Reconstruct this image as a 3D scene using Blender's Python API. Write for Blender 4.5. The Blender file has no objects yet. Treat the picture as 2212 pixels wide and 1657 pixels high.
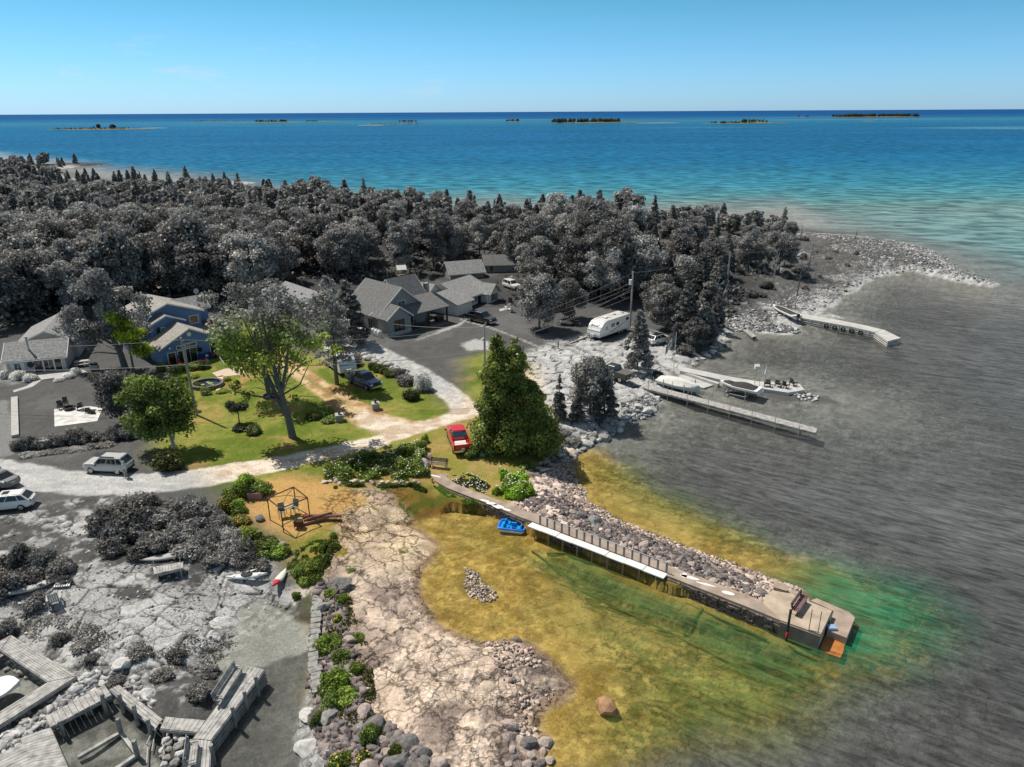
import bpy, math, random
import numpy as np
from mathutils import Vector, Matrix
random.seed(7); rng = np.random.default_rng(11)
C = bpy.context.scene.collection
sc = bpy.context.scene
# ---------------------------------------------------------------- camera
CAM_H = 35.0; FPX = 1562.0
PITCH = math.atan(587.5 / FPX); ROLL = -math.atan(12 / 2212)
camd = bpy.data.cameras.new('camera'); cam = bpy.data.objects.new('camera', camd); C.objects.link(cam)
camd.sensor_fit = 'HORIZONTAL'; camd.sensor_width = 36; camd.lens = 36 * FPX / 2212
camd.clip_start = 0.5; camd.clip_end = 90000
RM = Matrix.Rotation(math.pi / 2 - PITCH, 4, 'X') @ Matrix.Rotation(ROLL, 4, 'Z')
cam.matrix_world = Matrix.Translation((0, 0, CAM_H)) @ RM
sc.camera = cam
# ---------------------------------------------------------------- sky and sun
SUN_EL = math.radians(56.5); SD = (-0.806, 0.592)          # horizontal direction towards the sun
w = bpy.data.worlds.new('World'); sc.world = w; w.use_nodes = True
nt = w.node_tree; nt.nodes.clear()
out = nt.nodes.new('ShaderNodeOutputWorld'); bg = nt.nodes.new('ShaderNodeBackground')
sky = nt.nodes.new('ShaderNodeTexSky'); sky.sky_type = 'NISHITA'; sky.sun_disc = False
sky.sun_elevation = SUN_EL; sky.sun_rotation = math.atan2(SD[0], SD[1])
sky.air_density = 1.0; sky.dust_density = 0.3; sky.ozone_density = 1.5; sky.altitude = 100
tc = nt.nodes.new('ShaderNodeTexCoord'); sep = nt.nodes.new('ShaderNodeSeparateXYZ')
nt.links.new(tc.outputs['Generated'], sep.inputs[0])
def wmath(op, a, b=None):
    n = nt.nodes.new('ShaderNodeMath'); n.operation = op
    for i, v in enumerate((a, b)):
        if v is None: continue
        if isinstance(v, (int, float)): n.inputs[i].default_value = v
        else: nt.links.new(v, n.inputs[i])
    return n.outputs[0]
# small fair-weather clouds low over the lake: planar projection of the view direction
zz = wmath('MAXIMUM', sep.outputs[2], 0.012)
comb = nt.nodes.new('ShaderNodeCombineXYZ')
nt.links.new(wmath('MULTIPLY', sep.outputs[0], 10.0), comb.inputs[0])
nt.links.new(wmath('MULTIPLY', sep.outputs[1], 6.0), comb.inputs[1])
nt.links.new(wmath('MULTIPLY', sep.outputs[2], 42.0), comb.inputs[2])
cn = nt.nodes.new('ShaderNodeTexNoise'); cn.inputs['Scale'].default_value = 1.35; cn.inputs['Detail'].default_value = 7
cn.inputs['Roughness'].default_value = 0.6
nt.links.new(comb.outputs[0], cn.inputs['Vector'])
cr = nt.nodes.new('ShaderNodeMapRange'); cr.inputs['From Min'].default_value = 0.565; cr.inputs['From Max'].default_value = 0.74
nt.links.new(cn.outputs['Fac'], cr.inputs['Value'])
band = wmath('MULTIPLY', wmath('GREATER_THAN', sep.outputs[2], 0.012), wmath('SUBTRACT', 1.0, wmath('MINIMUM', wmath('MULTIPLY', wmath('ABSOLUTE', wmath('SUBTRACT', sep.outputs[2], 0.045)), 20.0), 1.0)))
leftm = nt.nodes.new('ShaderNodeMapRange'); leftm.inputs['From Min'].default_value = 0.0; leftm.inputs['From Max'].default_value = -0.15
nt.links.new(sep.outputs[0], leftm.inputs['Value'])
cf = wmath('MULTIPLY', wmath('MULTIPLY', wmath('MULTIPLY', cr.outputs[0], band), leftm.outputs[0]), 0.55)
grade = nt.nodes.new('ShaderNodeMix'); grade.data_type = 'RGBA'; grade.blend_type = 'MULTIPLY'; grade.inputs[0].default_value = 1
ramp = nt.nodes.new('ShaderNodeValToRGB'); nt.links.new(sep.outputs[2], ramp.inputs[0]); e_ = ramp.color_ramp.elements
e_[0].position = 0.0; e_[0].color = (0.25, 0.43, 0.77, 1); e_[1].position = 0.14; e_[1].color = (0.145, 0.36, 0.43, 1)
e3 = e_.new(0.28); e3.color = (0.50, 0.42, 0.31, 1)  # upper sky, out of view, tinted warm to neutralise the ambient light
gs_ = nt.nodes.new('ShaderNodeVectorMath'); gs_.operation = 'SCALE'; gs_.inputs['Scale'].default_value = 2.5; nt.links.new(ramp.outputs[0], gs_.inputs[0]); nt.links.new(gs_.outputs[0], grade.inputs['B'])
nt.links.new(sky.outputs[0], grade.inputs['A'])
cm = nt.nodes.new('ShaderNodeMix'); cm.data_type = 'RGBA'
nt.links.new(cf, cm.inputs[0]); nt.links.new(grade.outputs['Result'], cm.inputs['A']); cm.inputs['B'].default_value = (8, 8.3, 8.6, 1)
nt.links.new(cm.outputs['Result'], bg.inputs[0]); bg.inputs[1].default_value = 0.082
nt.links.new(bg.outputs[0], out.inputs[0])
sl = bpy.data.lights.new('sun', 'SUN'); sl.energy = 4.2; sl.angle = math.radians(0.5); sl.color = (1, 0.93, 0.83)
so = bpy.data.objects.new('sun', sl); C.objects.link(so)
so.rotation_euler = Vector((SD[0] * math.cos(SUN_EL), SD[1] * math.cos(SUN_EL), math.sin(SUN_EL))).to_track_quat('Z', 'Y').to_euler()
sc.view_settings.view_transform = 'Standard'; sc.view_settings.look = 'None'; sc.view_settings.exposure = 0.16; sc.view_settings.gamma = 1
sc.cycles.max_bounces = 6; sc.cycles.transparent_max_bounces = 10; sc.cycles.diffuse_bounces = 2
# ---------------------------------------------------------------- survey: sight line -> point in the world
RN = np.array(RM.to_3x3())
def P(px, py, z=0.0):
    d = RN @ np.array([(px - 1106) / FPX, -(py - 828.5) / FPX, -1.0]); t = (z - CAM_H) / d[2]
    return np.array([d[0] * t, d[1] * t])
def lin(r, g=None, b=None, k=1.0):
    if g is None: g = b = r
    f = lambda v: ((v / 255 + 0.055) / 1.055) ** 2.4 if v > 10 else v / 255 / 12.92
    return np.array([f(r), f(g), f(b)]) * k
def poly_sdf(poly, X, Y, pad=1e9):
    """signed distance, positive inside"""
    poly = np.asarray(poly, float)
    best = np.full(X.shape, 1e9); ins = np.zeros(X.shape, bool)
    x0, y0 = poly.min(0) - pad; x1, y1 = poly.max(0) + pad
    sel = (X > x0) & (X < x1) & (Y > y0) & (Y < y1)
    x = X[sel]; y = Y[sel]; b = np.full(x.shape, 1e18); i = np.zeros(x.shape, bool)
    for a, c in zip(poly, np.roll(poly, -1, 0)):
        e = c - a; L = e @ e + 1e-12
        t = np.clip(((x - a[0]) * e[0] + (y - a[1]) * e[1]) / L, 0, 1)
        d = (x - a[0] - t * e[0]) ** 2 + (y - a[1] - t * e[1]) ** 2
        np.minimum(b, d, out=b)
        if a[1] != c[1]:
            k = ((a[1] > y) != (c[1] > y)) & (x < (c[0] - a[0]) * (y - a[1]) / (c[1] - a[1]) + a[0]); i ^= k
    b = np.sqrt(b); best[sel] = np.where(i, b, -b); best[~sel] = -pad if pad < 1e8 else -1e9
    return best
def line_dist(pts, X, Y, pad=8.0, widths=None):
    """distance to a polyline (minus its half width)"""
    pts = np.asarray(pts, float); out = np.full(X.shape, 99.0)
    x0, y0 = pts.min(0) - pad; x1, y1 = pts.max(0) + pad
    sel = (X > x0) & (X < x1) & (Y > y0) & (Y < y1); x = X[sel]; y = Y[sel]; b = np.full(x.shape, 99.0)
    for k in range(len(pts) - 1):
        a = pts[k]; e = pts[k + 1] - a; L = e @ e + 1e-12
        t = np.clip(((x - a[0]) * e[0] + (y - a[1]) * e[1]) / L, 0, 1)
        d = np.sqrt((x - a[0] - t * e[0]) ** 2 + (y - a[1] - t * e[1]) ** 2)
        if widths is not None: d = d - (widths[k] + (widths[k + 1] - widths[k]) * t)
        np.minimum(b, d, out=b)
    out[sel] = b
    return out
def smooth(a, b, x):
    t = np.clip((x - a) / (b - a), 0, 1); return t * t * (3 - 2 * t)
def hsh(ix, iy, s=0):
    n = (ix.astype(np.int64) * 374761393 + iy.astype(np.int64) * 668265263 + s * 1274126177) & 0xffffffff
    n = ((n ^ (n >> 13)) * 1274126177) & 0xffffffff
    return ((n ^ (n >> 16)) & 0xffff) / 65535.0
def vnoise(x, y, s=0):
    ix = np.floor(x); iy = np.floor(y); fx = x - ix; fy = y - iy; fx = fx * fx * (3 - 2 * fx); fy = fy * fy * (3 - 2 * fy)
    a = hsh(ix, iy, s); b = hsh(ix + 1, iy, s); c = hsh(ix, iy + 1, s); d = hsh(ix + 1, iy + 1, s)
    return (a + (b - a) * fx) * (1 - fy) + (c + (d - c) * fx) * fy
def fbm(x, y, sc_=1.0, o=4, s=0):
    v = 0; a = 0.5; t = 0
    for k in range(o):
        v = v + a * vnoise(x / sc_ + 17.3 * k, y / sc_ + 9.1 * k, s + k); t += a; a *= 0.55; sc_ /= 2.03
    return v / t
def cracks(x, y, sc_, s=0, anis=1.0):
    """distance to cell border of a jittered voronoi and the cell's random value"""
    x = x / sc_; y = y / sc_ * anis; ix = np.floor(x); iy = np.floor(y)
    f1 = np.full(x.shape, 9.0); f2 = np.full(x.shape, 9.0); cid = np.zeros(x.shape)
    for dx in (-1, 0, 1):
        for dy in (-1, 0, 1):
            cx = ix + dx; cy = iy + dy; h1 = hsh(cx, cy, s); h2 = hsh(cx, cy, s + 5)
            d = np.hypot(cx + 0.1 + 0.8 * h1 - x, cy + 0.1 + 0.8 * h2 - y)
            n = d < f1; f2 = np.where(n, f1, np.minimum(f2, d)); cid = np.where(n, hsh(cx, cy, s + 9), cid); f1 = np.where(n, d, f1)
    return (f2 - f1) * sc_, cid
# ---------------------------------------------------------------- objects and properties
def tag(o, label=None, cat=None, group=None, kind=None):
    if label: o['label'] = label
    if cat: o['category'] = cat
    if group: o['group'] = group
    if kind: o['kind'] = kind
    return o
def thing(name, label, cat, loc=(0, 0, 0), rz=0, group=None):
    o = bpy.data.objects.new(name, None); C.objects.link(o); o.location = loc; o.rotation_euler = (0, 0, rz)
    o.empty_display_size = 0.3
    return tag(o, label, cat, group)
KIDS = {}
def link(o, parent=None):
    C.objects.link(o)
    if parent is not None:
        o.parent = parent; KIDS.setdefault(parent.name, []).append(o)
    return o
def copy_tree(o, parent=None, loc=None, rz=None, label=None, scale=None):
    c = o.copy(); link(c, parent)
    for ch in KIDS.get(o.name, []): copy_tree(ch, c)
    if loc is not None: c.location = loc
    if rz is not None: c.rotation_euler = (0, 0, rz)
    if scale is not None: c.scale = scale if hasattr(scale, '__len__') else (scale,) * 3
    if label: c['label'] = label
    return c
def npmesh(name, V, F_, mat=None, smooth_=False, col=None):
    me = bpy.data.meshes.new(name); V = np.asarray(V, np.float32); F_ = np.asarray(F_, np.int32)
    n, k = F_.shape
    me.vertices.add(len(V)); me.vertices.foreach_set('co', V.ravel())
    me.loops.add(n * k); me.loops.foreach_set('vertex_index', F_.ravel())
    me.polygons.add(n); me.polygons.foreach_set('loop_start', np.arange(0, n * k, k, dtype=np.int32))
    me.update(calc_edges=True)
    if smooth_: me.polygons.foreach_set('use_smooth', np.ones(n, bool))
    if mat: me.materials.append(mat)
    for nm, arr in (col or {}).items():
        a = me.color_attributes.new(nm, 'FLOAT_COLOR', 'POINT'); a.data.foreach_set('color', np.asarray(arr, np.float32).ravel())
    return me
class MB:
    def __init__(s): s.v = []; s.f = []
    def add(s, vs, fs):
        b = len(s.v); s.v += [tuple(map(float, p)) for p in vs]; s.f += [[b + i for i in f] for f in fs]; return s
    def box(s, c, d, rz=0.0, rx=0.0, ry=0.0):
        M = Matrix.Rotation(rz, 3, 'Z') @ Matrix.Rotation(ry, 3, 'Y') @ Matrix.Rotation(rx, 3, 'X')
        vs = [Vector(c) + M @ Vector((x * d[0] / 2, y * d[1] / 2, z * d[2] / 2)) for x in (-1, 1) for y in (-1, 1) for z in (-1, 1)]
        return s.add(vs, [(0, 1, 3, 2), (4, 6, 7, 5), (0, 4, 5, 1), (2, 3, 7, 6), (0, 2, 6, 4), (1, 5, 7, 3)])
    def bar(s, a, b, wd, h=None, up=(0, 0, 1)):
        a = Vector(a); b = Vector(b); h = h or wd; d = (b - a).normalized(); u = Vector(up)
        if abs(d.dot(u)) > 0.95: u = Vector((1, 0, 0))
        sd = d.cross(u).normalized(); u = sd.cross(d)
        vs = [p + sd * i * wd / 2 + u * j * h / 2 for p in (a, b) for i, j in ((-1, -1), (1, -1), (1, 1), (-1, 1))]
        return s.add(vs, [(3, 2, 1, 0), (4, 5, 6, 7), (0, 1, 5, 4), (1, 2, 6, 5), (2, 3, 7, 6), (3, 0, 4, 7)])
    def tube(s, pts, rad, n=8, cap=True):
        pts = [Vector(p) for p in pts]
        if not hasattr(rad, '__len__'): rad = [rad] * len(pts)
        b = len(s.v); rings = []
        for i, p in enumerate(pts):
            d = (pts[min(i + 1, len(pts) - 1)] - pts[max(i - 1, 0)]).normalized()
            u = Vector((0, 0, 1)) if abs(d.z) < 0.9 else Vector((1, 0, 0)); a = d.cross(u).normalized(); c = d.cross(a)
            rings.append([p + (a * math.cos(t) + c * math.sin(t)) * rad[i] for t in [2 * math.pi * k / n for k in range(n)]])
        return s.loft(rings, cap)
    def loft(s, rings, cap=True):
        n = len(rings[0]); vs = [p for r in rings for p in r]; fs = []
        for i in range(len(rings) - 1):
            for k in range(n):
                a = i * n + k; b2 = i * n + (k + 1) % n; fs.append((a, b2, b2 + n, a + n))
        if cap: fs.append(tuple(range(n - 1, -1, -1))); fs.append(tuple((len(rings) - 1) * n + k for k in range(n)))
        return s.add(vs, fs)
    def prism(s, poly, z0, z1):
        return s.loft([[(p[0], p[1], z0) for p in poly], [(p[0], p[1], z1) for p in poly]])
    def slab(s, q, t):
        """quad (4 pts) thickened downwards by t along its normal"""
        q = [Vector(p) for p in q]; nrm = (q[1] - q[0]).cross(q[2] - q[0]).normalized()
        if nrm.z < 0: nrm = -nrm
        return s.loft([[p - nrm * t for p in q], q])
    def build(s, name, mat, parent=None, smooth_=False, loc=None):
        me = bpy.data.meshes.new(name); me.from_pydata(s.v, [], s.f); me.update()
        if smooth_: me.polygons.foreach_set('use_smooth', np.ones(len(me.polygons), bool))
        me.materials.append(mat); o = bpy.data.objects.new(name, me); link(o, parent)
        if loc is not None: o.location = loc
        return o
# ---------------------------------------------------------------- materials
MATS = {}
def newmat(name):
    m = bpy.data.materials.new(name); m.use_nodes = True; return m, m.node_tree, m.node_tree.nodes['Principled BSDF']
def mat(name, col, rough=0.7, var=0.15, scale=3.0, metal=0.0, bump=0.0, stretch=None, coat=0.0, spec=0.4):
    if name in MATS: return MATS[name]
    m, t, b = newmat(name); MATS[name] = m
    col = np.array(list(col)[:3]); N = t.nodes.new
    tcn = N('ShaderNodeTexCoord'); mp = N('ShaderNodeMapping'); t.links.new(tcn.outputs['Object'], mp.inputs[0])
    if stretch: mp.inputs['Scale'].default_value = stretch
    no = N('ShaderNodeTexNoise'); no.inputs['Scale'].default_value = scale; no.inputs['Detail'].default_value = 5
    t.links.new(mp.outputs[0], no.inputs['Vector'])
    rp = N('ShaderNodeMapRange'); rp.inputs['From Min'].default_value = 0.3; rp.inputs['From Max'].default_value = 0.7
    t.links.new(no.outputs['Fac'], rp.inputs[0])
    mx = N('ShaderNodeMix'); mx.data_type = 'RGBA'; mx.inputs['A'].default_value = (*(col * (1 - var)), 1); mx.inputs['B'].default_value = (*np.minimum(col * (1 + var), 0.95), 1)
    t.links.new(rp.outputs[0], mx.inputs[0]); t.links.new(mx.outputs['Result'], b.inputs['Base Color'])
    b.inputs['Roughness'].default_value = rough; b.inputs['Metallic'].default_value = metal; b.inputs['Specular IOR Level'].default_value = spec
    if coat: b.inputs['Coat Weight'].default_value = coat; b.inputs['Coat Roughness'].default_value = 0.05
    if bump:
        bp = N('ShaderNodeBump'); bp.inputs['Strength'].default_value = bump; bp.inputs['Distance'].default_value = 0.03
        t.links.new(no.outputs['Fac'], bp.inputs['Height']); t.links.new(bp.outputs[0], b.inputs['Normal'])
    return m
# ================================================================ TERRAIN
def Q(s):     # "x,y x,y ..." sight-line list -> waterline points in the world
    return np.array([P(*map(float, t.split(','))) for t in s.split()])
LAND = np.array([(-700, 600), (-500, 700)] + [tuple(p) for p in Q(
 '-60,352 60,360 150,356 245,354 160,362 105,370 150,385 208,394 300,398 360,396 400,397 460,392 553,395 500,402 430,408 410,416 470,426 560,434 640,428 760,440 900,455 930,462 1100,470 1300,476 1500,484 1640,490 '
 '1731,503 1847,511 1915,519 1970,528 2013,540 2030,560 2086,597 2160,614 2150,621 2086,613 2025,599 1976,587 1927,584 1947,594 1890,598 '
 '1866,616 1851,631 1822,638 1807,660 1768,675 1800,680 1829,689 1780,688 1727,684 1728,704 1728,722 1690,722 1650,718 1622,716 1585,716 1567,722 1580,726 1567,735 1559,752 1528,766 '
 '1512,785 1496,793 1480,806 1470,830 1500,840 1520,850 1470,852 1423,858 1413,881 1410,900 1370,912 1340,920 1300,950 1265,968 1234,982 1215,994 1211,1015 1224,1040 1244,1057 1265,1078 '
 '1272,1101 1308,1124 1350,1141 1391,1155 1433,1174 1498,1193 1555,1219 1617,1237 1669,1254 1732,1271 1750,1290 1740,1340 1690,1361 1586,1319 1440,1278 1300,1212 1245,1185 1135,1149 1099,1124 1058,1110 '
 '1020,1105 985,1106 952,1109 911,1119 880,1136 915,1150 945,1165 950,1190 935,1215 915,1235 905,1255 900,1280 912,1310 935,1340 960,1358 1000,1375 1060,1385 1110,1380 1140,1390 1175,1420 1205,1455 1225,1480 '
 '1215,1505 1180,1520 1150,1545 1160,1580 1180,1600 1165,1625 1160,1660 1150,1740 1130,1830')] + [(8, 10), (-60, 10), (-260, 60), (-500, 200), (-900, 500)])
COVE = Q('548,1290 600,1305 640,1335 683,1345 690,1400 678,1440 668,1540 660,1560 668,1620 655,1657 650,1760 380,1760 395,1657 430,1620 470,1560 500,1490 470,1470 430,1440 455,1410 485,1385 500,1360 515,1320')
POOL = Q('112,1572 150,1580 240,1517 262,1530 320,1590 352,1640 360,1790 60,1790 90,1640')
POOL2 = Q('-60,1440 10,1420 60,1450 110,1490 90,1530 20,1570 -60,1600')
ISLET = Q('1010,1228 1035,1238 1050,1262 1072,1285 1050,1300 1020,1290 1003,1268 1000,1244')
SPIT = Q('1640,830 1700,836 1760,852 1800,866 1760,866 1690,862 1620,856 1560,842 1580,832')
def G_(px, py, n=14):
    z = 1.2
    for _ in range(n):
        p = P(px, py, z); z = 0.5 * z + 0.5 * float(height(np.array([p[0]]), np.array([p[1]]))[0])
    p = P(px, py, z); return np.array([p[0], p[1], z])
def QG(s): return np.array([G_(*map(float, t.split(',')))[:2] for t in s.split()])
CHAN = Q('1178,1210 1245,1190 1440,1285 1590,1335 1700,1385 1760,1410 1740,1470 1640,1455 1440,1350 1300,1290')
PIERL = [P(965, 1040, 1.3), P(1040, 1085, 1.3), P(1150, 1130, 1.3), P(1300, 1188, 1.3), P(1440, 1240, 1.3), P(1600, 1295, 1.3), P(1700, 1320, 1.3)]
def height(X, Y, detail=False):
    s = poly_sdf(LAND, X, Y)
    for q in (COVE, POOL, POOL2): s = np.minimum(s, -poly_sdf(q, X, Y, 30))
    for q in (ISLET, SPIT): s = np.maximum(s, poly_sdf(q, X, Y, 30) * 0.6)
    if detail: s = s + (fbm(X, Y, 2.2, 4, 3) - 0.5) * np.where(Y < 200, 1.4, 4.0)
    land = 1.55 * (1 - np.exp(-np.maximum(s, 0) / 4.5)) + np.where(Y > 118, 0.9 * smooth(118, 150, Y) * smooth(3, 25, s), 0)
    so = np.maximum(-s, 0)
    dep = 0.085 * so + 0.0035 * so ** 2
    dep = np.minimum(dep, 5.0)
    cv = smooth(-2.0, 2.5, poly_sdf(CHAN, X, Y, 6)); dep = dep + 1.3 * cv * smooth(0.2, 2.5, so)
    cw = np.maximum(smooth(0, 3, poly_sdf(COVE, X, Y, 5)), 0); dep = np.where(cw > 0, np.minimum(dep, 0.5), dep)
    h = np.where(s > 0, land, -dep)
    pl = line_dist(PIERL, X, Y, 10)
    h = np.where(s > -0.2, np.maximum(h, 0.85 * (1 - smooth(1.5, 3.2, pl))), h)
    return (h, s) if detail else h
print('masks')
us = np.linspace(-0.86, 0.86, 790)
ys = [20.0]
while ys[-1] < 640: ys.append(ys[-1] + min(max(ys[-1] ** 2 * 5.6e-5, 0.13), 3.0))
ys = np.array(ys); nr, nc = len(ys), len(us)
Yg = np.repeat(ys[:, None], nc, 1); Xg = us[None, :] * (Yg + 15)
X = Xg.ravel(); Y = Yg.ravel()
Hh, S = height(X, Y, True)
Z = Hh.copy()
under = Z < 0
def gm(s, f=0.4, pad=4):       # zone mask from a sight-line polygon on the ground
    return smooth(-f, f, poly_sdf(QG(s), X, Y, pad) + (N1 - 0.5) * 1.6 * min(f * 2, 1))
N1 = fbm(X, Y, 1.3, 4, 1); N2 = fbm(X, Y, 7.0, 4, 2); N3 = fbm(X, Y, 0.5, 3, 4); N4 = fbm(X, Y, 22.0, 3, 6)
HF = hsh(np.arange(len(X)), np.arange(len(X)) // 977, 3)
col = np.zeros((len(X), 3)); gry = np.zeros(len(X)); zone = np.zeros(len(X), np.int8)    # 0 ground 1 lawn 2 road 3 rock
def paint(m, c, g, zid=None, th=0.5):
    global col, gry
    m = np.clip(m, 0, 1)[:, None]; c = np.asarray(c); 
    if c.ndim == 1: c = c[None, :]
    col = col * (1 - m) + c * m; gry = gry * (1 - m[:, 0]) + np.asarray(g) * m[:, 0]
    if zid is not None: zone[m[:, 0] > th] = zid
def mixc(a, b, t): return a[None, :] * (1 - t[:, None]) + b[None, :] * t[:, None]
L_G1 = lin(98, 114, 42); L_G2 = lin(136, 138, 68); L_G3 = lin(168, 140, 88)
lawn = mixc(L_G1, L_G2, smooth(0.35, 0.65, N2 * 0.6 + N1 * 0.4)); t3 = smooth(0.56, 0.72, fbm(X, Y, 4, 4, 8))[:, None]
lawn = lawn * (1 - 0.8 * t3) + L_G3[None] * 0.8 * t3
lawn *= (0.80 + 0.4 * N3 + 0.14 * (HF - 0.5))[:, None]
glawn = 0.104 + 0.035 * (N1 - 0.5) + 0.035 * (N3 - 0.5) + 0.03 * smooth(0.5, 0.7, N2)
rock_c = mixc(lin(168, 148, 130), lin(226, 204, 172), smooth(0.35, 0.62, N1 * 0.5 + N2 * 0.5)); rock_c = rock_c * (0.72 + 0.56 * N3)[:, None]
d1, c1 = cracks(X + 1.5 * N2 * 3, Y + 1.2 * N1, 3.2, 2, 1.3); d2, c2 = cracks(X + N1, Y + N1, 0.9, 7, 1.4)
rock_g = (0.40 + 0.26 * (N1 - 0.5) + 0.30 * (N2 - 0.5) + 0.14 * (N3 - 0.5)) * (0.8 + 0.4 * c1)
crk = 1 - smooth(0.05, 0.22, d1 + (N3 - 0.5) * 0.18)
# base
paint(np.ones(len(X)), lin(70, 80, 40), 0.05 + 0.03 * N1, 0)
gl = (Y < 128)
paint(gl * 1.0, lawn, glawn, 1)
paint((Y > 126) * smooth(0.45, 0.6, N2), lawn, glawn * 0.8, 1)
# east point: scrub with bare limestone
ep = gm('1700,480 2200,600 2160,640 1900,680 1740,735 1560,760 1540,700 1640,640', 3, 10)
sc1 = smooth(0.42, 0.60, N2 * 0.55 + N1 * 0.25 + N3 * 0.2 + 0.55 * np.exp(-np.maximum(S, 0) / 2.5) - 0.12)
paint(ep, lin(90, 95, 60), 0.09 + 0.12 * N3 * N1, 0)
paint(ep * sc1, rock_c, (0.30 + 0.5 * (N3 - 0.3)) * 1.15, 3)
shg = gm('-100,345 700,392 700,440 300,440 -100,400', 6, 40); paint(shg * smooth(12, 4, S), lin(170, 165, 150), 0.25 + 0.35 * N3, 3)
# limestone pavement east of the tall cedar
pv = gm('1128,765 1190,742 1260,722 1310,745 1400,712 1440,724 1500,770 1480,810 1440,870 1340,930 1270,960 1190,930 1165,870 1140,825', 1.2, 6)
paint(pv * smooth(0.30, 0.40, N2 * 0.5 + N1 * 0.5), rock_c, 0.52 + 0.30 * (N1 - 0.5) + 0.16 * (N3 - 0.5), 3)
paint(pv * (1 - smooth(0.08, 0.34, d1 + (N3 - 0.5) * 0.25)) * smooth(0.25, 0.55, N2 + 0.12), lin(90, 90, 50), 0.07, 3)
# south-west bare rock with moss and grass
sw = gm('-120,1105 60,1110 140,1085 230,1070 420,1110 560,1190 600,1260 690,1260 700,1700 -300,1800 -300,1200', 1.2, 10)
swr = smooth(0.44, 0.52, N2 * 0.5 + N1 * 0.3 + N3 * 0.2 + 0.10 * gm('150,1180 420,1220 640,1230 560,1310 400,1480 150,1420 40,1260', 4, 10) - 0.045)
paint(sw, lin(95, 100, 55), 0.075 + 0.09 * (N3 - 0.3), 1)
paint(sw * swr, rock_c, rock_g * (1 - 0.85 * crk) * 1.02, 3)
paint(gm('80,1095 130,1110 120,1180 80,1230 60,1170', 1.5) * smooth(0.5, 0.6, N1), rock_c, 0.36, 3)
# central rock shelf
cs = gm('700,1075 770,1050 870,1050 900,1120 960,1160 930,1250 940,1340 1140,1380 1240,1480 1180,1700 640,1760 676,1560 690,1250 725,1140 690,1100', 1.0, 10)
tmp = rock_c * 1.10; paint(cs, tmp, rock_g, 3)
paint(cs * crk * 0.85, mixc(lin(120, 110, 50), lin(96, 104, 40), N3), 0.12)
peb = smooth(0.5, 0.62, fbm(X, Y, 5, 3, 12)) * cs * smooth(52, 44, Y)
paint(peb * (c2 < 0.8) * smooth(.5, .6, N1), (np.array([1, 0.93, 0.86])[None] * (0.42 + 0.55 * c2)[:, None]) * (0.35 + 0.65 * smooth(0.02, 0.12, d2))[:, None], 0.4)
lowc = cs * smooth(53, 46, Y) * 0.9; d4, c4 = cracks(X + 0.6 * N1, Y + 0.6 * N2, 0.42, 31, 1.3); d6, c6 = cracks(X + 1.6 * N1, Y + 1.6 * N2, 1.7, 35, 1.25)
pk = mixc(lin(136, 122, 116), lin(216, 196, 178), smooth(.34, .62, fbm(X, Y, 2.4, 4, 36))) * (0.68 + 0.64 * N3)[:, None]
paint(lowc, pk * (0.80 + 0.4 * c6)[:, None] * (0.42 + 0.58 * smooth(0.02, 0.11, d6 + (N3 - .5) * .1))[:, None], 0.4)
crumb = lowc * smooth(.56, .66, fbm(X, Y, 1.9, 4, 37))
paint(crumb * .8, (mixc(lin(170, 155, 148), lin(228, 208, 188), smooth(0.25, 0.8, c4)) * (0.25 + 0.75 * smooth(0.01, 0.07, d4))[:, None]), 0.4)
paint(gm('1120,1385 1150,1392 1185,1420 1222,1478 1212,1505 1180,1515 1160,1470 1130,1430', .4), pk * .62, .3); paint(gm('730,1290 770,1300 840,1380 830,1430 780,1420 745,1360', 1.0) * .6, lin(150, 132, 122) * 1.0, .3)
# dry grass by the gazebo, green verge, gardens
paint(gm('505,1060 600,1030 700,1035 770,1055 790,1080 740,1110 720,1135 660,1165 590,1160 540,1130 505,1090', 1.0), mixc(lin(178, 138, 84), lin(200, 165, 105), N1), 0.12, 1)
paint(gm('600,1030 700,1000 880,960 925,975 935,1040 880,1055 760,1058 690,1040', 1.0) * 0.8, mixc(lin(110, 118, 50), lin(160, 135, 82), smooth(0.4, 0.6, N1)), 0.1, 1)
paint(gm('820,1048 900,1045 1000,1085 1080,1112 985,1112 900,1130 870,1100', 0.8), mixc(lin(122, 98, 48), lin(88, 92, 36), smooth(0.4, 0.6, N1)), 0.1, 1)
paint(gm('560,1150 640,1165 720,1130 780,1190 740,1230 700,1260 640,1250 600,1200', 1.0) * smooth(0.45, 0.55, N1), mixc(lin(120, 118, 46), lin(150, 130, 70), N3), 0.1, 1)
paint(gm('905,925 990,880 1080,880 1180,960 1150,1050 1080,1080 980,1050 935,1010', 1.2) * 0.7, mixc(lin(150, 140, 70), lin(176, 146, 96), smooth(0.4, 0.65, N1)), 0.1, 1)
# rubble shore of the pier
rb = gm('1095,1085 1150,1060 1140,1015 1200,975 1290,990 1310,1100 1520,1185 1760,1270 1740,1350 1600,1300 1300,1185', 0.5)
paint(rb, (mixc(lin(110, 100, 100), lin(232, 212, 200), smooth(0.25, 0.75, c2 * 0.7 + N2 * 0.3)) * (0.3 + 0.7 * smooth(0.02, 0.13, d2))[:, None]), 0.3, 3)
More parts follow.
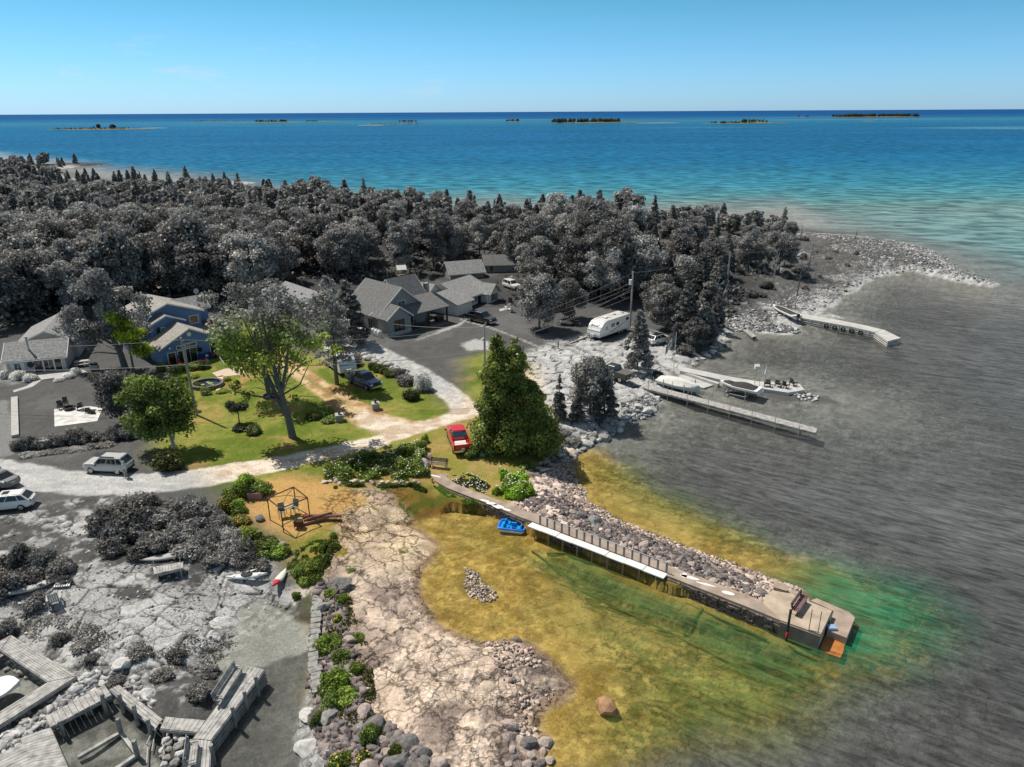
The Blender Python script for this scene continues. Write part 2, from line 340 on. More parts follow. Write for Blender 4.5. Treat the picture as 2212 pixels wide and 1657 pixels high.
# roads
ROAD = QG('-160,985 -60,1005 0,1018 100,1036 200,1045 300,1046 420,1034 560,1010 700,980 800,957 900,926 990,898 1040,880 1120,850')
rd = line_dist(ROAD, X, Y, 9, [2.1] * 6 + [2.1, 1.7, 1.4, 1.4, 1.35, 1.3, 1.3, 1.2]) + (N1 - 0.5) * 0.9
WIDEJ = gm('760,905 800,932 850,940 930,915 900,912 840,905 790,885', 0.5)
DRIVE = QG('870,925 800,905 740,868 690,835 640,800 600,775 560,755 520,745 470,735')
dd = line_dist(DRIVE, X, Y, 9, [2.2, 2.2, 1.7, 1.5, 1.4, 1.4, 1.3, 1.2, 1.0]) + (N1 - 0.5) * 1.1
DRV2 = QG('700,742 770,742 830,768 890,795 940,825 985,860 1010,890')
d3 = line_dist(DRV2, X, Y, 9, [2.4, 2.3, 1.8, 1.5, 1.5, 1.6, 1.9]) + (N1 - 0.5) * 0.7
grv = (0.86 + 0.3 * (N3 - 0.5) + 0.12 * (HF - 0.5))
rcol = mixc(lin(205, 182, 158), lin(240, 226, 208), smooth(0.3, 0.65, fbm(X, Y * 2.2, 1.5, 3, 21))) * grv[:, None]
paint(smooth(0.25, -0.25, d3), rcol, (0.50 + 0.35 * (N3 - 0.5)) * grv, 2)
dcol = mixc(lin(178, 142, 100), lin(224, 196, 156), smooth(0.35, 0.62, N1)) * grv[:, None]
paint(smooth(0.3, -0.3, dd), dcol, 0.3, 2)
mid = smooth(0.45, 0.15, line_dist(DRIVE, X, Y, 9) + (N3 - 0.5) * 0.6) * smooth(78, 84, Y); paint(mid * 0.7, L_G2 * 0.8, 0.1)
paint(np.maximum(smooth(0.25, -0.25, rd), WIDEJ), rcol, (0.54 + 0.30 * (fbm(X, Y * 3, 1.5, 3, 22) - 0.5)) * grv, 2)
# wheel tracks in the grass by the ranch, left track, bare gravel patch
for off in (0.75, -0.75):
    tk = line_dist(QG('1050,690 1120,705 1200,735 1270,768') + np.array([0.5, 0.85]) * off, X, Y, 6); paint(smooth(0.5, 0.1, tk + (N3 - 0.5) * 0.5) * 0.6, rock_c, 0.16)
tk = line_dist(QG('995,690 1060,708 1130,735 1170,752'), X, Y, 6); paint(smooth(0.35, 0.1, tk + (N3 - 0.5) * 0.5) * 0.9, rock_c, 0.4)
paint(gm('995,742 1030,733 1065,742 1060,756 1010,756', 0.4), rcol, 0.42)
paint(gm('900,735 1010,690 1000,700 940,722', 0.3), rcol, 0.4)
tk = line_dist(QG('0,870 12,930 14,980'), X, Y, 6); paint(smooth(1.2, 0.5, tk + (N1 - 0.5) * 0.8) * 0.75, rock_c, 0.26)
paint(gm('0,780 60,790 40,830 0,825', 0.6) * 0.6, rock_c, 0.3)
paint(gm('145,1145 185,1110 200,1105 190,1125 165,1145', 0.3), rock_c, 0.5)
# wet rim
rim = np.exp(-(S / 0.55) ** 2) * (Y < 75); paint(rim * 0.6, lin(112, 76, 40), gry * 0.5)
# lake bed
bd = mixc(lin(142, 118, 56), lin(190, 166, 100), smooth(0.35, 0.65, N2 * 0.5 + N1 * 0.5)); wd = fbm(X, Y, 1.6, 4, 40)
weed = smooth(0.54, 0.66, wd)[:, None] * (0.35 + 0.65 * smooth(60, 50, Y)[:, None]); bd = bd * 1.34 * (1 - 0.45 * weed) + lin(112, 98, 52)[None] * 0.45 * weed
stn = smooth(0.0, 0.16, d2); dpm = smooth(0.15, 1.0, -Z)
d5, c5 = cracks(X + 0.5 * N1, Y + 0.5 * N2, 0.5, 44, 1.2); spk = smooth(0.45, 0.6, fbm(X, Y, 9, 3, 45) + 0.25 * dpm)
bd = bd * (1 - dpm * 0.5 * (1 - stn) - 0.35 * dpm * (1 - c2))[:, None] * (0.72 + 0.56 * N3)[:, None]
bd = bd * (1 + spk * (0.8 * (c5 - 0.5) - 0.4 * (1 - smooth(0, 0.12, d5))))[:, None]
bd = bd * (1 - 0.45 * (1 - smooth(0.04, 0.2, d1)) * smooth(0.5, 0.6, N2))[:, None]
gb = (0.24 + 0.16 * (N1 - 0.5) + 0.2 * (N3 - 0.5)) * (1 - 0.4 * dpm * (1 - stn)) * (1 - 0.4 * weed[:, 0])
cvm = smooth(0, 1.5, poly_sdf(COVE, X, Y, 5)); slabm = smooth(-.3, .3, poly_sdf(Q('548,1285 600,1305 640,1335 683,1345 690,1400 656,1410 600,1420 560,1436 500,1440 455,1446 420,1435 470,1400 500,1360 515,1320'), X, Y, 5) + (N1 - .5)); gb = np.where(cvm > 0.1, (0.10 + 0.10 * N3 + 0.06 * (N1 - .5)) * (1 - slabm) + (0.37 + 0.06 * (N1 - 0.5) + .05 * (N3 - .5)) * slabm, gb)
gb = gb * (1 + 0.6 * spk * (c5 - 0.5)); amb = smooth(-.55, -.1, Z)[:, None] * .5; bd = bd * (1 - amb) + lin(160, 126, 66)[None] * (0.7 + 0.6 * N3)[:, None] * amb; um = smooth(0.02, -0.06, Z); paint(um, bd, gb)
# the photographed place is in colour only here; elsewhere it is grey
SATP = QG('335,1000 325,930 360,810 400,740 480,690 560,690 640,760 720,770 800,782 900,830 985,885 1005,780 1060,755 1130,770 1160,830 1180,900 1200,965')[:, :2]
SATP = np.vstack([SATP, Q('1290,975 1370,1010 1440,1060 1560,1120 1700,1180 1850,1230 1990,1260 2045,1330 2010,1400 1930,1450 1850,1490 1760,1540 1600,1590 1450,1640 1300,1690 900,1760 780,1700 748,1600 720,1540 690,1480 692,1330 640,1270 585,1200 530,1150 480,1070 470,1035 380,1040')])
def satmask(X, Y, f=2.0): return smooth(-f, f, poly_sdf(SATP, X, Y, 12) + (fbm(X, Y, 5, 3, 50) - 0.5) * 3)
sat = satmask(X, Y, 2.2)[:, None]
rgb = col * sat + (gry[:, None] * np.array([1.0, 1.0, 0.99])[None]) * (1 - sat)
rgb = np.clip(rgb, 0.01, 0.85)
# relief
rk = (zone == 3) & ~under
Z = Z + np.where(rk, 0.22 * (c1 - 0.5) * smooth(0.1, 0.5, d1) + 0.10 * (N3 - 0.5) - 0.10 * crk, 0.02 * (N3 - 0.5)) * smooth(0.0, 0.8, np.abs(S))
Z = Z + np.where((rb > 0.5) | ((peb > 0.5)) | (crumb > 0.5), 0.16 * smooth(0.0, 0.2, d2) * (0.4 + c2) - 0.08, 0) * (Z > 0)
Z = Z + np.where(under, 0.12 * (c2 - 0.5) * stn * dpm, 0)
# ground shader: vertex colour with fine grain and bump
gmt, t, b = newmat('ground_surface'); N = t.nodes.new
at = N('ShaderNodeVertexColor'); at.layer_name = 'Col'
tcn = N('ShaderNodeNewGeometry'); no = N('ShaderNodeTexNoise'); no.inputs['Scale'].default_value = 6; no.inputs['Detail'].default_value = 6; no.inputs['Roughness'].default_value = 0.7
t.links.new(tcn.outputs['Position'], no.inputs['Vector'])
mr = N('ShaderNodeMapRange'); mr.inputs['From Min'].default_value = 0.3; mr.inputs['From Max'].default_value = 0.7; mr.inputs['To Min'].default_value = 0.66; mr.inputs['To Max'].default_value = 1.34
t.links.new(no.outputs['Fac'], mr.inputs[0])
vm = N('ShaderNodeVectorMath'); vm.operation = 'SCALE'; t.links.new(at.outputs[0], vm.inputs[0]); t.links.new(mr.outputs[0], vm.inputs['Scale'])
# fine joints and pits where the surface is bare rock (alpha of the vertex colour)
def jnt(scale, wdt, seedv):
    v_ = N('ShaderNodeTexVoronoi'); v_.feature = 'DISTANCE_TO_EDGE'; v_.inputs['Scale'].default_value = scale; ma_ = N('ShaderNodeVectorMath'); ma_.operation = 'MULTIPLY_ADD'; nd = N('ShaderNodeTexNoise'); nd.inputs['Scale'].default_value = 1.3; nd.inputs['Detail'].default_value = 5
    t.links.new(tcn.outputs['Position'], nd.inputs['Vector']); t.links.new(nd.outputs['Color'], ma_.inputs[0]); ma_.inputs[1].default_value = (seedv,) * 3; t.links.new(tcn.outputs['Position'], ma_.inputs[2]); t.links.new(ma_.outputs[0], v_.inputs['Vector'])
    r_ = N('ShaderNodeMapRange'); r_.inputs['From Min'].default_value = 0.0; r_.inputs['From Max'].default_value = wdt; t.links.new(v_.outputs['Distance'], r_.inputs[0]); return r_.outputs[0]
def mm(op, a, b_):
    n_ = N('ShaderNodeMath'); n_.operation = op
    for i_, q_ in enumerate((a, b_)):
        if isinstance(q_, (int, float)): n_.inputs[i_].default_value = q_
        else: t.links.new(q_, n_.inputs[i_])
    return n_.outputs[0]
jm = N('ShaderNodeTexNoise'); jm.inputs['Scale'].default_value = .35; jm.inputs['Detail'].default_value = 3; t.links.new(tcn.outputs['Position'], jm.inputs['Vector'])
jmr = N('ShaderNodeMapRange'); jmr.inputs['From Min'].default_value = .42; jmr.inputs['From Max'].default_value = .6; t.links.new(jm.outputs['Fac'], jmr.inputs[0])
big = jnt(.42, .05, 1.6); sml = mm('MAXIMUM', jnt(2.3, .10, .5), mm('SUBTRACT', 1.0, jmr.outputs[0])); jj = mm('MULTIPLY', mm('ADD', .25, mm('MULTIPLY', big, .75)), mm('ADD', .42, mm('MULTIPLY', sml, .58)))
fac = mm('ADD', mm('MULTIPLY', jj, at.outputs['Alpha']), mm('SUBTRACT', 1.0, at.outputs['Alpha']))
vm2 = N('ShaderNodeVectorMath'); vm2.operation = 'SCALE'; t.links.new(vm.outputs[0], vm2.inputs[0]); t.links.new(fac, vm2.inputs['Scale'])
t.links.new(vm2.outputs[0], b.inputs['Base Color']); b.inputs['Roughness'].default_value = 0.95; b.inputs['Specular IOR Level'].default_value = 0.1
bp = N('ShaderNodeBump'); bp.inputs['Strength'].default_value = 0.5; bp.inputs['Distance'].default_value = 0.12; t.links.new(mm('ADD', no.outputs['Fac'], mm('MULTIPLY', fac, .8)), bp.inputs['Height']); t.links.new(bp.outputs[0], b.inputs['Normal'])
idx = (np.arange(nr - 1)[:, None] * nc + np.arange(nc - 1)[None, :]).ravel()
FQ = np.stack([idx, idx + 1, idx + nc + 1, idx + nc], 1)
fz = zone[FQ[:, 0]].copy(); fz[(Z[FQ].max(1) < -0.02)] = 4
VV = np.stack([X, Y, Z], 1); rockA = np.clip(np.maximum.reduce([cs * (1 - .3 * crumb), sw * swr * .8, pv * .6, ep * sc1 * .4]), 0, 1) * ~under * (1 - WIDEJ); rockA = np.where(under, .55 * dpm + .1, rockA); rgba = np.concatenate([rgb, rockA[:, None]], 1)
for zid, nm in ((0, 'ground'), (1, 'lawn'), (2, 'road'), (3, 'rock_shore'), (4, 'lake_bed')):
    ff = FQ[fz == zid]; used, inv = np.unique(ff, return_inverse=True)
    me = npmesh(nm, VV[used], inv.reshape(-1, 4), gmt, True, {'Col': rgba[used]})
    o = bpy.data.objects.new(nm, me); C.objects.link(o); tag(o, kind='structure')
# lake bed sheet beyond the surveyed grid, so nothing floats over emptiness
# ================================================================ WATER
us2 = np.linspace(-1.1, 1.1, 300); y2 = [8.0]
while y2[-1] < 70000: y2.append(y2[-1] + max(0.5, y2[-1] * 0.012))
y2 = np.array(y2); n2, m2 = len(y2), len(us2); Y2 = np.repeat(y2[:, None], m2, 1); X2 = us2[None] * (Y2 + 15); X2 = X2.ravel(); Y2 = Y2.ravel()
hw, sw_ = height(X2, np.minimum(Y2, 3000), True)
dep = np.maximum(-hw, 0)
BL = Q('-400,335 0,338 100,350 250,368 500,392 640,420 900,436 1130,448 1400,455 1700,452 1800,490 1960,525 2212,600 2600,700'); 
ub = BL[:, 0] / BL[:, 1]; lb = np.log(BL[:, 1]); lB = np.interp(X2 / Y2, ub, lb)
blue = smooth(-0.16, 0.20, np.log(Y2) - lB + 0.10 * (fbm(X2, Y2, 18, 3, 60) - 0.5))
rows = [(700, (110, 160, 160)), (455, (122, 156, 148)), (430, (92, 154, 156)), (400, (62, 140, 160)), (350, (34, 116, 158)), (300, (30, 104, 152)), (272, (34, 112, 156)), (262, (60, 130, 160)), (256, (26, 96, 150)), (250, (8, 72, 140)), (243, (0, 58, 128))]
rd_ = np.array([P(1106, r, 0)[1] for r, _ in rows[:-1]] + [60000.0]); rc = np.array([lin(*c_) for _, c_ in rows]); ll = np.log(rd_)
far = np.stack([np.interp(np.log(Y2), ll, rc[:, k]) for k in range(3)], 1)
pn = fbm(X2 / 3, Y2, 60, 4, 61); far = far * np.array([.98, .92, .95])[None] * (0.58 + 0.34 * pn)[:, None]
# paler shoals round the islands
sh = smooth(0.60, 0.72, fbm(X2 / 2.5, Y2, 500, 3, 62)) * smooth(900, 1500, Y2) * smooth(5200, 3000, Y2)
far = far * (1 - 0.35 * sh[:, None]) + lin(120, 160, 160)[None] * 0.35 * sh[:, None]
s2 = satmask(X2, Y2, 3.5)[:, None]
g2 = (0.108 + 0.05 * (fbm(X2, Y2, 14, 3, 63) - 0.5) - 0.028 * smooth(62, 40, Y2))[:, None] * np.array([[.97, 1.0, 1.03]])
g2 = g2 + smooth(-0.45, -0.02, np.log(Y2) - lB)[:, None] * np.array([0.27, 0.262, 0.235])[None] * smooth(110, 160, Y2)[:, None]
tipd = np.hypot(*(np.stack([X2, Y2], 1) - P(1960, 1340, 0)).T)
nc2 = mixc(lin(24, 116, 84), lin(92, 112, 56), smooth(3, 17, tipd + 5 * (fbm(X2, Y2, 6, 3, 65) - .5)))
near = nc2 * s2 + g2 * (1 - s2)
body = near * (1 - blue[:, None]) + far * blue[:, None]
alpha = np.maximum(1 - np.exp(-dep * 0.55), blue)
al_c = np.maximum((1 - np.exp(-dep * 1.0)) * 0.85, smooth(14, 5, tipd) * 0.66); al_g = np.maximum(alpha, smooth(2, 24, -sw_) * 0.9); al_g = np.minimum(al_g, 1 - 0.35 * smooth(.45, .6, fbm(X2, Y2, 12, 3, 66))); chm = smooth(-1.5, 2.0, poly_sdf(CHAN, X2, Y2, 6)) * s2[:, 0]; al_c = np.maximum(al_c * .9, chm * .66); body = body * (1 - .8 * chm[:, None]) + lin(50, 90, 56)[None] * .8 * chm[:, None]; alpha = np.maximum(al_c * s2[:, 0] + al_g * (1 - s2[:, 0]), blue)
gt = blue * 1.0
wv = np.stack([X2, Y2, np.zeros(len(X2))], 1)
idx = (np.arange(n2 - 1)[:, None] * m2 + np.arange(m2 - 1)[None, :]).ravel(); FW = np.stack([idx, idx + 1, idx + m2 + 1, idx + m2], 1)
wm, t, b = newmat('lake_water'); N = t.nodes.new; t.nodes.remove(b); L_ = t.links.new
at = N('ShaderNodeVertexColor'); at.layer_name = 'Body'; a2 = N('ShaderNodeVertexColor'); a2.layer_name = 'Mix'
sp = N('ShaderNodeSeparateColor'); L_(a2.outputs[0], sp.inputs[0])
geo = N('ShaderNodeNewGeometry')
def wave(rot, scl, nscale, det=3, dist=0.0):
    m = N('ShaderNodeMapping'); m.vector_type = 'TEXTURE'; m.inputs['Rotation'].default_value = (0, 0, -rot); m.inputs['Scale'].default_value = tuple(1 / q for q in scl); L_(geo.outputs['Position'], m.inputs[0])
    n_ = N('ShaderNodeTexNoise'); n_.inputs['Scale'].default_value = nscale; n_.inputs['Detail'].default_value = det; n_.inputs['Distortion'].default_value = dist; L_(m.outputs[0], n_.inputs['Vector']); return n_.outputs['Fac']
def mth(op, a, b_=None, c_=None):
    n_ = N('ShaderNodeMath'); n_.operation = op
    for i, v in enumerate((a, b_, c_)):
        if v is None: continue
        if isinstance(v, (int, float)): n_.inputs[i].default_value = v
        else: L_(v, n_.inputs[i])
    return n_.outputs[0]
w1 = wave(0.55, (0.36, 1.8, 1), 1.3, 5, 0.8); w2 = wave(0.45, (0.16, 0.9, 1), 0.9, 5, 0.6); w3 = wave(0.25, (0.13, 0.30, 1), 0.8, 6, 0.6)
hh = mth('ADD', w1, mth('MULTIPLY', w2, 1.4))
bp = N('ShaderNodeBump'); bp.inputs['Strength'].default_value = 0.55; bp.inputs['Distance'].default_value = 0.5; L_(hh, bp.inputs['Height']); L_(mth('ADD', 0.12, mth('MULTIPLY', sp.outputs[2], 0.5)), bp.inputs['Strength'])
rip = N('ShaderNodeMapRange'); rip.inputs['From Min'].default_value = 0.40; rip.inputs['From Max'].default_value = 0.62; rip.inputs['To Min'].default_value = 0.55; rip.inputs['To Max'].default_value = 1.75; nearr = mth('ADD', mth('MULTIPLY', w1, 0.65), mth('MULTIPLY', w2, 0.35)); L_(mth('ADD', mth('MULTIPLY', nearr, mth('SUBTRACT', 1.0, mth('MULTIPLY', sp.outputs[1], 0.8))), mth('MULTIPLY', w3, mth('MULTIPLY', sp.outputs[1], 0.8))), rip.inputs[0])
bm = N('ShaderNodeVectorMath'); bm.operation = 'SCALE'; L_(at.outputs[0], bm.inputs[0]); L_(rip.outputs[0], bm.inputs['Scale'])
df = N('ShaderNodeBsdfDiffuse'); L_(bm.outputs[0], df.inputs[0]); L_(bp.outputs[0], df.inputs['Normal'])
tr = N('ShaderNodeBsdfTransparent'); tr.inputs[0].default_value = (0.95, 0.97, 0.93, 1)
m1 = N('ShaderNodeMixShader'); L_(sp.outputs[0], m1.inputs[0]); L_(tr.outputs[0], m1.inputs[1]); L_(df.outputs[0], m1.inputs[2])
gl_ = N('ShaderNodeBsdfGlossy'); gl_.inputs['Roughness'].default_value = 0.10; L_(bp.outputs[0], gl_.inputs['Normal'])
gc = N('ShaderNodeMix'); gc.data_type = 'RGBA'; L_(sp.outputs[1], gc.inputs[0]); gc.inputs['A'].default_value = (0.8, 0.62, 0.52, 1); gc.inputs['B'].default_value = (0.35, 0.6, 0.72, 1); L_(gc.outputs['Result'], gl_.inputs[0])
fr = N('ShaderNodeFresnel'); fr.inputs[0].default_value = 1.33; L_(bp.outputs[0], fr.inputs['Normal'])
m2_ = N('ShaderNodeMixShader'); L_(mth('MINIMUM', mth('MULTIPLY', fr.outputs[0], 0.8), 0.22), m2_.inputs[0]); L_(m1.outputs[0], m2_.inputs[1]); L_(gl_.outputs[0], m2_.inputs[2])
L_(m2_.outputs[0], t.nodes['Material Output'].inputs[0])
rough = smooth(45, 75, Y2 + X2 * 1.2) * 0.6 + 0.4 * blue
rgbaB = np.concatenate([np.clip(body, 0, 1), np.ones((len(X2), 1))], 1); mixA = np.stack([np.clip(alpha, 0, 1), gt, rough, np.ones(len(X2))], 1)
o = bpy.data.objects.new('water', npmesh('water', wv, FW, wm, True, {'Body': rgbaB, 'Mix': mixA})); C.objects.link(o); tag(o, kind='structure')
def GZ(px, py): return Vector(G_(px, py))
def gz(x, y): return float(height(np.array([float(x)]), np.array([float(y)]))[0])
# ================================================================ VEGETATION
def folmat(name, split=False, trans=0.4, grey_above=None):
    """leaf colour comes from each object's own colour; leaves differ one by one"""
    m = bpy.data.materials.new(name); m.use_nodes = True; t = m.node_tree; t.nodes.clear(); N = t.nodes.new; L = t.links.new
    o = N('ShaderNodeOutputMaterial'); oi = N('ShaderNodeObjectInfo'); g = N('ShaderNodeNewGeometry')
    base = oi.outputs['Color']
    if split:      # part of the crown has lost its colour: world height / side blend
        sx = N('ShaderNodeSeparateXYZ'); tc_ = N('ShaderNodeTexCoord'); L(tc_.outputs['Object'], sx.inputs[0])
        axis, lo, hi, gcol = split
        n2 = N('ShaderNodeTexNoise'); n2.inputs['Scale'].default_value = 0.5; L(tc_.outputs['Object'], n2.inputs['Vector'])
        ad = N('ShaderNodeMath'); ad.operation = 'MULTIPLY_ADD'; L(n2.outputs['Fac'], ad.inputs[0]); ad.inputs[1].default_value = (hi - lo) * 0.8; L(sx.outputs[axis], ad.inputs[2])
        mr_ = N('ShaderNodeMapRange'); mr_.inputs['From Min'].default_value = lo; mr_.inputs['From Max'].default_value = hi; L(ad.outputs[0], mr_.inputs[0])
        mx_ = N('ShaderNodeMix'); mx_.data_type = 'RGBA'; L(mr_.outputs[0], mx_.inputs[0]); L(oi.outputs['Color'], mx_.inputs['A']); mx_.inputs['B'].default_value = (*gcol, 1); base = mx_.outputs['Result']
    n = N('ShaderNodeTexNoise'); n.inputs['Scale'].default_value = 0.45; n.inputs['Detail'].default_value = 2; L(g.outputs['Position'], n.inputs['Vector'])
    a = N('ShaderNodeMapRange'); a.inputs['From Min'].default_value = 0.35; a.inputs['From Max'].default_value = 0.65; a.inputs['To Min'].default_value = 0.6; a.inputs['To Max'].default_value = 1.35; L(n.outputs['Fac'], a.inputs[0])
    b_ = N('ShaderNodeMapRange'); b_.inputs['To Min'].default_value = 0.45; b_.inputs['To Max'].default_value = 1.65; L(g.outputs['Random Per Island'], b_.inputs[0])
    c_ = N('ShaderNodeMapRange'); c_.inputs['To Min'].default_value = 0.75; c_.inputs['To Max'].default_value = 1.3; L(oi.outputs['Random'], c_.inputs[0])
    m1 = N('ShaderNodeMath'); m1.operation = 'MULTIPLY'; L(a.outputs[0], m1.inputs[0]); L(b_.outputs[0], m1.inputs[1])
    m2 = N('ShaderNodeMath'); m2.operation = 'MULTIPLY'; L(m1.outputs[0], m2.inputs[0]); L(c_.outputs[0], m2.inputs[1])
    v = N('ShaderNodeVectorMath'); v.operation = 'SCALE'; L(base, v.inputs[0]); L(m2.outputs[0], v.inputs['Scale'])
    d = N('ShaderNodeBsdfDiffuse'); tl = N('ShaderNodeBsdfTranslucent'); L(v.outputs[0], d.inputs[0]); L(v.outputs[0], tl.inputs[0])
    mx = N('ShaderNodeMixShader'); mx.inputs[0].default_value = trans; L(d.outputs[0], mx.inputs[1]); L(tl.outputs[0], mx.inputs[2])
    gs = N('ShaderNodeBsdfGlossy'); gs.inputs['Roughness'].default_value = 0.45; gs.inputs[0].default_value = (.8, 0.72, 0.64, 1); m3 = N('ShaderNodeMixShader'); m3.inputs[0].default_value = 0.035; L(mx.outputs[0], m3.inputs[1]); L(gs.outputs[0], m3.inputs[2]); L(m3.outputs[0], o.inputs[0])
    return m
FOL = folmat('leaves'); BARKG = mat('grey_bark', (0.13, 0.127, 0.12), 0.9, 0.35, 6, bump=0.5); BARKB = mat('brown_bark', (0.17, 0.14, 0.115), 0.9, 0.35, 6, bump=0.5)
BIRCHB = mat('birch_bark', (0.55, 0.53, 0.5), 0.8, 0.4, 3, stretch=(1, 1, 4)); DEADB = mat('dead_wood', (0.42, 0.41, 0.39), 0.9, 0.2, 5)
def quads(c, n, size, r, asp=1.5):
    n = n / (np.linalg.norm(n, axis=1, keepdims=True) + 1e-9)
    h = r.normal(size=n.shape); u = np.cross(n, h); u /= np.linalg.norm(u, axis=1, keepdims=True) + 1e-9; v = np.cross(n, u)
    s = (size * (0.6 + 0.8 * r.random(len(c))))[:, None] * 0.5
    V = np.stack([c - u * s * asp, c - v * s, c + u * s * asp, c + v * s], 1).reshape(-1, 3)
    return V, np.arange(len(V)).reshape(-1, 4)
def sph(r, n): d = r.normal(size=(n, 3)); return d / np.linalg.norm(d, axis=1, keepdims=True)
def crown_cloud(r, cc, cr, n, size, flat=0.75, up=0.25):
    w_ = cr ** 2; k = r.choice(len(cc), n, p=w_ / w_.sum()); d = sph(r, n); low = (d[:, 2] < -0.2) & (r.random(n) < 0.6); d[low, 2] *= -1
    rad = cr[k] * (0.3 + 0.95 * r.random(n) ** 0.75); p = cc[k] + d * rad[:, None] * np.array([1, 1, flat])
    nn = d + np.array([0, 0, up]) + 0.65 * r.normal(size=(n, 3)); return quads(p, nn, size, r)
def seed_o(r): return r.random() * 6
def clumps(r, kind, H, R):
    if kind == 'broad':
        K = 46; d = sph(r, K); f = 0.45 + 0.5 * r.random(K) ** 0.5; cc = d * f[:, None] * np.array([R, R, H * 0.43]); cc[:, 2] += H * 0.54
        cc[:, :2] *= (1 - 0.25 * smooth(0.7 * H, H, cc[:, 2]))[:, None]; cr = R * (0.20 + 0.20 * r.random(K))
        cc[:, 2] = np.minimum(cc[:, 2], H - cr * 0.6)
    elif kind == 'open':
        K = 34; d = sph(r, K); d[:, 2] *= .9; f = 0.25 + 0.85 * r.random(K) ** 0.6; cc = d * f[:, None] * np.array([R, R * .8, H * 0.46]); cc[:, 2] += H * 0.52; cc[:, 0] += R * .35 * np.sin(cc[:, 2] * .5 + seed_o(r)); cr = R * (0.14 + 0.30 * r.random(K) ** 2); cc[:, 2] = np.minimum(cc[:, 2], H - cr * 0.4)
    elif kind == 'cedar':
        K = 130; z = r.random(K) ** 0.9; rr = R * (1 - z) ** 0.75 * (0.75 + 0.35 * r.random(K)) + 0.15; a = r.random(K) * 6.283
        f = np.sqrt(r.random(K)) * 0.6 + 0.4; cc = np.stack([np.cos(a) * rr * f, np.sin(a) * rr * f, H * (0.03 + 0.95 * z)], 1); cr = np.maximum(0.28 * R * (1 - z * 0.7), 0.3)
    elif kind == 'spire':
        K = 60; z = np.sort(r.random(K)); a = r.random(K) * 6.283; rr = R * (1 - z) ** 0.9
        cc = np.stack([np.cos(a) * rr * 0.6, np.sin(a) * rr * 0.6, H * (0.08 + 0.9 * z)], 1); cr = 0.42 * rr + 0.18
    return cc, cr
def limbs(mb, r, cc, H, r0, n=9, zs=0.3):
    mb.tube([(0, 0, -0.3), (r0 * 0.2, 0, H * 0.3), (-r0 * 0.3, r0 * 0.3, H * 0.62), (0, 0, H * 0.9)], [r0 * 1.25, r0 * 0.85, r0 * 0.5, r0 * 0.12], 7)
    for k in r.choice(len(cc), min(n, len(cc)), replace=False):
        c = cc[k]; z0 = max(H * zs * 0.8, min(c[2] * 0.62, H * 0.7)); mid = (c[0] * 0.45, c[1] * 0.45, z0 + (c[2] - z0) * 0.55)
        mb.tube([(0, 0, z0), mid, tuple(c)], [r0 * 0.4, r0 * 0.25, r0 * 0.06], 5, False)
def tree_mesh(seed, kind, H, R, n, size, r0=0.22, limb=9, zs=0.3):
    r = np.random.default_rng(seed); cc, cr = clumps(r, kind, H, R)
    V, F_ = crown_cloud(r, cc, cr, n, size, 0.8 if kind == 'broad' else 0.6)
    me = npmesh('crown', V, F_, FOL); mb = MB(); limbs(mb, r, cc, H, r0, limb, zs); return me, mb
def tree_proto(name, label, cat, seed, kind, H, R, n, size, bark, r0=0.22, limb=9, zs=0.3):
    me, mb = tree_mesh(seed, kind, H, R, n, size, r0, limb, zs)
    root = thing(name, label, cat); mb.build('trunk', bark, root); link(bpy.data.objects.new('crown', me), root); return root
def paint_crown(root, colr):
    for k in KIDS.get(root.name, []):
        if k.name.startswith(('crown', 'foliage')): k.color = (*colr, 1)
def grey(v): v *= 3.5; return (v * 1.01, v, v * .965)
protos = [tree_proto('broadleaf_tree', '', 'tree', 1, 'broad', 12, 4.6, 9500, 0.34, BARKG), tree_proto('broadleaf_tree', '', 'tree', 2, 'broad', 11, 4.0, 8500, 0.32, BARKG),
          tree_proto('broadleaf_tree', '', 'tree', 3, 'broad', 13, 4.9, 10500, 0.34, BARKG), tree_proto('cedar_tree', '', 'tree', 4, 'cedar', 11, 2.9, 8500, 0.28, BARKG, 0.18, 6),
          tree_proto('spruce_tree', '', 'tree', 5, 'spire', 12, 2.2, 6000, 0.28, BARKG, 0.16, 5), tree_proto('cedar_tree', '', 'tree', 6, 'cedar', 9, 3.2, 8000, 0.28, BARKG, 0.18, 6),
          tree_proto('broadleaf_tree', '', 'tree', 61, 'open', 12.5, 4.8, 7000, 0.32, BARKG, .2, 16, .2), tree_proto('broadleaf_tree', '', 'tree', 62, 'open', 11, 3.6, 6000, 0.30, BARKG, .2, 14, .2), tree_proto('broadleaf_tree', '', 'tree', 63, 'open', 13.5, 4.2, 8000, 0.32, BARKG, .2, 16, .2)]
used_p = [False] * len(protos)
def put(i, x, y, s, rz, colr, label, group=None, z=None, sz=None):
    z = gz(x, y) - 0.05 if z is None else z
    if not used_p[i]: o = protos[i]; used_p[i] = True; o.location = (x, y, z); o.rotation_euler = (0, 0, rz); o.scale = (s, s, sz or s); o['label'] = label
    else: o = copy_tree(protos[i], None, (x, y, z), rz, label, (s, s, sz or s))
    if group: o['group'] = group
    elif 'group' in o: del o['group']
    paint_crown(o, colr); return o
FOREST = QG('-260,760 -80,730 60,700 170,684 320,664 470,648 590,640 640,612 760,612 850,596 960,598 985,578 1060,572 1100,590 1140,640 1165,655 1240,655 1330,655 1400,660 1440,680 1520,690 1600,625 1680,604 1718,560 1722,520')
FOREST = np.vstack([FOREST, [(120, 400), (-300, 800), (-900, 800)]])
r = np.random.default_rng(21); pts = []; Yc = 100.0
cand = []
